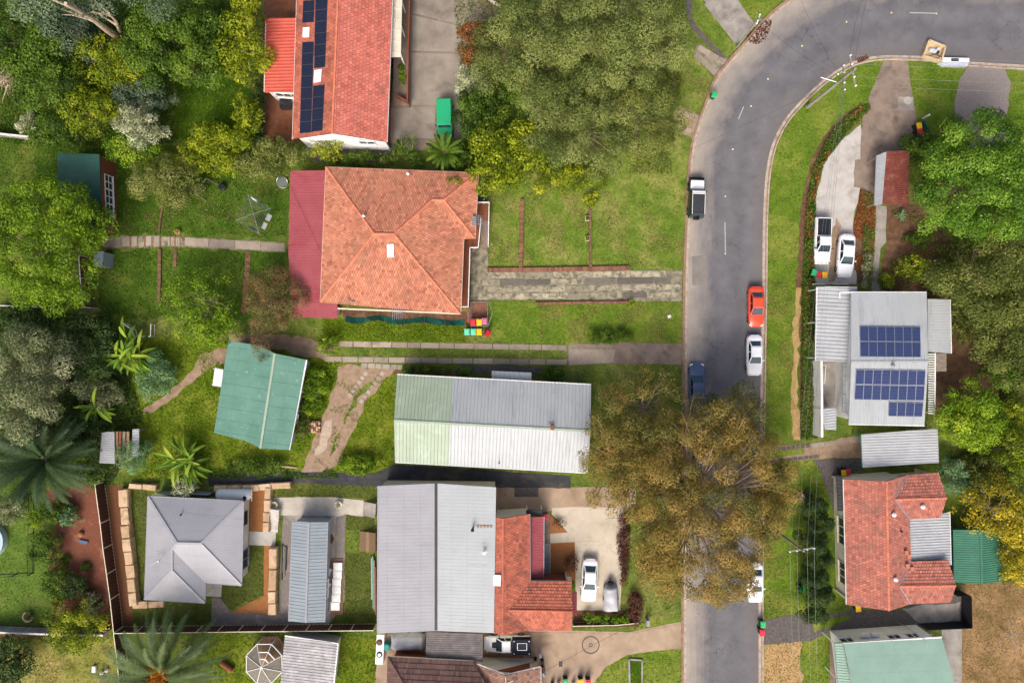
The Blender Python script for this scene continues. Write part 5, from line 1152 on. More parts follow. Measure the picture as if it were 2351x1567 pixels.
# ute
def ute(label, px, py, rot, canopy=False):
    root = thing('pickup_truck', label, 'ute', (0, 0, 0), 0, None, local=True); h = 2.6; w = .92; g = Geo()
    loft(g, [(-h, w * .94, .45, 1.0, 0), (-h + .2, w, .38, 1.05, 0), (-.4, w, .34, 1.05, 0), (h * .4, w, .34, 1.04, .02), (h * .7, w * .98, .36, 1.0, .05), (h * .9, w * .9, .4, .92, .04), (h, w * .7, .5, .76, 0)]); g.build('body', 'paint_white', root, smooth=True)
    cabin(root, 'paint_white', -.45, h * .53, w * .88, 1.0, -.32, h * .24, w * .68, 1.62)
    if canopy:
        g = Geo(); g.box((0, -1.55, 1.33), (1.78, 2.15, .75), 0, 0, .97); g.build('canopy', 'tonneau', root)
        g = Geo(); g.box((.1, -1.6, 1.735), (.8, 1.1, .04)); s_ = g.build('solar_panel', 'steel', root); g = Geo(); g.add([(-.26, -2.1, 1.762), (.46, -2.1, 1.762), (.46, -1.1, 1.762), (-.26, -1.1, 1.762)], [(0, 1, 2, 3)]); g.build('cell_sheet', 'cells_black', s_, uv=True)
        for x, y in ((-.7, -2.4), (.7, -2.4), (-.7, -.7), (.7, -.7)): g = Geo(); g.box((x, y, 1.73), (.09, .09, .05)); g.build('roof_mount', 'steel', root)
        g = Geo(); g.add([(-.36, 1.25, 1.112), (.36, 1.25, 1.112), (.3, 1.8, 1.1), (-.3, 1.8, 1.1)], [(0, 1, 2, 3)]); g.build('bonnet_scoop', 'black_metal', root)
    else:
        g = Geo(); g.box((0, -1.52, 1.07), (1.5, 1.9, .06)); g.build('tonneau_cover', 'tonneau', root)
        for y in (-2.48, -.52): g = Geo(); g.bar((-.82, y, 1.1), (.82, y, 1.1), .08, .1); g.build('bed_rail', 'paint_white', root)
        for x in (-.8, .8): g = Geo(); g.bar((x, -2.5, 1.1), (x, -.5, 1.1), .08, .1); g.build('bed_rail', 'paint_white', root)
    wheels(root, (-h * .58, h * .6), w * 1.02, .38, .26); mirrors(root, .95, w * .95, 1.15, 'black_metal'); lamps(root, h - .28, -h + .06, w * .76, .86, .9)
    g = Geo(); g.box((0, h - .02, .55), (1.5, .2, .25)); g.build('bumper', 'paint_white', root)
    p = P(px, py, .7); root.location = (p.x, p.y, .03); root.rotation_euler = (0, 0, rot); return root
ute('white dual cab ute with black tray cover on the pale driveway', 1888, 552, PI - .03)
ute('white ute with black canopy carrying a solar panel', 1166, 1476, PI / 2, True)
# boxy four wheel drives
def boxy(label, px, py, rot, pm, L=4.9, green=False, sc=1.0):
    root = thing('four_wheel_drive', label, 'car', (0, 0, 0), 0, None, local=True); h = L / 2; w = .9; g = Geo()
    loft(g, [(-h + .2, w * .92, .5, 1.05, 0), (-h + .35, w, .42, 1.1, 0), (0, w, .4, 1.1, 0), (h * .45, w * .98, .4, 1.1, .01), (h * .85, w * .94, .42, 1.06, .02), (h - .08, w * .86, .5, .98, .01)]); body = g.build('body', pm, root, smooth=False)
    cabin(root, pm, -h + .28, h * .46, w * .94, 1.08, -h + .42, h * .3, w * .8, 1.78, sides=3)
    wheels(root, (-h * .58, h * .62), w * 1.04, .4, .28); mirrors(root, h * .36, w * .95, 1.25, 'black_metal')
    g = Geo(); g.box((0, h + .02, .62), (1.7, .22, .3)); g.box((0, h + .1, .85), (.9, .06, .25)); g.build('bull_bar', 'black_metal', root)
    if not green:
        g = Geo(); g.box((.0, -.7, 1.87), (1.3, 2.1, .08)); g.build('roof_rack', 'dark_metal', root)
        for y in (.38, .6): g = Geo(); g.box((0, y, 1.86), (1.3, .16, .06)); g.build('roof_bar', 'paint_white', root)
        for s in (-1, 1): g = Geo(); g.bar((s * .7, -1.9, 1.86), (s * .7, .75, 1.86), .05, .05); g.build('rack_rail', 'paint_white', root)
        g = Geo(); g.tube([(0, -h + .0, 1.0), (0, -h + .24, 1.0)], .36, 16); g.build('spare_wheel', 'rubber', root)
        g = Geo(); g.add([(-.78, h * .47, 1.118), (.78, h * .47, 1.118), (.74, h * .88, 1.09), (-.74, h * .88, 1.09)], [(0, 1, 2, 3)]); g.build('bonnet', 'paint_white', root)
    else:
        g = Geo(); g.box((0, -.55, 1.84), (1.66, 3.0, .1), 0, 0, .94); g.build('roof_cap', pm, root)
    p = P(px, py, .9); root.location = (p.x, p.y, .06); root.rotation_euler = (0, 0, rot); return root
boxy('black four wheel drive with white bonnet and loaded roof rack', 1599, 457, -.03, 'paint_black', 4.7)
onroad(boxy('bright green four wheel drive on the concrete parking court', 1021, 274, PI + .02, 'paint_green', 4.4, True), .04)
# covered trailer + boat
mat('tarp_grey', C(186,188,192), C(160,162,168), 1.2, .5, bmp=.4, bs=5); mat('tarp_dark', C(70,74,84), C(56,60,70), 1.5, .6, bmp=.3, bs=5)
def covered(name, label, px, py, rot, L, Wd, hh, m, wheel=True):
    root = thing(name, label, 'trailer', (0, 0, 0), 0, None, local=True); g = Geo(); nx, ny = 9, 13; vs = []
    for j in range(ny):
        for i in range(nx):
            u = i / (nx - 1) * 2 - 1; v = j / (ny - 1) * 2 - 1; e_ = max(abs(u), abs(v)); z = hh * (1 - .12 * u * u - .08 * v * v) * (1 if e_ < .95 else .3) + .05 * math.sin(5 * u + 3 * v) + .04 * math.sin(9 * v)
            wv = 1 - .14 * max(0, v) ** 2; vs.append((u * Wd / 2 * wv, v * L / 2, z))
    g.add(vs, [(j * nx + i, j * nx + i + 1, (j + 1) * nx + i + 1, (j + 1) * nx + i) for j in range(ny - 1) for i in range(nx - 1)]); g.build('cover', m, root, smooth=True)
    g = Geo(); g.box((0, 0, hh * .32), (Wd * .9, L * .9, .2)); g.bar((0, L * .45, .45), (0, L * .5 + .8, .4), .1, .1); g.build('chassis', 'dark_metal', root); wheels(root, (0,), Wd / 2 + .02, .3, .2)
    g = Geo(); g.tube([(0, L / 2 + .16, .62), (0, L / 2 + .36, .62)], .34, 14); g.build('spare_wheel', 'rubber', root)
    p = P(px, py, hh * .6); root.location = (p.x, p.y, .04); root.rotation_euler = (0, 0, rot)
covered('covered_trailer', 'small trailer under silver grey cover next to the white sedan', 1403, 1374, .03, 3.1, 1.7, 1.2, 'tarp_grey')
covered('covered_boat', 'boat under pale grey cover beside the dark carport', 937, 1472, -PI / 2, 4.0, 1.9, 1.5, 'tarp_grey')
# ------------------------------------------------------------------ wheelie bins
BINM = {}
for n_, c in (('green', C(44,182,108)), ('red', C(214,48,70)), ('yellow', C(248,194,16)), ('pink', C(206,110,150)), ('mint', C(112,214,176)), ('body', C(34,48,44)), ('maroon', C(190,30,40))): mat('bin_' + n_, c, tuple(x * .9 for x in c[:3]) + (1,), 2, .45, spec=.4)
def make_bin(lid):
    root = thing('wheelie_bin', '', 'bin', (0, 0, 0), 0, None, local=True); g = Geo(); g.box((0, 0, .52), (.44, .5, .9), 0, 0, 1.22); g.build('body', 'bin_body', root)
    g = Geo(); g.box((0, -.02, 1.0), (.6, .74, .07), 0, 0, .97); g.box((0, -.03, 1.06), (.5, .6, .06), 0, 0, .8); g.build('lid', 'bin_' + lid, root)
    g = Geo(); g.bar((-.24, .37, .98), (.24, .37, .98), .04, .04); g.build('handle', 'bin_body', root)
    for s in (-1, 1): g = Geo(); g.tube([(s * .2, .24, .11), (s * .27, .24, .11)], .11, 10); g.build('wheel', 'rubber', root)
    return root
def abin(lid, px, py, rot, label, group=None, z=.02):
    if lid not in BINM: o = make_bin(lid); BINM[lid] = o
    else: o = copy_tree(BINM[lid])
    p = P(px, py, 1.05); o.location = (p.x, p.y, z); o.rotation_euler = (0, 0, rot); o['label'] = label
    if group: o['group'] = group
    elif 'group' in o: del o['group']
    return o
abin('green', 1640, 217, -.3, 'green lidded wheelie bin alone on the bend of the road', z=.1)
abin('green', 1870, 625, -.35, 'green lidded wheelie bin in front of the white ute'); abin('red', 1881, 629.5, -.1, 'red lidded wheelie bin in front of the white ute'); abin('yellow', 1894, 631, 0, 'yellow lidded wheelie bin in front of the white ute')
abin('yellow', 2111, 288, .2, 'yellow lidded wheelie bin inside the green screened enclosure'); abin('red', 2113, 302, .15, 'red lidded wheelie bin inside the green screened enclosure')
abin('yellow', 1938, 1085, .1, 'yellow lidded wheelie bin at the north corner of the salmon tiled house'); abin('red', 1947, 1083, .1, 'red lidded wheelie bin at the north corner of the salmon tiled house')
abin('green', 1842, 1351, .1, 'green lidded wheelie bin beside the dark conifer hedge'); abin('yellow', 1971, 1396, .1, 'yellow lidded wheelie bin below the salmon tiled roof edge')
abin('green', 1752, 1432, .05, 'green lidded wheelie bin on the kerb beside a red one', z=.1); abin('red', 1750, 1451, 0, 'red lidded wheelie bin on the kerb beside a green one', z=.1)
abin('red', 1252, 1187, .1, 'red lidded wheelie bin beside the dark red veranda roof')
abin('red', 1086, 739, 0, 'red lidded wheelie bin on the small brick patio', z=.12); abin('yellow', 1100, 740, PI, 'yellow lidded wheelie bin on the small brick patio', z=.12); abin('pink', 1112.5, 737, 0, 'pink lidded wheelie bin on the small brick patio', z=.12)
abin('mint', 1072, 762, PI, 'mint lidded wheelie bin in the row by the front lawn', 'two mint bins in the row'); abin('mint', 1086.5, 762, PI, 'mint lidded wheelie bin in the row by the front lawn', 'two mint bins in the row')
abin('yellow', 1100, 762, PI, 'yellow lidded wheelie bin in the row by the front lawn')
ob = abin('maroon', 1117, 765, -.6, 'dark wheelie bin with its red lid hanging askew')
for ch in ob.children:
    if ch.name.startswith('lid'): ch.rotation_euler = (0, .5, 0); ch.location = (-.35, .1, .22)
abin('green', 1299, 1566, .1, 'green lidded wheelie bin at the edge of the tan driveway'); abin('yellow', 1334, 1566, .1, 'yellow lidded wheelie bin at the edge of the tan driveway'); abin('red', 1351, 1567, .1, 'red lidded wheelie bin at the edge of the tan driveway')
en = thing('bin_enclosure', 'green screened bin enclosure with white post', 'screen', P(2115,305))
g = Geo(); g.bar(P(2100,290,.55), P(2117,278,.55), .04, 1.1); g.bar(P(2117,278,.55), P(2130,306,.55), .04, 1.1); g.build('screen', 'fence_green', en); g = Geo(); p = P(2118,272); g.tube([p, p + Vector((0,0,1.3))], .1, 10); g.build('post', 'white_paint', en)
# ------------------------------------------------------------------ power poles and wires
def pole(label, px, py, h, arms, r=.16, lamp=None):
    th = thing('power_pole', label, 'power pole', P(px, py)); b = P(px, py); g = Geo(); g.tube([b, b + Vector((0,0,h*.5)), b + Vector((0,0,h))], [r, r*.85, r*.65], 10); g.build('pole', 'wood_pole', th)
    for z, an, L in arms:
        d = Vector((math.cos(an), math.sin(an), 0)) * L / 2; c = b + Vector((0,0,z)); g = Geo(); g.bar(c - d, c + d, .12, .14); ca = g.build('crossarm', 'wood_pole', th)
        for f in (-.95, -.4, .4, .95): g = Geo(); q = c + d * f; g.lathe((q.x, q.y, q.z + .05), [(.05, 0), (.09, .08), (.04, .14), (.08, .2), (.03, .26)], 8); g.build('insulator', 'white_paint', ca)
    if lamp:
        a = b + Vector((0,0,h-.6)); e2 = a + Vector((lamp[0], lamp[1], .5)); g = Geo(); g.tube([a, a + (e2 - a) * .6 + Vector((0,0,.2)), e2], .04); ar = g.build('lamp_arm', 'steel', th); g = Geo(); g.box(e2, (.25, .6, .14), math.atan2(lamp[1], lamp[0]) + PI/2, 0, .8); g.build('street_lamp', 'steel', ar)
    return th, b
p1, b1_ = pole('tall timber power pole with two crossarms on the bend verge', 1853, 246, 11.0, [(10.4, R(100), 3.2), (8.6, R(92), 2.6)], .2)
g = Geo()
for f in (.6, .75): q = b1_ + Vector((-.5, .5, 11 * f)); g.lathe(q, [(.02, 0), (.14, .05), (.14, .3), (.05, .36)], 8)
g.tube([b1_ + Vector((0,0,7.4)), b1_ + Vector((-1.6,.7,7.0))], .05); g.build('fitting', 'steel', p1)
p2, b2_ = pole('timber power pole between the brown leafed tree and conifers', 1764, 1206, 9.5, [(8.9, R(8), 2.6)], .16)
p3, b3_ = pole('slim pole with street lamp beside the diagonal concrete driveway', 1692, 108, 7.0, [(6.6, R(70), 1.0)], .12, (.3, -.2))
def wire(label, a, b_, sag, m='wire', r=.013, n=10, group=None):
    a = Vector(a); b_ = Vector(b_); g = Geo(); g.tube([a + (b_ - a) * (i / n) - Vector((0,0,4 * sag * (i / n) * (1 - i / n))) for i in range(n + 1)], r, 4, cap=False)
    return tag(g.build('overhead_wire', m, origin=tuple(a)), label, 'wire', group)
arm = lambda b, z, an, L, f: b + Vector((math.cos(an) * L / 2 * f, math.sin(an) * L / 2 * f, z + .2))
for k, f in enumerate((-.95, -.4, .4, .95)):
    q = arm(b1_, 10.4, R(100), 3.2, f); wire('pale overhead wire running along the upper street', q, q + Vector((46, -1.2 + k * .1, -.3)), .6, group='wires along the upper street')
    q2 = arm(b1_, 8.6, R(92), 2.6, f); e2 = arm(b2_, 8.9, R(8), 2.6, -f); wire('thin overhead wire between the two timber power poles', q2, e2, .9, group='wires between the power poles')
    wire('thin overhead wire continuing down the street past the sea green roof', e2, e2 + Vector((1.5, -34, 0)), .6, group='wires down the street')
q = b1_ + Vector((0,0,8.3))
wire('dark service wire from the pole across the bend', q, b3_ + Vector((0,0,6.4)), .5, 'wire_dark', group='dark service wires over the bend')
wire('dark service wire from the pole across the bend', q, P(1830,-20,7), .4, 'wire_dark', group='dark service wires over the bend'); wire('dark service wire from the pole across the upper road', b1_ + Vector((.3,.8,10.3)), P(2000,-40,8), .4, 'wire_dark', group='dark service wires over the upper road'); wire('dark service wire from the pole across the upper road', b1_ + Vector((-.3,1.2,10.3)), P(1988,-40,8), .4, 'wire_dark', group='dark service wires over the upper road')
wire('dark service wire reaching the house under the gum tree', q, P(1500,380,4), .8, 'wire_dark'); wire('service wire crossing the tan driveway to the street pole', b2_ + Vector((0,0,8.6)), P(1250,1540,3.2), 1.0, 'wire_dark')
wire('dark wire lying across the dark red annex roof', P(668,430,3.05), P(740,585,3.35), .02, 'wire_dark')
dg = thing('drain_grate', 'rusty kerb inlet grate below the power pole', 'drain grate', P(1980,134)); an_d = math.atan2(-(130-141), (1992-1968))
for k in range(7):
    q = P(1969 + k * 3.9, 140.5 - k * 1.75, .11); g = Geo(); g.box(q, (.09, .5, .05), an_d); g.build('bar', 'soil_red', dg)
g = Geo(); g.box(P(1980.5, 135.3, .085), (1.35, .5, .02), an_d); g.build('pit', 'black_metal', dg)
# ------------------------------------------------------------------ skip crate with rubbish, appliance
ck = thing('rubbish_crate', 'open pale timber crate at the kerb', 'crate', P(2147,117))
cp = [P(*v, .6) for v in ((2134,92),(2171,107),(2162,140),(2121,128))]
for i in range(4):
    a, b_ = cp[i], cp[(i + 1) % 4]; g = Geo(); g.bar(a - Vector((0,0,.28)), b_ - Vector((0,0,.28)), .18, .62); g.build('side', 'crate_wood', ck)
g = Geo(); g.prism(cp, .08, .14); g.build('base', 'crate_wood', ck)
mat('junk_white', C(206,212,226), C(180,186,200), 2, .5); mat('junk_dark', C(40,52,50), C(30,38,38), 2, .6); mat('junk_brown', C(120,92,72), C(96,72,56), 3, .8)
cc = sum(cp, Vector()) / 4
for lab, mm, nm, fn in (('crumpled white sheeting inside the timber crate', 'junk_white', 'plastic_sheet', lambda g: [g.box(cc + Vector((-.3 + .2*k, .15 - .1*(k%3), -.15 + .03*k)), (.5, .35, .2), .3*k, 0, .7) for k in range(4)]),
    ('black rubbish bag inside the timber crate', 'junk_dark', 'rubbish_bag', lambda g: g.lathe(cc + Vector((.3, -.05, -.45)), [(.15,0),(.32,.12),(.34,.28),(.2,.42),(.05,.5)], 9, 0, .8)),
    ('loose timber offcuts inside the timber crate', 'junk_brown', 'timber_offcuts', lambda g: [g.bar(cc + Vector((-.5+.12*k, -.5+.05*k, -.2)), cc + Vector((.2+.1*k, -.3-.1*k, .05)), .06, .06) for k in range(6)])):
    g = Geo(); fn(g); tag(g.build(nm, mm, origin='base'), lab, 'rubbish')
ap = thing('discarded_appliance', 'discarded white appliance lying next to the timber crate', 'appliance', P(2190,142))
g = Geo(); g.prism([P(2158,132,.5), P(2225,134,.5), P(2225,143,.5), P(2166,143,.5)], 0, .55); g.build('cabinet', 'white_paint', ap); g = Geo(); g.prism([P(2156,144,.5), P(2225,144,.5), P(2221,152,.5), P(2170,150,.5)], .0, .5); g.build('door', 'junk_white', ap)
g = Geo(); g.prism([P(2184,134,.56), P(2201,134,.56), P(2201,141,.56), P(2184,141,.56)], .53, .57); g.build('panel', 'glass_car', ap)
# ------------------------------------------------------------------ water tank, spa, pool, garden things
wt_ = thing('water_tank', 'long white ribbed water tank behind the grey house', 'water tank', P(537,1133))
g = Geo(); c = P(537,1134,1.1); L = 3.9
prof = []
for i in range(15):
    f = i / 14; r_ = .62 + (.03 if i % 2 else 0) - (.18 if i in (0, 14) else 0); prof.append((Vector((c.x - L/2 + L*f, c.y, 1.0)), r_))
g.tube([q for q, _ in prof], [r_ for _, r_ in prof], 14); g.build('tank', 'white_paint', wt_, smooth=True); g = Geo(); g.lathe((c.x + 1.4, c.y - .3, 1.5), [(.22,0),(.22,.12),(.1,.13)], 12); g.build('lid', 'black_metal', wt_)
for s in (-1, 1): g = Geo(); g.box((c.x + s*1.3, c.y, .25), (.4, .9, .5)); g.build('cradle', 'concrete_mid', wt_)
g = Geo(); g.box((c.x + 2.05, c.y - .1, 1.2), (.08, 1.3, .08)); g.build('strap', 'cream_paint', wt_)
mat('pool_water', C(150,212,226), C(130,200,218), .8, .08, spec=.5); mat('pool_wall', C(190,206,214), C(170,186,196), 2, .4)
po = thing('pool', 'round above ground pool cut by the picture edge', 'pool', P(-22,1238)); g = Geo(); c = P(-22,1238); n = 32
ro_, ri_ = 2.1, 1.85
for (ra, rb, z0, z1) in ((ro_, ri_, .9, .9),): g.add([(c.x + math.cos(2*PI*k/n)*r_, c.y + math.sin(2*PI*k/n)*r_, .9) for k in range(n) for r_ in (ra, rb)], [(2*k+1, 2*k, (2*k+2)%(2*n), (2*k+3)%(2*n)) for k in range(n)])
g.lathe((c.x, c.y, 0), [(ro_-.05, 0), (ro_-.05, .89)], n); g.build('wall', 'pool_wall', po); g = Geo(); g.lathe((c.x, c.y, 0), [(ri_, .8), (ri_, .91)], n); g.build('water', 'pool_water', po)
# rotary clothes line
cl = thing('clothes_line', 'square rotary clothes line with washing on the back lawn', 'clothes line', P(580,498))
cz = 2.1; cc = P(582,491,cz); g = Geo(); g.tube([(cc.x, cc.y, 0), (cc.x, cc.y, cz + .1)], .04, 8); g.build('mast', 'steel', cl)
cor = [P(x, y, cz) for x, y in ((569,446),(622,478),(595,537),(542,505))]
for v in cor: g = Geo(); g.bar(cc, v, .04, .04); g.build('arm', 'steel', cl)
for f in (.45, .6, .75, .88, 1.0):
    g = Geo()
    for i in range(4): g.tube([cc + (cor[i] - cc) * f, cc + (cor[(i+1)%4] - cc) * f], .012, 4)
    g.build('line', 'wire', cl)
mat('cloth_white', C(232,234,240), C(210,212,220), 3, .9); mat('cloth_dark', C(52,56,84), C(40,44,66), 3, .9)
for k, (a, f0, f1, mm, l, z) in enumerate(((0, .1, .35, 'cloth_white', 'white garment', .9), (0, .45, .6, 'cloth_dark', 'small dark garment', .85), (1, .2, .45, 'cloth_white', 'white towel', 1.0), (1, .55, .8, 'cloth_white', 'short white shirt', .8), (2, .2, .5, 'cloth_dark', 'navy trousers', 1.1))):
    A = cc + (cor[a] - cc) * .95; B = cc + (cor[(a+1)%4] - cc) * .95; q0 = A + (B - A) * f0; q1 = A + (B - A) * f1; n_ = Vector((-(B-A).y, (B-A).x, 0)).normalized() * .16
    g = Geo(); g.add([q0, q1, q1 + n_ - Vector((0,0,z)), q0 + n_ - Vector((0,0,z)), q0 - n_ - Vector((0,0,z*.8)), q1 - n_ - Vector((0,0,z*.8))], [(0,1,2,3),(1,0,4,5)]); tag(g.build('laundry', mm, origin='base'), l + ' pegged on the rotary clothes line', 'laundry')
sw = thing('swing_frame', 'weathered timber swing frame under the olive tree', 'swing', P(470,440)); A, B = P(445,443,1.9), P(473,410,1.9)
g = Geo(); g.bar(A, B, .12, .12); g.build('top_beam', 'wood_grey', sw)
for q, d in ((A, (.5, -.5)), (A, (-.3, .4)), (B, (.6, -.3)), (B, (-.4, .5))): g = Geo(); g.bar(q, Vector((q.x + d[0], q.y + d[1], 0)), .1, .1); g.build('leg', 'wood_grey', sw)
for f in (.3, .6):
    q = A + (B - A) * f; g = Geo(); g.tube([q, q - Vector((0,0,1.4))], .012, 4); g.box((q.x, q.y, .5), (.45, .2, .04), .8); g.build('seat', 'junk_dark', sw)
g = Geo(); p = P(514,431); g.lathe(p, [(.3,0),(.42,.25),(.42,.5),(.3,.62),(.0,.64)], 16); tag(g.build('plant_tub', 'paint_black', origin='base'), 'round black tub on the back lawn', 'tub')
pb = thing('flower_basket', 'yellow flowers in a hooped basket beside the garden path', 'flower basket', P(410,533)); p = P(410,533); g = Geo(); g.lathe(p, [(.22,0),(.36,.3)], 12); g.build('basket', 'wood', pb); g = Geo(); g.tube([p + Vector((math.cos(a)*.36, .05, .3 + math.sin(a)*.5)) for a in np.linspace(0, PI, 8)], .02, 5); g.build('handle', 'wood', pb)
for i, (x, y) in enumerate(((1348,502),(1348,548))):
    th = thing('planter_box', 'square pale timber planter against the thin maroon wall', 'planter', P(x, y), group='planters on the front lawn'); p = P(x, y); g = Geo()
    for dx, dy, sx_, sy_ in ((-.22,0,.06,.55),(.22,0,.06,.55),(0,-.25,.44,.06),(0,.25,.44,.06)): g.box((p.x+dx, p.y+dy, .17), (sx_, sy_, .34))
    g.build('frame', 'crate_wood', th); g = Geo(); g.box((p.x, p.y, .13), (.4, .46, .26)); g.build('potting_soil', 'soil', th)
nt_ = thing('rebound_net', 'round sports net leaning by the dark red annex', 'net', P(648,422)); p = P(650,420); g = Geo(); g.tube([(p.x + .62*math.cos(a), p.y + .62*math.sin(a), .35 + .25*math.sin(a)) for a in np.linspace(0, 2*PI, 20)], .03, 5); g.build('rim', 'steel', nt_); g = Geo(); g.lathe((p.x, p.y, .3), [(.58,0),(.58,.01)], 18); g.build('mesh', 'wire', nt_); g = Geo(); g.bar((p.x-.6,p.y,.35), (p.x-1.0,p.y+.2,.05), .05, .05); g.build('stand', 'steel', nt_)
# stacks and clutter
st_ = thing('sheet_stack', 'white wall sheets stacked on bricks beside the slate shed', 'stack', P(775,1340))
for k in range(6): g = Geo(); c = P(776 - k*1.2, 1300 + k*18, .2); g.box(c + Vector((random.uniform(-.05,.05),0,0)), (1.0, .95, .2)); g.build('sheet', 'white_paint', st_)
g = Geo(); c = P(774,1345); g.box((c.x,c.y,.05), (1.4,6.4,.1)); g.build('pallet', 'brick_brown', st_, tint=True)
for x0, y0, x1, y1 in ((759,1305,753,1320),(752,1330,748,1352),(757,1338,744,1362),(750,1380,746,1398)):
    g = Geo(); g.bar(P(x0,y0,.5), P(x1,y1,.5), .35, .12); g.build('offcut', 'junk_white', st_)
pp = thing('pipe_stack', 'dark and silver pipes lying beside the sandstone wall', 'pipes', P(652,1290))
for k, (x, y0, y1, mm) in enumerate(((649,1248,1330,'dark_metal'),(652,1252,1312,'steel'),(655,1254,1322,'wood_grey'),(658,1254,1308,'dark_metal'))): g = Geo(); g.tube([P(x,y0,.12), P(x-2,y1,.12)], .07, 8); g.build('pipe', mm, pp)
tp = thing('timber_stack', 'long green and brown boards stacked along the grey wing', 'stack', P(858,1350))
for k, (x, y0, y1, mm) in enumerate(((853,1280,1375,'roof_seagreen'),(856,1275,1395,'roof_teal'),(859,1285,1400,'wood_grey'),(862,1300,1408,'brick_wall'))): g = Geo(); g.bar(P(x,y0,.3), P(x+1,y1,.3), .14, .1 + .1*k); g.build('board', mm, tp)
fp = thing('brick_pile', 'square stack of mixed bricks beside the dirt track', 'brick pile', P(724,980))
for i in range(5):
    for j in range(6):
        p = P(714 + i*5.2, 967 + j*4.6); g = Geo(); g.box((p.x, p.y, .2 + random.uniform(0,.12)), (.22, .2, .4), random.uniform(-.2,.2), 0, 1, random.random()); g.build('brick', random.choice(['brick','sandstone','brick_brown']), fp, tint=True)
ctt = thing('bottle_crate', 'timber crate of teal and white tubs by the workshop', 'crate', P(731,900)); g = Geo(); p = P(731,900)
g.box((p.x,p.y,.12), (.72,1.1,.24)); g.build('crate', 'wood_grey', ctt); mat('teal', C(20,140,140), C(14,110,112), 2, .4)
for i in range(2):
    for j in range(4): g = Geo(); g.box((p.x - .17 + i*.34, p.y - .38 + j*.25, .34), (.26,.2,.25)); g.build('tub', 'teal' if (i+j)%3 else 'white_paint', ctt)
lg = Geo(); lg.tube([P(632,1068,.12), P(682,1073,.12)], .1, 7); tag(lg.build('log', 'bark_pale', origin='base'), 'pale log lying above the dark ground strip', 'log')
sp_ = thing('wood_pile', 'round pile of broken branches on the verge', 'branch pile', P(1842,1140))
for k in range(26):
    a = random.uniform(0, 6.28); r_ = random.uniform(.1, .9); p = P(1842,1140); q = p + Vector((math.cos(a)*r_, math.sin(a)*r_, random.uniform(.1,.45))); d = Vector((random.uniform(-1,1), random.uniform(-1,1), random.uniform(-.2,.2))).normalized()*random.uniform(.25,.5); g = Geo(); g.tube([q-d, q+d], random.uniform(.03,.07), 5); g.build('branch', random.choice(['bark_grey','bark_pale','bark_dark','white_paint']), sp_)
ta = thing('washing_machine_stack', 'white bench with two round fittings beside the covered boat', 'bench', P(872,1490)); g = Geo(); g.prism([P(865,1456,.9), P(882,1457,.9), P(879,1525,.9), P(861,1524,.9)], 0, .85); g.build('cabinet', 'white_paint', ta)
for y, mm in ((1474,'brick_wall'),(1502,'steel')):
    p = P(871,y,.9); g = Geo(); g.lathe((p.x,p.y,.85), [(.34,0),(.34,.05),(.26,.06)], 18); rg2 = g.build('ring', 'black_metal', ta); g = Geo(); g.lathe((p.x,p.y,.9), [(.24,0),(.16,.06)], 16); g.build('dome', mm, rg2)
g = Geo(); p = P(890,1478); g.lathe(p, [(.38,0),(.42,.3),(.4,.8),(.3,.85)], 16); tag(g.build('drum', 'teal', origin='base'), 'teal drum next to the covered boat', 'drum')
g = Geo(); g.tube([P(508,1520,.3), P(534,1538,.3)], .32, 12); tag(g.build('barrel', 'brick_wall', origin='base'), 'rusty brown barrel lying on grass by the gazebo', 'barrel')
motor = thing('motor_parts', 'row of small machines along the timber deck edge', 'machines', P(1240,1520))
for k, (x, y, mm) in enumerate(((1229,1512,'black_metal'),(1240,1500,'junk_white'),(1245,1515,'black_metal'),(1246,1530,'junk_brown'),(1247,1543,'junk_white'))):
    p = P(x,y); g = Geo(); g.box((p.x,p.y,.3), (.35,.6,.6), .1*k, 0, .7); g.build('machine', mm, motor)
gp = thing('gas_bottles', 'row of gas bottles and boxes beside the brown house', 'bottles', P(1270,1562))
for k, (x, mm) in enumerate(((1268,'dark_metal'),(1282,'white_paint'),(1295,'white_paint'),(1316,'junk_white'))): p = P(x,1566); g = Geo(); g.lathe(p, [(.2,0),(.22,.1),(.22,.8),(.08,1.0)], 12); g.build('bottle', mm, gp)
lb = thing('letterbox', 'grey pillar letterbox on the verge near the branch tips', 'letterbox', P(1484,1422)); g = Geo(); p = P(1484,1422); g.box((p.x,p.y,.5), (.3,.6,1.0)); g.build('pillar', 'grey_paint', lb); g = Geo(); g.box((p.x,p.y,1.02), (.36,.66,.06)); g.build('cap', 'grey_paint', lb)
sk_ = thing('garden_kerb', 'pale concrete edged dark grass bay on the corner lawn', 'edging', P(1459,1545))
for a, b_ in (((1444,1512),(1474,1514)), ((1444,1512),(1446,1600)), ((1474,1514),(1474,1600))): g = Geo(); g.bar(P(*a,.1), P(*b_,.1), .2, .2); g.build('kerb', 'concrete_mid', sk_)
sheet('dark_grass_bay', [(1446,1515),(1473,1516),(1473,1600),(1447,1600)], .06, 'lawn_deep', hard=False)  # darker green sheet inside the kerb frame
for i, (x, y, s_) in enumerate(((66,1414,.5),)):
    th = thing('stone_planter', 'round stone ring planter on the left lawn', 'planter', P(x,y)); p = P(x,y); g = Geo(); g.lathe(p, [(.62,0),(.62,.25),(.36,.26),(.34,.1)], 14); g.build('ring', 'sandstone', th, tint=True)
gn = thing('garden_ornament', 'white framed garden ornaments on the pale corner lawn', 'ornament', P(232,1538))
for x, y, l in ((219,1533,1.0),(237,1541,.5),(248,1535,.4)): p = P(x,y); g = Geo(); g.lathe(p, [(.16,0),(.12,.2),(.2,.35),(.05,.55)], 10) if l < 1 else g.bar(p + Vector((0,-.35,.2)), p + Vector((0,.35,.2)), .4, .3); g.build('figure', 'white_paint', gn)
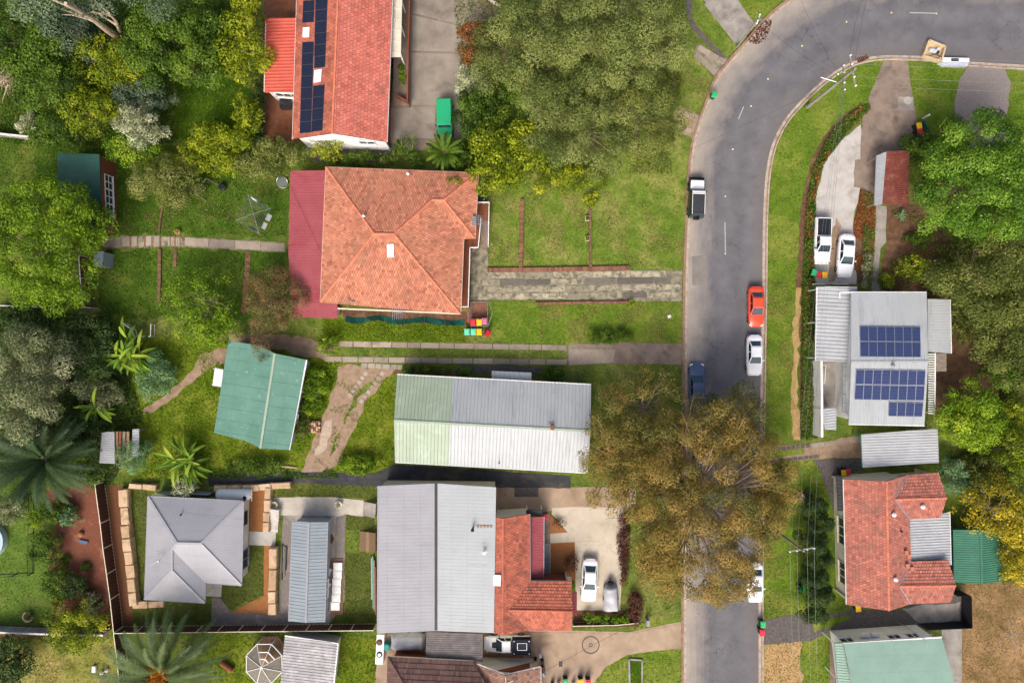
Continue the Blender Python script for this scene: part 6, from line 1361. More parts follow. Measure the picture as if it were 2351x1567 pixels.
og = Geo(); p = P(188,1224); og.lathe(p, [(.1,0),(.3,.12),(.33,.3),(.2,.46),(.06,.5)], 14); tag(og.build('ball', 'mulch', origin='base'), 'orange ball shaped pot on the red mulch', 'pot')
g = Geo(); g.box(P(192,1243,.1), (1.0,.35,.2), -.2); tag(g.build('bench_seat', 'paint_blue', origin='base'), 'faded blue plank lying on the red mulch', 'plank')
rs = thing('rusty_lean_to', 'small corrugated lean to with open boards by the banana plants', 'lean to', P(270,1020))
roof(rs, [[(228,1062,1.9),(234,992,1.9),(262,990,2.2),(264,1064,2.2)]], 'metal', 'roof_zinc', pitch=.2, ribw=.05, ribh=.04); roof(rs, [[(304,985,2.2),(319,984,2.1),(318,1050,2.1),(302,1052,2.2)]], 'metal', 'roof_white', pitch=.3, name='side_roof')
for x, mm in ((268,'wood'),(276,'brick_wall'),(285,'wood_grey'),(294,'wood')): g = Geo(); g.bar(P(x,990,1.9), P(x-1,1055,1.9), .3, .05); g.build('board', mm, rs)
posts(rs, [(232,994),(230,1060),(262,992),(263,1062),(317,988),(316,1048)], 1.9, .05, 'wood_grey')
an_ = thing('tv_antenna', 'tall TV antenna mast beside the terracotta house', 'antenna', P(930,722)); b0 = P(930,722); g = Geo(); tz = 6.2; tp_ = Vector((b0.x+.15,b0.y-.1,tz)); g.tube([b0, tp_], .03, 6); g.build('mast', 'steel', an_); g = Geo()
for k in range(6): q = tp_ + Vector((-.5+.2*k, 0, -.05)); g.bar(q + Vector((0,-.7,0)), q + Vector((0,.7,0)), .03, .03)
g.bar(tp_ + Vector((-.6,.2,0)), tp_ + Vector((.9,-.1,0)), .04, .04); g.bar(tp_ + Vector((-.6,-.2,-.3)), tp_ + Vector((1.0,.3,-.3)), .03, .03); g.build('elements', 'steel', an_)
rw = thing('rear_gate', 'pair of white tubular gates below the parked ute', 'gate', P(1905,658)); g = Geo()
for x0, x1 in ((1866,1893),(1913,1948)):
    for z in (.25, .9): g.bar(P(x0,652,z), P(x1,652,z), .08, .08)
    for x in (x0, x1): g.bar(P(x,652,0), P(x,652,.95), .08, .08)
g.build('frame', 'white_paint', rw)
cbd = Geo(); cbd.box(P(658,240,.45), (1.4,1.0,.9), 0, 0, .95); tag(cbd.build('spa_cover', 'paint_black', origin='base'), 'black covered box on the red soil yard', 'box')
hs = thing('clothes_hoist', 'bare rotary clothes hoist on the dry brown yard', 'clothes line', P(2318,1450)); b0 = P(2318,1450); cz = 2.0; cc = P(2326,1458,cz); g = Geo(); g.tube([(cc.x,cc.y,0),(cc.x,cc.y,cz)], .04, 8); g.build('mast', 'steel_dull', hs)
for a in (.3, 1.9, 3.4, 5.0): g = Geo(); g.bar(cc, cc + Vector((math.cos(a)*2.0, math.sin(a)*2.0, .1)), .04, .04); g.build('arm', 'steel_dull', hs)
g = Geo(); pa = P(1970,1420,5.0); p = P(2056,1422); g.tube([p, (p.x+.2,p.y,5.2)], .03, 6); tp_ = Vector((p.x+.2,p.y,5.2))
for k in range(4): g.bar(tp_ + Vector((-.9+.1*k,.5-.3*k,0)), tp_ + Vector((.9-.1*k,.6-.3*k,0)), .03, .03)
g.bar(tp_ + Vector((0,.7,0)), tp_ + Vector((0,-.7,0)), .03, .03); tag(g.build('tv_antenna', 'steel', origin='base'), 'TV antenna over the driveway of the salmon tiled house', 'antenna')
pl_ = thing('plastic_bag', 'scrap of white paper on the verge grass', 'paper', P(1537,726)); g = Geo(); g.box(P(1537,726,.06), (.4,.36,.06), .4, 0, .8); g.build('sheet', 'white_paint', pl_)
mo = Geo(); mo.lathe(P(752,1236), [(.75,0),(.6,.2),(.35,.36),(.1,.42)], 12, 0, 1.1); tag(mo.build('soil_heap', 'soil', origin='base'), 'heap of dark soil beside the concrete path', 'soil heap')
for (x, y, lab) in ((632,1157,'white pot with red flowers at the top of the white steps'), (779,1156,'round planted pot on the pale concrete path')):
    th = thing('flower_pot', lab, 'pot', P(x,y)); p = P(x,y,.03); g = Geo(); g.lathe(p, [(.3,0),(.42,.5),(.36,.5),(.34,.42)], 14); g.build('pot', 'cream_paint', th)
# ------------------------------------------------------------------ vegetation
leafmat('leaf_gum', [C(66,82,38), C(106,122,58), C(138,150,78), C(164,170,100)], .35)
leafmat('leaf_brown', [C(80,90,42), C(116,116,56), C(146,128,62), C(178,150,78)], .35)
leafmat('leaf_bright', [C(52,88,22), C(84,124,28), C(116,154,42), C(150,180,68)], .3)
leafmat('leaf_mid', [C(40,66,14), C(68,98,22), C(98,128,34), C(130,152,52)], .3)
leafmat('leaf_dark', [C(34,52,20), C(50,74,30), C(68,92,40), C(86,108,52)], .3)
leafmat('leaf_yellow', [C(84,104,16), C(130,148,24), C(168,178,36), C(206,200,60)], .35)
leafmat('leaf_gold', [C(116,112,20), C(160,150,26), C(196,178,36), C(222,196,60)], .3)
leafmat('leaf_lime', [C(68,98,12), C(106,140,20), C(142,172,34), C(176,196,56)], .35)
leafmat('leaf_olive', [C(74,88,34), C(106,118,50), C(134,142,68), C(158,162,90)], .38)
leafmat('leaf_grey', [C(84,96,62), C(124,134,90), C(156,162,116), C(184,188,146)], .35)
leafmat('leaf_bluegrey', [C(56,74,54), C(84,104,78), C(112,132,102), C(142,158,126)], .3)
leafmat('leaf_white', [C(118,128,86), C(166,172,128), C(204,208,170), C(230,232,206)], .3)
leafmat('leaf_red', [C(84,82,42), C(114,108,60), C(136,118,76), C(158,82,58)], .3)
leafmat('leaf_rust', [C(84,80,30), C(140,90,48), C(176,108,64), C(198,132,86)], .3)
leafmat('leaf_palm', [C(52,72,42), C(80,102,58), C(110,128,80), C(146,158,108)], .2)
leafmat('leaf_palm_dark', [C(30,48,26), C(48,70,40), C(68,92,54), C(104,114,66)], .2)
leafmat('leaf_banana', [C(72,110,28), C(108,146,40), C(146,176,54), C(184,196,78)], .35)
leafmat('leaf_straw', [C(120,92,64), C(152,118,84), C(174,140,104), C(192,162,126)], .2)
leafmat('leaf_orange', [C(150,96,30), C(186,120,36), C(208,142,52), C(222,162,72)], .2)
leafmat('leaf_mint', [C(80,118,72), C(108,146,94), C(134,168,114), C(160,188,138)], .3)
leafmat('leaf_plum', [C(60,38,32), C(90,52,44), C(112,64,52), C(124,86,58)], .2)
leafmat('blade_lawn', [C(68,88,30), C(96,116,44), C(126,140,62), C(158,156,90)]); leafmat('blade_bright', [C(74,104,28), C(102,132,42), C(130,152,60), C(162,166,88)]); leafmat('blade_front', [C(82,108,34), C(112,136,52), C(142,154,76), C(178,174,106)]); leafmat('blade_dark', [C(48,76,18), C(70,100,26), C(94,122,40), C(124,136,60)]); leafmat('blade_weedy', [C(58,82,12), C(90,114,20), C(122,140,34), C(154,158,58)]); leafmat('blade_turf', [C(64,76,28), C(84,94,38), C(104,112,50), C(130,128,66)]); leafmat('blade_pale', [C(100,108,40), C(128,132,58), C(158,152,80), C(186,172,110)]); leafmat('blade_dry', [C(118,102,62), C(146,122,82), C(172,144,102), C(194,166,124)])
def clumps(c, rx, ry, rz, rc, k, seed, lower=.35):
    g = np.random.default_rng(seed); out = []; tries = 0
    ph = g.uniform(0, 6.28, 3)
    while len(out) < k and tries < k * 40:
        tries += 1; a = g.uniform(0, 2 * PI); r = math.sqrt(g.uniform(0, 1))
        lim = .9 + .10 * math.sin(3 * a + ph[0]) + .07 * math.sin(5 * a + ph[1]) + .05 * math.sin(8 * a + ph[2])
        r *= lim; x, y = rx * r * math.cos(a), ry * r * math.sin(a)
        dome = rz * math.sqrt(max(0, 1 - min(1, r * r)))
        z = dome if g.random() > lower else dome * g.uniform(-.2, .7)
        z += g.normal() * rz * .16
        q = np.array((x, y, z))
        if all(((o[0] - x) ** 2 + (o[1] - y) ** 2 + (o[2] - z) ** 2) > (rc * 1.12) ** 2 for o in out): out.append(q)
    return np.array(out) + np.array(c)
def foliage(name, parent, cl, rc, leaf, aspect, dens, m, bias=.0, spread=.28, seed=1, flat=.75, rcv=.3, fold=.15):
    g = np.random.default_rng(seed); n = len(cl); rad = rc * (1 + g.uniform(-rcv, rcv, n)); per = np.maximum(8, (dens * 12.6 * rad ** 2 / (leaf * leaf * aspect * .5) * .33)).astype(int)
    idx = np.repeat(np.arange(n), per); N = len(idx); d = unit(g.normal(size=(N, 3))); d[:, 2] = np.where(d[:, 2] < -.35, -d[:, 2], d[:, 2])
    rr = rad[idx] * (.5 + .55 * np.sqrt(g.random(N))); pos = cl[idx] + d * rr[:, None] * np.array((1, 1, flat))
    pos += g.normal(size=(N, 3)) * leaf * .35; pos[:, 2] = np.maximum(pos[:, 2], .04)
    nr = d * 1.0 + g.normal(size=(N, 3)) * .42 + np.array((0, 0, .35)); ct = g.normal(size=n) * .2
    tint = .42 + bias + ct[idx] + g.normal(size=N) * spread * .6 + .08 * d[:, 2]  # leaves turn lighter towards clump tops, light painted into their tint
    return leaves(name, pos, nr, leaf * g.uniform(.65, 1.35, N), aspect, tint, m, parent, fold)
def limbs(parent, base, top, cl, r, m, seed, frac=1.0, name='trunk', kn=26, vis=0.0):
    g = np.random.default_rng(seed); b = Vector(base); t = Vector(top); tr = Geo()
    mid = b + (t - b) * .5 + Vector(g.normal(size=3) * .12 * (t - b).length * .3); mid.z = (b.z + t.z) / 2
    tr.tube([b, b + (mid - b) * .5, mid, t], [r * 1.25, r, r * .85, r * .65], 9); o = tr.build(name, m, parent)
    lb = Geo(); idx = g.permutation(len(cl))[:max(2, int(len(cl) * frac))][:kn + (40 if vis > .03 and r > .3 else 0)]
    for i in idx:
        e = Vector(cl[i]); s = b + (t - b) * g.uniform(.6, 1.0); k = (e - s).length
        q = s + (e - s) * .5 + Vector((g.normal() * .08 * k, g.normal() * .08 * k, -.06 * k + vis * k)); lb.tube([s, s + (q - s) * .5 + Vector((0, 0, .03 * k)), q, e], [r * .42, r * .32, r * .22, r * .07], 5, cap=False)
        for _ in range(2):
            f = e + Vector(g.normal(size=3)) * k * .13; lb.tube([q, (q + f) / 2 + Vector((0, 0, .03 * k)), f], [r * .14, r * .1, r * .03], 4, cap=False)
    lb.build('limb', m, o); return o
TS = [100]
def tree(label, px, py, rpx, ztop, m, kind='tree', leaf=.26, aspect=.6, rc=None, dens=1.0, bark='bark_grey', rz=None, ncl=None, lower=.35, name=None, bias=0.0, base=None, spread=.28, flat=.75, gap=1.0, group=None, vis=0.0, cat=None, trunk_r=None):
    TS[0] += 7; sd = TS[0]; rx, ry = rpx if isinstance(rpx, tuple) else (rpx, rpx); zc = ztop * (.55 if kind == 'tree' else .35); rz = rz or (ztop - zc)
    c = P(px, py, zc + rz * .4); c.z = zc; k = S * (H - zc) / H; rx *= k; ry *= k; rm = math.sqrt(rx * ry)
    rc = rc or max(.3, min(1.7, rm * .26)); ncl = ncl or max(6, int(2.4 * gap * (rm / rc) ** 2)); b = Vector((c.x, c.y, 0)) if base is None else P(*base)
    th = thing(name or ('tree' if kind == 'tree' else 'shrub'), label, cat or kind, b, group=group)
    cl = clumps(c, rx, ry, rz * .85, rc, ncl, sd, lower); cl[:, 2] = np.clip(cl[:, 2], rc * .35, ztop - rc * .3)
    foliage('crown', th, cl, rc, leaf, aspect, dens, m, bias, spread, sd + 1, flat)
    limbs(th, b, (c.x, c.y, zc * .9 + .1), cl, trunk_r or max(.04, rm * .04), bark, sd + 2, .8, vis=vis)
    return th
def frond(g, base, az, el, L, droop, n=30, ll=.5, lw=.05, t=.5):
    p = Vector(base); d = Vector((math.cos(az) * math.cos(el), math.sin(az) * math.cos(el), math.sin(el))); st = L / n; side = Vector((-math.sin(az), math.cos(az), 0)); pts = [p.copy()]
    for i in range(n):
        d = (d + Vector((0, 0, -droop * st * (.4 + i / n)))).normalized(); q = p + d * st; f = (i + .5) / n; l = ll * math.sin(PI * (.12 + .86 * f)) ** .6
        for s in (-1, 1):
            dirn = (side * s * .8 + d * .75 + Vector((0, 0, -.12 + random.uniform(-.12, .12)))).normalized(); a = (p + q) / 2; e = a + dirn * l * random.uniform(.85, 1.1); w = d * lw
            g.add([a - w, a + w, e], [(0, 1, 2)] if s > 0 else [(1, 0, 2)], 0, min(1, max(0, t + random.uniform(-.2, .2))))
        p = q; pts.append(p.copy())
    g.tube(pts[::3], [.028 * (1 - .8 * i / (n // 3)) + .006 for i in range(len(pts[::3]))], 4, 0, cap=False, t=.8)
def palm(label, px, py, r_m, zh, nf, m, heart=None, droop=.18, ll=.6, name='palm_tree', els=(-.25, 1.2)):
    b = P(px, py, zh); th = thing(name, label, 'palm tree', (b.x, b.y, 0)); g = Geo(); g.tube([(b.x, b.y, 0), (b.x, b.y, zh * .6), (b.x, b.y, zh)], [.35, .3, .38], 10); g.build('trunk', 'bark_dark', th)
    for k in range(nf):
        el = els[0] + (els[1] - els[0]) * (k / nf) ** .8; az = k * 2.39996 + random.uniform(-.2, .2); fg = Geo()
        frond(fg, b + Vector((math.cos(az) * .25, math.sin(az) * .25, .1)), az, el, r_m * random.uniform(.88, 1.05), droop * (1 + .4 * random.random()), 34, ll, .075, .35 + .3 * random.random()); fg.build('frond', m, th, tint=True)
    if heart:
        g = Geo()
        for k in range(90):
            a = random.uniform(0, 6.28); e = Vector((math.cos(a), math.sin(a), .55)) * random.uniform(.6, 2.0); g.tube([b + Vector((0, 0, .3)), b + e * .6 + Vector((0, 0, .8)), b + e + Vector((0, 0, .4))], [.05, .08, .03], 4, 0, t=random.random())
        g.build('fruit_stalks', heart, th, tint=True)
    return th
def paddle(g, base, az, el, L, W, droop, t, n=8):
    p = Vector(base); d = Vector((math.cos(az) * math.cos(el), math.sin(az) * math.cos(el), math.sin(el))); side = Vector((-math.sin(az), math.cos(az), 0)); vs = []; st = L / n
    for i in range(n + 1):
        f = i / n; w = W * (.12 if f < .18 else math.sin(PI * min(1, (f - .12) / .9)) ** .7); vs += [p + side * w / 2 + Vector((0, 0, w * .22)), p.copy(), p - side * w / 2 + Vector((0, 0, w * .22))]
        d = (d + Vector((0, 0, -droop * st))).normalized(); p = p + d * st
    fs = []
    for i in range(n):
        a = 3 * i; fs += [(a, a + 1, a + 4, a + 3), (a + 1, a + 2, a + 5, a + 4)]
    g.add(vs, fs, 0, t)
def banana(label, px, py, stems, L=2.2, spread=1.6):
    b = P(px, py, 1.2); th = thing('banana_plant', label, 'banana plant', (b.x, b.y, 0))
    for s in range(stems):
        a = random.uniform(0, 6.28); q = Vector((b.x + math.cos(a) * spread * random.random(), b.y + math.sin(a) * spread * random.random(), 0)); h = random.uniform(1.4, 2.6); g = Geo(); g.tube([q, q + Vector((0, 0, h))], [.14, .08], 7); g.build('stem', 'leaf_straw', th)
        for k in range(6):
            g = Geo(); dead = k > 4 and s % 2 == 0; paddle(g, q + Vector((0, 0, h)), random.uniform(0, 6.28), random.uniform(.2, 1.1) if not dead else -.6, L * random.uniform(.6, 1.1), (.36 if not dead else .2), random.uniform(.25, .7), random.random()); g.build('leaf', 'leaf_banana' if not dead else 'leaf_straw', th, tint=True)
    return th
def spiky(label, px, py, heads, L, m, h=1.4, sp=1.5, name='cordyline'):
    b = P(px, py, h); th = thing(name, label, 'shrub', (b.x, b.y, 0))
    for s in range(heads):
        a = random.uniform(0, 6.28); q = Vector((b.x + math.cos(a) * sp * random.random(), b.y + math.sin(a) * sp * random.random(), 0)); hh = h * random.uniform(.6, 1.2); g = Geo(); g.tube([q, q + Vector((0, 0, hh))], [.07, .05], 6); g.build('stem', 'bark_grey', th); g = Geo()
        for k in range(26): paddle(g, q + Vector((0, 0, hh)), random.uniform(0, 6.28), random.uniform(-.1, 1.2), L * random.uniform(.7, 1.1), .09, .6, random.random(), 4)
        g.build('leaf_head', m, th, tint=True)
    return th
def scatter(name, poly, n, hmax, leaf, aspect, m, seed, kind='stuff', patch=None, avoid=True, zb=.02):
    g = np.random.default_rng(seed); w = np.array([tuple(P(x, y)[:2]) for x, y in poly]); lo, hi = w.min(0), w.max(0); xy = g.uniform(lo, hi, (int(n * 2.2), 2)); xy = xy[inpoly(xy, w)][:n]
    if patch: v = vnoise(xy, patch[0], seed); xy = xy[v > patch[1]]
    N = len(xy); bh = (.5 + .5 * vnoise(xy, 1.6, seed + 3)); z = zb + hmax * bh * g.random(N) ** .6; pos = np.column_stack((xy, z)); nr = g.normal(size=(N, 3)) * .6 + np.array((0, 0, .8))
    return leaves(name, pos, nr, leaf * g.uniform(.6, 1.4, N), aspect, .45 + .22 * vnoise(xy, .9, seed + 5) + g.normal(size=N) * .2, m, None, kind=kind)
# --- big street gums
tree('tall olive gum tree beside the parking court', 1225, 105, (125, 140), 11.5, 'leaf_gum', leaf=.23, aspect=.45, rc=1.15, dens=1.0, gap=.95, rz=4.5, vis=.04, trunk_r=.32, bias=-.02)
tree('tallest olive gum tree next to the bend footpath', 1435, 95, (150, 150), 13.0, 'leaf_gum', leaf=.24, aspect=.42, rc=1.35, dens=1.0, gap=.9, rz=5.5, vis=.05, trunk_r=.42, bias=.05)
tree('feathery olive gum tree above the front lawn', 1345, 285, (130, 110), 10.0, 'leaf_gum', leaf=.23, aspect=.42, rc=1.1, dens=.95, gap=.85, rz=4.0, vis=.05, trunk_r=.3, bias=.07)
tree('olive gum tree overhanging the bend verge', 1480, 265, (95, 95), 9.0, 'leaf_olive', leaf=.22, aspect=.42, rc=1.0, dens=.9, gap=.85, rz=3.5, vis=.05, trunk_r=.26, bias=.03)
tree('dark understorey tree among the olive gums', 1300, 195, (150, 80), 6.0, 'leaf_mid', leaf=.24, rc=1.0, dens=.9, bias=-.05)
tree('large brown leafed street tree overhanging the road', 1615, 1150, (220, 245), 11.5, 'leaf_brown', leaf=.22, aspect=.45, rc=1.1, dens=.85, bias=.16, gap=.76, rz=4.5, bark='bark_grey', vis=.04, trunk_r=.42, base=(1540,1130))
tree('thin brown leafed tree over the verge beside the pole', 1765, 1150, (62, 120), 8.5, 'leaf_brown', leaf=.22, aspect=.45, rc=.9, dens=.7, gap=.7, bias=.1, vis=.05)
tree('brown leafed tree reaching over the pale house roof end', 1440, 1050, (112, 140), 8.5, 'leaf_brown', leaf=.23, aspect=.45, rc=.95, dens=.65, gap=.6, bias=.12, vis=.05)
tree('thin brown leafed tree behind the blue sedan', 1490, 940, (100, 95), 8.0, 'leaf_brown', leaf=.23, aspect=.45, rc=.95, dens=.6, gap=.5, bias=-.02, vis=.05)
tree('brown leafed tree top beside the kerb opposite the verge', 1680, 960, (80, 75), 8.5, 'leaf_brown', leaf=.23, aspect=.45, rc=1.0, dens=.7, bias=-.06)
# --- right side
tree('broad bright green tree above the rusty carport', 2258, 412, (152, 152), 9.0, 'leaf_bright', leaf=.22, aspect=.65, rc=1.15, dens=1.1, bark='bark_grey', vis=.05)
tree('small dark green shrub by the bin enclosure', 2110, 340, (40, 38), 3.2, 'leaf_mid', 'shrub', leaf=.2, bias=-.1); tree('round green shrub at the aggregate driveway edge', 2195, 285, (18, 22), 1.8, 'leaf_mid', 'shrub', leaf=.16)
tree('olive gum tree beside the curved green fence', 2270, 640, (110, 105), 8.0, 'leaf_olive', leaf=.27, aspect=.5, dens=1.0); tree('dense olive tree over the curved green fence', 2320, 770, (70, 110), 7.0, 'leaf_olive', leaf=.26, aspect=.5, bias=-.05)
tree('bright lime green tree behind the blue panelled roof', 2228, 955, (78, 80), 5.5, 'leaf_lime', leaf=.22, aspect=.7, rc=.9, dens=1.1)
tree('rounded yellow green shrub beside the lime green tree', 2322, 945, (32, 38), 3.5, 'leaf_yellow', 'shrub', leaf=.22, bias=-.1); tree('mid green tree past the dirt yard', 2325, 845, (55, 55), 5.0, 'leaf_mid', leaf=.25); tree('green tree at the picture edge above the golden one', 2335, 1040, (45, 60), 5.5, 'leaf_yellow', leaf=.25, bias=-.15)
tree('golden leafed tree with bare twigs over the deep green shed', 2290, 1170, (90, 70), 6.0, 'leaf_gold', leaf=.24, aspect=.6, dens=.5, gap=.8, rc=.8, bark='bark_pale', vis=.08); tree('golden leafed bush beside the deep green shed', 2335, 1260, (42, 80), 5.0, 'leaf_gold', leaf=.26, rc=.85, dens=.8)
tree('soft mint green shrub at the pale carport corner', 2188, 1095, (34, 45), 3.2, 'leaf_mint', 'shrub', leaf=.2, aspect=.45, dens=.7); tree('olive undergrowth tree beyond the mint green shrub', 2255, 1090, (55, 45), 3.4, 'leaf_olive', 'shrub', leaf=.22, bias=-.1)
tree('yellow green leafy bush in the bare garden bed', 2093, 612, (34, 30), 2.6, 'leaf_yellow', 'shrub', leaf=.24, dens=.7, bias=-.12); tree('olive bush at the garden bed corner', 2165, 640, (42, 45), 3.0, 'leaf_olive', 'shrub', leaf=.22); tree('yellow green bush next to the garden path bend', 2035, 645, (18, 18), 1.4, 'leaf_yellow', 'shrub', leaf=.17, bias=-.1)
spiky('pale grey green spiky plant under the bright green tree', 2065, 497, 1, .9, 'leaf_mint', .3, .1, 'agave'); tree('dark green low bush below the bright tree', 2115, 548, (30, 18), 1.4, 'leaf_mid', 'shrub', leaf=.17)
tree('green shrub beside the white rear roof', 2205, 735, (28, 55), 2.2, 'leaf_olive', 'shrub', leaf=.2, bias=.05)
for k in range(7):
    tree({0: 'dark green conifer at the end of the row beside the branch pile', 4: 'dark green conifer in the row beside the green lidded bin', 6: 'dark green conifer at the asphalt driveway end of the row'}.get(k, 'dark green clipped conifer within the row along the verge'), 1872 + (8 if k % 2 else -4), 1160 + k * 41, (31, 21), 3.2 + .3 * (k % 3), 'leaf_dark', 'shrub', leaf=.17, aspect=.45, rc=.5, dens=1.7, lower=.2, bias=-.04, name='conifer', group='dark conifers in a row', cat='conifer')
# --- top middle
tree('orange tinged bush beside the parking court', 1092, 102, (40, 50), 4.2, 'leaf_rust', leaf=.22, bias=-.22, dens=1.0); tree('cream variegated bush beside the parking court', 1078, 190, (34, 44), 3.6, 'leaf_white', 'shrub', leaf=.2, aspect=.5, dens=.9)
tree('dark green bush next to the green four wheel drive', 1100, 262, (58, 55), 4.5, 'leaf_mid', leaf=.24, bias=-.12); tree('bright yellow green tree above the front lawn', 1170, 345, (88, 62), 5.5, 'leaf_yellow', leaf=.28, aspect=.75, rc=.95, bias=-.16); tree('lime green tree overhanging the terracotta roof corner', 1130, 408, (62, 38), 5.2, 'leaf_yellow', leaf=.26, aspect=.7, bias=-.14)
tree('yellow green bush at the front lawn fence line', 1300, 405, (75, 32), 3.4, 'leaf_yellow', 'shrub', leaf=.24, bias=-.14); tree('small lime bush at the end of the thin maroon wall', 1357, 457, (17, 15), 1.4, 'leaf_yellow', 'shrub', leaf=.17, bias=-.1); tree('green climber on the terracotta roof corner', 1040, 418, (38, 16), 4.4, 'leaf_yellow', 'shrub', leaf=.22, bias=-.12)
spiky('cluster of spiky green cordylines below the parking court', 945, 340, 7, .9, 'leaf_mid', 2.0, 1.8); palm('feathery olive palm above the terracotta roof', 1020, 350, 2.2, 2.6, 26, 'leaf_mid', None, .5, .36, 'small_palm')
tree('dark shrub beneath the feathery palm', 1055, 360, (48, 34), 2.6, 'leaf_mid', 'shrub', leaf=.2, bias=-.1); tree('yellow flowering bush below the white gable wall', 752, 345, (42, 26), 3.2, 'leaf_yellow', 'shrub', leaf=.22, dens=.7)
tree('young green hedge in the balcony planter', 923, 176, (6, 28), 2.2, 'leaf_lime', 'shrub', leaf=.15, rc=.28, bias=-.1)
tree('spreading yellow green tree behind the timber swing frame', 470, 372, (85, 30), 4.0, 'leaf_yellow', leaf=.23, dens=.75, rc=.7, bias=-.14)
tree('wispy olive tree at the annex end of the back lawn', 600, 378, (70, 30), 3.6, 'leaf_olive', leaf=.22, dens=.7, rc=.65)
tree('lime tree behind the brick garage gable', 300, 345, (70, 32), 4.4, 'leaf_lime', leaf=.23, dens=.85, rc=.75, bias=-.14)
tree('row of leafy green shrubs beneath the white gable wall', 830, 366, (85, 14), 1.8, 'leaf_mid', 'shrub', leaf=.19, rc=.45)
# --- top left wood
tree('tall dark green tree at the top left corner', 60, 90, (95, 100), 9.0, 'leaf_mid', leaf=.27, bias=-.12); tree('grey green eucalypt crown in front of the pale trunks', 150, 75, (70, 65), 8.0, 'leaf_bluegrey', leaf=.24, aspect=.45, dens=.8); tree('broad mid green tree beside the clearing', 390, 105, (120, 90), 8.5, 'leaf_mid', leaf=.26, rc=1.0, dens=1.2, bias=.08)
tree('green tree between the clearing and yellow tree', 465, 60, (60, 70), 7.5, 'leaf_mid', leaf=.26, bias=-.02); tree('yellow green tree along the red soil yard', 555, 90, (50, 105), 7.0, 'leaf_yellow', leaf=.26, bias=-.1, dens=.85); tree('green tree with yellow tips under the pale trunks', 255, 140, (85, 60), 6.5, 'leaf_yellow', leaf=.25, bias=-.24)
tree('dark green tree on the left beside bare branches', 110, 200, (75, 85), 7.0, 'leaf_mid', leaf=.25, bias=.0); tree('yellow green tree behind the brick garage', 215, 260, (70, 55), 6.0, 'leaf_yellow', leaf=.25, bias=-.16); tree('silvery white leafed tree behind the back lawn', 318, 290, (52, 52), 5.5, 'leaf_white', leaf=.22, aspect=.45, dens=.9, bias=-.05)
tree('blue grey conifer beside the clearing', 325, 215, (62, 45), 5.0, 'leaf_bluegrey', leaf=.22, aspect=.4, bias=-.15); tree('dark green shrubs behind the brick garage', 130, 300, (62, 45), 4.2, 'leaf_mid', 'shrub', leaf=.22, bias=-.1); tree('pale silvery bush by the paling fence', 62, 285, (22, 28), 2.6, 'leaf_white', 'shrub', leaf=.2, bias=-.1)
tree('yellow green tree along the back lawn boundary', 500, 320, (75, 42), 4.8, 'leaf_yellow', leaf=.25, bias=-.08); tree('yellow tipped tree beside the red soil yard fence', 568, 262, (36, 52), 4.6, 'leaf_yellow', leaf=.24, bias=-.12, dens=.8); tree('olive tree at the corner of the red soil yard', 640, 352, (62, 34), 4.2, 'leaf_olive', leaf=.23, bias=.05)
tree('small yellow leafed tree at the back boundary', 445, 345, (40, 28), 3.8, 'leaf_yellow', leaf=.23, bias=-.06); tree('dark green hedge beside the annex of the solar house', 594, 240, (12, 90), 2.2, 'leaf_dark', 'shrub', leaf=.18, rc=.5, bias=.05)
# leaning pale gum trunks and bare branches
gt = thing('gum_tree', 'pale smooth trunked gum with two stems at the top left', 'tree', P(312,112)); b = P(312,112)
for k, (ex, ey, ez, r_) in enumerate(((150,8,15,.4),(250,30,11,.24))):
    b2 = b + Vector((-.2 + k * -.6, .1 + k * .5, 0)); e2 = P(ex, ey, ez); g = Geo(); g.tube([b2, b2 + (e2 - b2) * .4 + Vector((0,0,.4)), b2 + (e2 - b2) * .7 + Vector((.2,.1,.3)), e2], [r_, r_ * .85, r_ * .65, r_ * .4], 10); g.build('trunk', 'bark_pale', gt)
    g = Geo()
    for j in range(5): q = b2 + (e2 - b2) * random.uniform(.5, 1); f = q + Vector((random.uniform(-3, .5), random.uniform(-.5, 2.5), random.uniform(.2, 2))); g.tube([q, (q + f) / 2 + Vector((0,0,.4)), f], [.11, .07, .02], 5)
    g.build('limb', 'bark_pale', gt)
cl = np.array([tuple(P(x, y, z)) for x, y, z in ((60,20,12),(110,0,13),(180,15,12),(235,5,11),(120,60,9),(300,-10,11),(370,20,10),(160,95,8))]); foliage('crown', gt, cl, 1.4, .26, .4, .7, 'leaf_bluegrey', -.02, .28, 901)
bt = thing('bare_tree', 'leafless tangled branches at the left picture edge', 'tree', P(72,190)); b = P(78,190); g = Geo(); e2 = P(20,172,5); g.tube([b, b + (e2 - b) * .5 + Vector((0,0,.3)), e2], [.3, .24, .16], 8); g.build('trunk', 'bark_grey', bt); g = Geo()
for j in range(16):
    q = b + (e2 - b) * random.uniform(.3, 1); a = random.uniform(1.5, 5.2); f = q + Vector((math.cos(a) * random.uniform(1, 4), math.sin(a) * random.uniform(1, 4), random.uniform(-1, 1.5))); m1 = (q + f) / 2 + Vector((random.uniform(-.6,.6), random.uniform(-.6,.6), .5)); g.tube([q, m1, f], [.1, .07, .02], 5)
    for _ in range(3): f2 = m1 + Vector((random.uniform(-1.2,.8), random.uniform(-1.2,1.2), random.uniform(-.3,.6))); g.tube([m1, (m1+f2)/2 + Vector((0,0,.2)), f2], [.05,.03,.01], 4)
g.build('limb', 'bark_pale', bt)
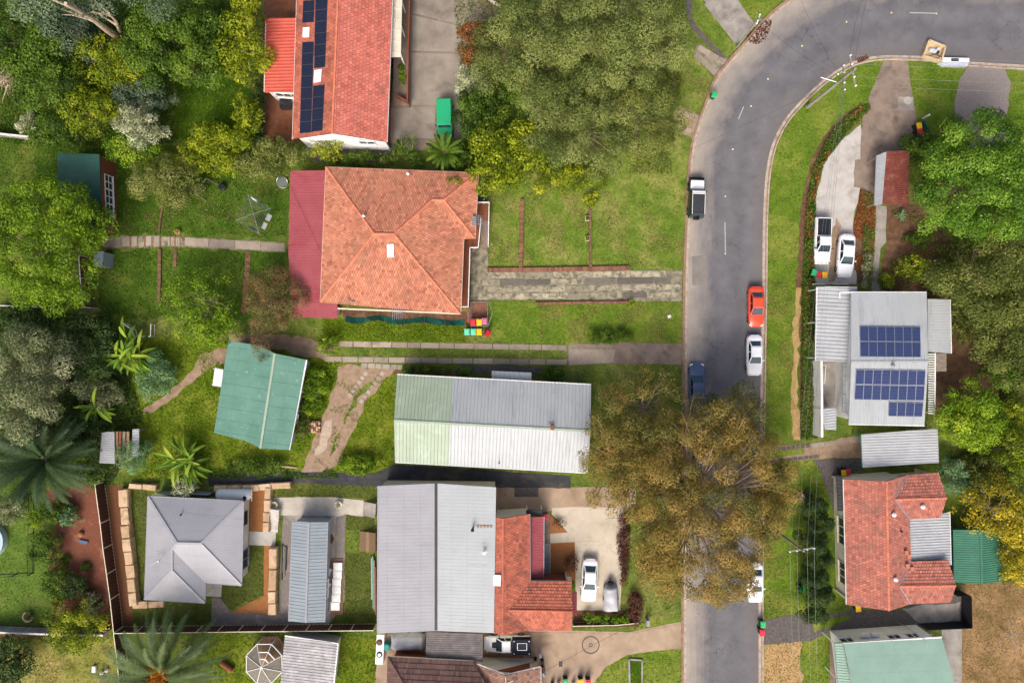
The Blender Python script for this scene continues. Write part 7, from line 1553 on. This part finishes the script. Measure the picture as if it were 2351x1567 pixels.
# --- left middle
tree('large yellow green tree over the brick garage', 85, 555, (140, 155), 8.5, 'leaf_lime', leaf=.22, aspect=.65, rc=1.1, dens=.85, bias=-.1, vis=.03); tree('yellow green foliage beside the garage windows', 215, 515, (50, 52), 6.0, 'leaf_lime', leaf=.26, bias=-.18, dens=.9)
tree('soft olive tree on the back lawn by the garage', 375, 415, (92, 62), 5.0, 'leaf_olive', leaf=.22, aspect=.5, dens=.95, bias=.02); tree('thin lime leafed tree on the lower back lawn', 455, 690, (92, 72), 4.8, 'leaf_lime', leaf=.22, aspect=.55, dens=.42, gap=.9, rc=.75, bias=-.2, bark='bark_grey', vis=.06)
tree('reddish bottlebrush tree beside the dark red annex', 625, 685, (72, 78), 5.0, 'leaf_red', leaf=.2, aspect=.35, dens=.6, rc=.8, bias=-.05, vis=.04); tree('drooping brown tree tip over the workshop roof', 600, 790, (26, 40), 4.6, 'leaf_red', leaf=.18, aspect=.3, dens=.35, rc=.5, bias=-.02)
tree('lime tree above the workshop path', 480, 760, (75, 34), 3.8, 'leaf_lime', leaf=.22, dens=.7, bias=-.1); tree('bright green bush at the end of the strip driveway', 752, 792, (24, 22), 2.2, 'leaf_lime', 'shrub', leaf=.2, bias=-.04)
tree('big grey green tree at the left edge', 70, 880, (95, 135), 8.5, 'leaf_grey', leaf=.24, aspect=.5, dens=1.1, bias=-.12); tree('dark understorey tree left of the banana plants', 190, 790, (75, 85), 4.0, 'leaf_dark', leaf=.24, bias=.08); tree('shaded shrub thicket below the maroon fence', 60, 745, (80, 40), 3.0, 'leaf_dark', 'shrub', leaf=.22)
tree('pale green shrub between the two upper banana plants', 235, 905, (48, 36), 2.6, 'leaf_grey', 'shrub', leaf=.18, dens=.8); tree('mint green shrub beside the upper banana plants', 355, 865, (42, 52), 2.6, 'leaf_mint', 'shrub', leaf=.2, aspect=.45, dens=.8); tree('mint shrub over the small lean to', 305, 1040, (34, 42), 3.0, 'leaf_mint', 'shrub', leaf=.18, aspect=.45, dens=.7)
tree('dark bush tangle above the dark palm', 175, 985, (55, 48), 3.2, 'leaf_dark', 'shrub', leaf=.22, bias=.1); tree('green bush under the dark palm', 165, 1030, (34, 30), 3.0, 'leaf_lime', 'shrub', leaf=.2, bias=-.2)
banana('banana clump beside the white rail fence', 310, 812, 10, 2.9, 2.6); banana('banana plant beside the pale green shrub', 235, 940, 4, 2.6, 1.0); banana('banana plant above the grey hip roof', 430, 1050, 8, 2.9, 1.6); banana('small banana plant in the dark thicket', 165, 950, 3, 2.3, 1.0)
spiky('spiky yellow green plant at the lower banana clump', 425, 1085, 5, 1.2, 'leaf_banana', 1.4, 1.0); tree('creamy flowering bush over the grey panel wall', 425, 1118, (28, 22), 3.0, 'leaf_white', 'shrub', leaf=.17, dens=.8, bias=.05)
palm('dark feathery palm at the left edge', 105, 1055, 5.6, 4.6, 60, 'leaf_palm_dark', None, .16, .85); palm('large date palm with orange fruit stalks at the bottom edge', 375, 1545, 6.8, 5.6, 84, 'leaf_palm', 'leaf_orange', .14, .85)
# --- bottom left
tree('yellow green shrub between the mulch and corner lawn', 168, 1440, (64, 62), 3.4, 'leaf_yellow', 'shrub', leaf=.21, bias=-.22, dens=.9); tree('dark green round bush at the bottom left corner', 28, 1515, (52, 56), 3.6, 'leaf_dark', leaf=.25, rc=.7, bias=.1)
for (x, y, rx, ry, h, m_, lab) in ((105,1258,38,42,2.4,'leaf_mid','green bush at the upper left of the red mulch'),(125,1335,30,34,2.2,'leaf_mid','dark green bush in the middle of the red mulch'),(170,1345,28,32,2.2,'leaf_dark','deep green rounded bush on the red mulch'),(138,1370,13,16,1.2,'leaf_lime','small yellow green ball bush on the red mulch'),(130,1172,32,26,2.0,'leaf_mid','green bush below the dark palm'),(155,1185,20,24,1.8,'leaf_mint','yellow flecked bush on the red mulch'),(212,1385,20,28,1.6,'leaf_grey','pale flowering bush beside the brown fence'),(150,1282,8,8,.5,'leaf_mid','tiny round plant on the red mulch'),(198,1300,9,8,.5,'leaf_mid','tiny round plant near the brown fence'),(20,1165,30,40,2.6,'leaf_grey','thin grey green bush on the left lawn'),(66,1413,7,7,.6,'leaf_mid','small plant in the stone ring'),(85,1190,20,22,1.8,'leaf_lime','lime bush on the edge of the left lawn')):
    tree(lab, x, y, (rx, ry), h, m_, 'shrub', leaf=.18 if rx > 10 else .13, bias=-.06)
for k, (x, y) in enumerate(((1350,1418),(1371,1420),(1391,1420),(1414,1421),(1434,1420))): tree('young green shrub in the row before the cream railed fence', x, y, (9, 11), 1.1, 'leaf_lime', 'shrub', leaf=.16, rc=.25, bias=-.12, group='young shrubs in a row')
tree('plum red groundcover hedge beside the covered trailer', 1458, 1395, (14, 42), 1.0, 'leaf_plum', 'shrub', leaf=.15, rc=.4); tree('plum red hedge beside the cream driveway', 1432, 1250, (10, 85), 1.0, 'leaf_plum', 'shrub', leaf=.15, rc=.4)
tree('dark twiggy shrub in the mulch front garden', 1312, 1290, (16, 26), 1.0, 'leaf_plum', 'shrub', leaf=.13, dens=.4); tree('dark plum shrubs along the front garden path', 1284, 1200, (14, 12), .8, 'leaf_plum', 'shrub', leaf=.13, dens=.4)
tree('green bush left of the white awning', 965, 850, (55, 11), 1.6, 'leaf_mid', 'shrub', leaf=.18, rc=.4); tree('dark round bush beside the white awning', 1065, 853, (18, 12), 1.6, 'leaf_mid', 'shrub', leaf=.17, rc=.4, bias=-.1); tree('dark green bush right of the white awning', 1265, 858, (30, 14), 1.6, 'leaf_mid', 'shrub', leaf=.17, rc=.4, bias=-.12)
tree('lush green bush against the workshop', 718, 880, (34, 38), 1.4, 'leaf_lime', 'shrub', leaf=.19, bias=-.16); tree('green weeds against the workshop corner', 715, 930, (30, 22), 1.0, 'leaf_lime', 'shrub', leaf=.18, bias=-.2); tree('dark bush below the workshop window', 690, 975, (22, 26), 1.2, 'leaf_olive', 'shrub', leaf=.17, bias=-.1); tree('flowering bush above the dark ground strip', 820, 1065, (50, 22), 1.4, 'leaf_lime', 'shrub', leaf=.18, bias=-.14); tree('low thicket along the dark ground strip', 590, 1070, (70, 16), 1.3, 'leaf_mid', 'shrub', leaf=.18, rc=.45)
tree('coarse dark grass clump on the lower front lawn', 1400, 772, (48, 16), .9, 'leaf_mid', 'shrub', leaf=.22, aspect=.2, rc=.4); tree('small yellow bush at the end of the lower brick edging', 1448, 694, (6, 7), .6, 'leaf_yellow', 'shrub', leaf=.13, rc=.2, bias=-.1)
tree('white flowering agapanthus bush by the garden path', 1992, 620, (12, 40), 1.0, 'leaf_grey', 'shrub', leaf=.15, rc=.35)
for (x, y, lab) in ((410,533,'yellow'),):
    for o in COL.objects:
        if o.name == 'flower_basket': p = P(x, y); leaves('flowers', np.array(p) + RNG.normal(size=(90, 3)) * .16 + np.array((0, 0, .38)), RNG.normal(size=(90, 3)) + np.array((0, 0, 1)), np.full(90, .12), .8, RNG.random(90), 'leaf_gold', o)
for o in list(COL.objects):
    if o.name.startswith('flower_pot'): p = o.location; leaves('flowers', np.array(p) + RNG.normal(size=(80, 3)) * .15 + np.array((0, 0, .55)), RNG.normal(size=(80, 3)) + np.array((0, 0, 1)), np.full(80, .14), .6, RNG.random(80), 'leaf_red' if o.name == 'flower_pot' else 'leaf_mid', o)
    if o.name.startswith('planter_box'): p = o.location; leaves('plant', np.array(p) + RNG.normal(size=(60, 3)) * .1 + np.array((0, 0, .4)), RNG.normal(size=(60, 3)) + np.array((0, 0, 1)), np.full(60, .16), .4, RNG.random(60), 'leaf_mid', o)
# --- groundcover beds and grass
scatter('leaf_litter', [(1590,880),(1738,880),(1736,1420),(1590,1420)], 1500, .02, .12, .6, 'leaf_brown', 70, zb=.07)
for k_, (poly_, n_) in enumerate((([(1125,430),(1570,440),(1570,612),(1125,610)], 9000), ([(1754,640),(1830,640),(1822,1010),(1754,1020)], 3500), ([(1240,700),(1570,700),(1570,785),(1240,785)], 3800), ([(1756,1070),(1890,1062),(1850,1400),(1756,1415)], 3000), ([(250,380),(650,395),(650,540),(250,535)], 3500), ([(1530,110),(1640,190),(1600,260),(1520,230)], 1500), ([(1350,1550),(1565,1485),(1565,1567),(1365,1567)], 900), ([(0,1480),(260,1480),(265,1567),(0,1567)], 2500))):
    scatter('dry_grass', poly_, n_, .03, .17, .35, 'blade_dry', 80 + k_, patch=(.75, .12), zb=.05)
scatter('weeds', [(770,845),(880,860),(840,920),(800,1010),(760,1070),(705,1060),(745,950)], 2600, .08, .16, .4, 'blade_weedy', 95, patch=(1.1, .12))
scatter('weeds', [(480,1076),(860,1076),(860,1098),(480,1098)], 3200, .35, .18, .5, 'leaf_mid', 96, patch=(.7, -.05))
scatter('weeds', [(1085,628),(1560,624),(1560,690),(1085,688)], 900, .06, .15, .4, 'blade_weedy', 97, patch=(1.6, .3), zb=.06)
scatter('leaf_litter', [(1712,80),(1736,62),(1764,44),(1772,52),(1760,88),(1738,104),(1722,98)], 420, .04, .2, .6, 'leaf_plum', 50, zb=.1)
scatter('groundcover', [(1836,1008),(1840,640),(1850,460),(1866,382),(1900,312),(1948,262),(1992,238),(1996,250),(1956,292),(1920,335),(1888,380),(1872,440),(1868,560),(1866,648),(1872,830),(1876,1005)], 26000, .7, .2, .6, 'leaf_mid', 51)
scatter('groundcover', [(1866,640),(1866,470),(1884,385),(1920,330),(1990,250),(1975,240),(1925,295),(1890,345),(1862,400),(1848,480),(1842,640),(1850,700)], 7000, .75, .17, .6, 'leaf_rust', 52, patch=(.9, .05), zb=.15)
scatter('groundcover', [(1842,640),(1868,640),(1874,830),(1876,1000),(1838,1000)], 5200, .9, .18, .6, 'leaf_olive', 53, zb=.1)
scatter('groundcover', [(1976,436),(2008,450),(2006,560),(2000,650),(1962,650),(1958,520)], 7000, .5, .17, .6, 'leaf_rust', 54, patch=(.7, -.15)); scatter('groundcover', [(1980,440),(2008,450),(2006,560),(2000,650),(1978,650)], 5000, .6, .17, .6, 'leaf_olive', 55)
scatter('groundcover', [(0,330),(130,340),(400,330),(400,178),(600,178),(560,0),(0,0)], 38000, .9, .22, .6, 'leaf_mid', 56); scatter('groundcover', [(0,700),(260,730),(330,960),(260,1110),(0,1090)], 26000, .8, .24, .5, 'leaf_dark', 57)
scatter('groundcover', [(300,780),(520,800),(480,1080),(300,1090)], 10000, .3, .18, .5, 'leaf_lime', 58, patch=(.5, .1)); scatter('groundcover', [(2140,560),(2351,560),(2351,1330),(2300,1340),(2160,1060),(2300,1000),(2290,850)], 30000, .8, .22, .6, 'leaf_olive', 59); scatter('groundcover', [(1050,220),(1560,200),(1540,400),(1100,400)], 16000, .4, .2, .5, 'leaf_olive', 60, patch=(.4, .0))
scatter('groundcover', [(1040,-20),(1580,-20),(1560,220),(1060,220)], 16000, .5, .22, .5, 'leaf_olive', 66); scatter('groundcover', [(745,735),(1066,748),(1066,785),(760,782)], 5000, .3, .16, .4, 'leaf_lime', 61); scatter('groundcover', [(680,840),(780,830),(760,900),(720,1000),(690,1040),(660,1030)], 6000, .3, .17, .5, 'leaf_lime', 62, patch=(.6, -.1)); scatter('groundcover', [(2040,480),(2120,480),(2220,600),(2220,690),(2040,690)], 5000, .3, .16, .5, 'leaf_olive', 63, patch=(.8, .05))
BL = {'lawn': 'blade_lawn', 'lawn_bright': 'blade_bright', 'lawn_front': 'blade_front', 'lawn_dark': 'blade_dark', 'lawn_deep': 'blade_dark', 'lawn_weedy': 'blade_weedy', 'lawn_turf': 'blade_turf', 'lawn_left': 'blade_bright', 'lawn_pale': 'blade_pale', 'lawn_brown': 'blade_dry', 'lawn_strip': 'blade_dry'}
gN = 330000; gx = RNG.uniform((-61, -41.5), (61, 41.5), (gN, 2)); hm = np.zeros(gN, bool)
for hp in HARD: hm |= inpoly(gx, hp)
gx = gx[~hm]; kind_ = np.full(len(gx), 'blade_lawn', dtype=object)
gj = gx + np.column_stack((vnoise(gx, 1.1, 31), vnoise(gx, 1.1, 32))) * .7
for lp, lm in LAWNS: kind_[inpoly(gj, lp)] = BL[lm]
for bm in sorted(set(BL.values())):
    q = gx[kind_ == bm]; n = len(q)
    if not n: continue
    hgt = .12 if bm in ('blade_weedy', 'blade_dark') else .07; v = vnoise(q, .55, 5); v2 = vnoise(q, 1.9, 6)
    pos = np.column_stack((q, .035 + hgt * .5 * RNG.random(n))); leaves('grass', pos, RNG.normal(size=(n, 3)) * .55 + np.array((0, 0, .75)), RNG.uniform(.1, .24, n) * (1.25 if hgt > .1 else 1), .4, .47 + .27 * v + .2 * v2 + RNG.normal(size=n) * .17, bm, kind='stuff')
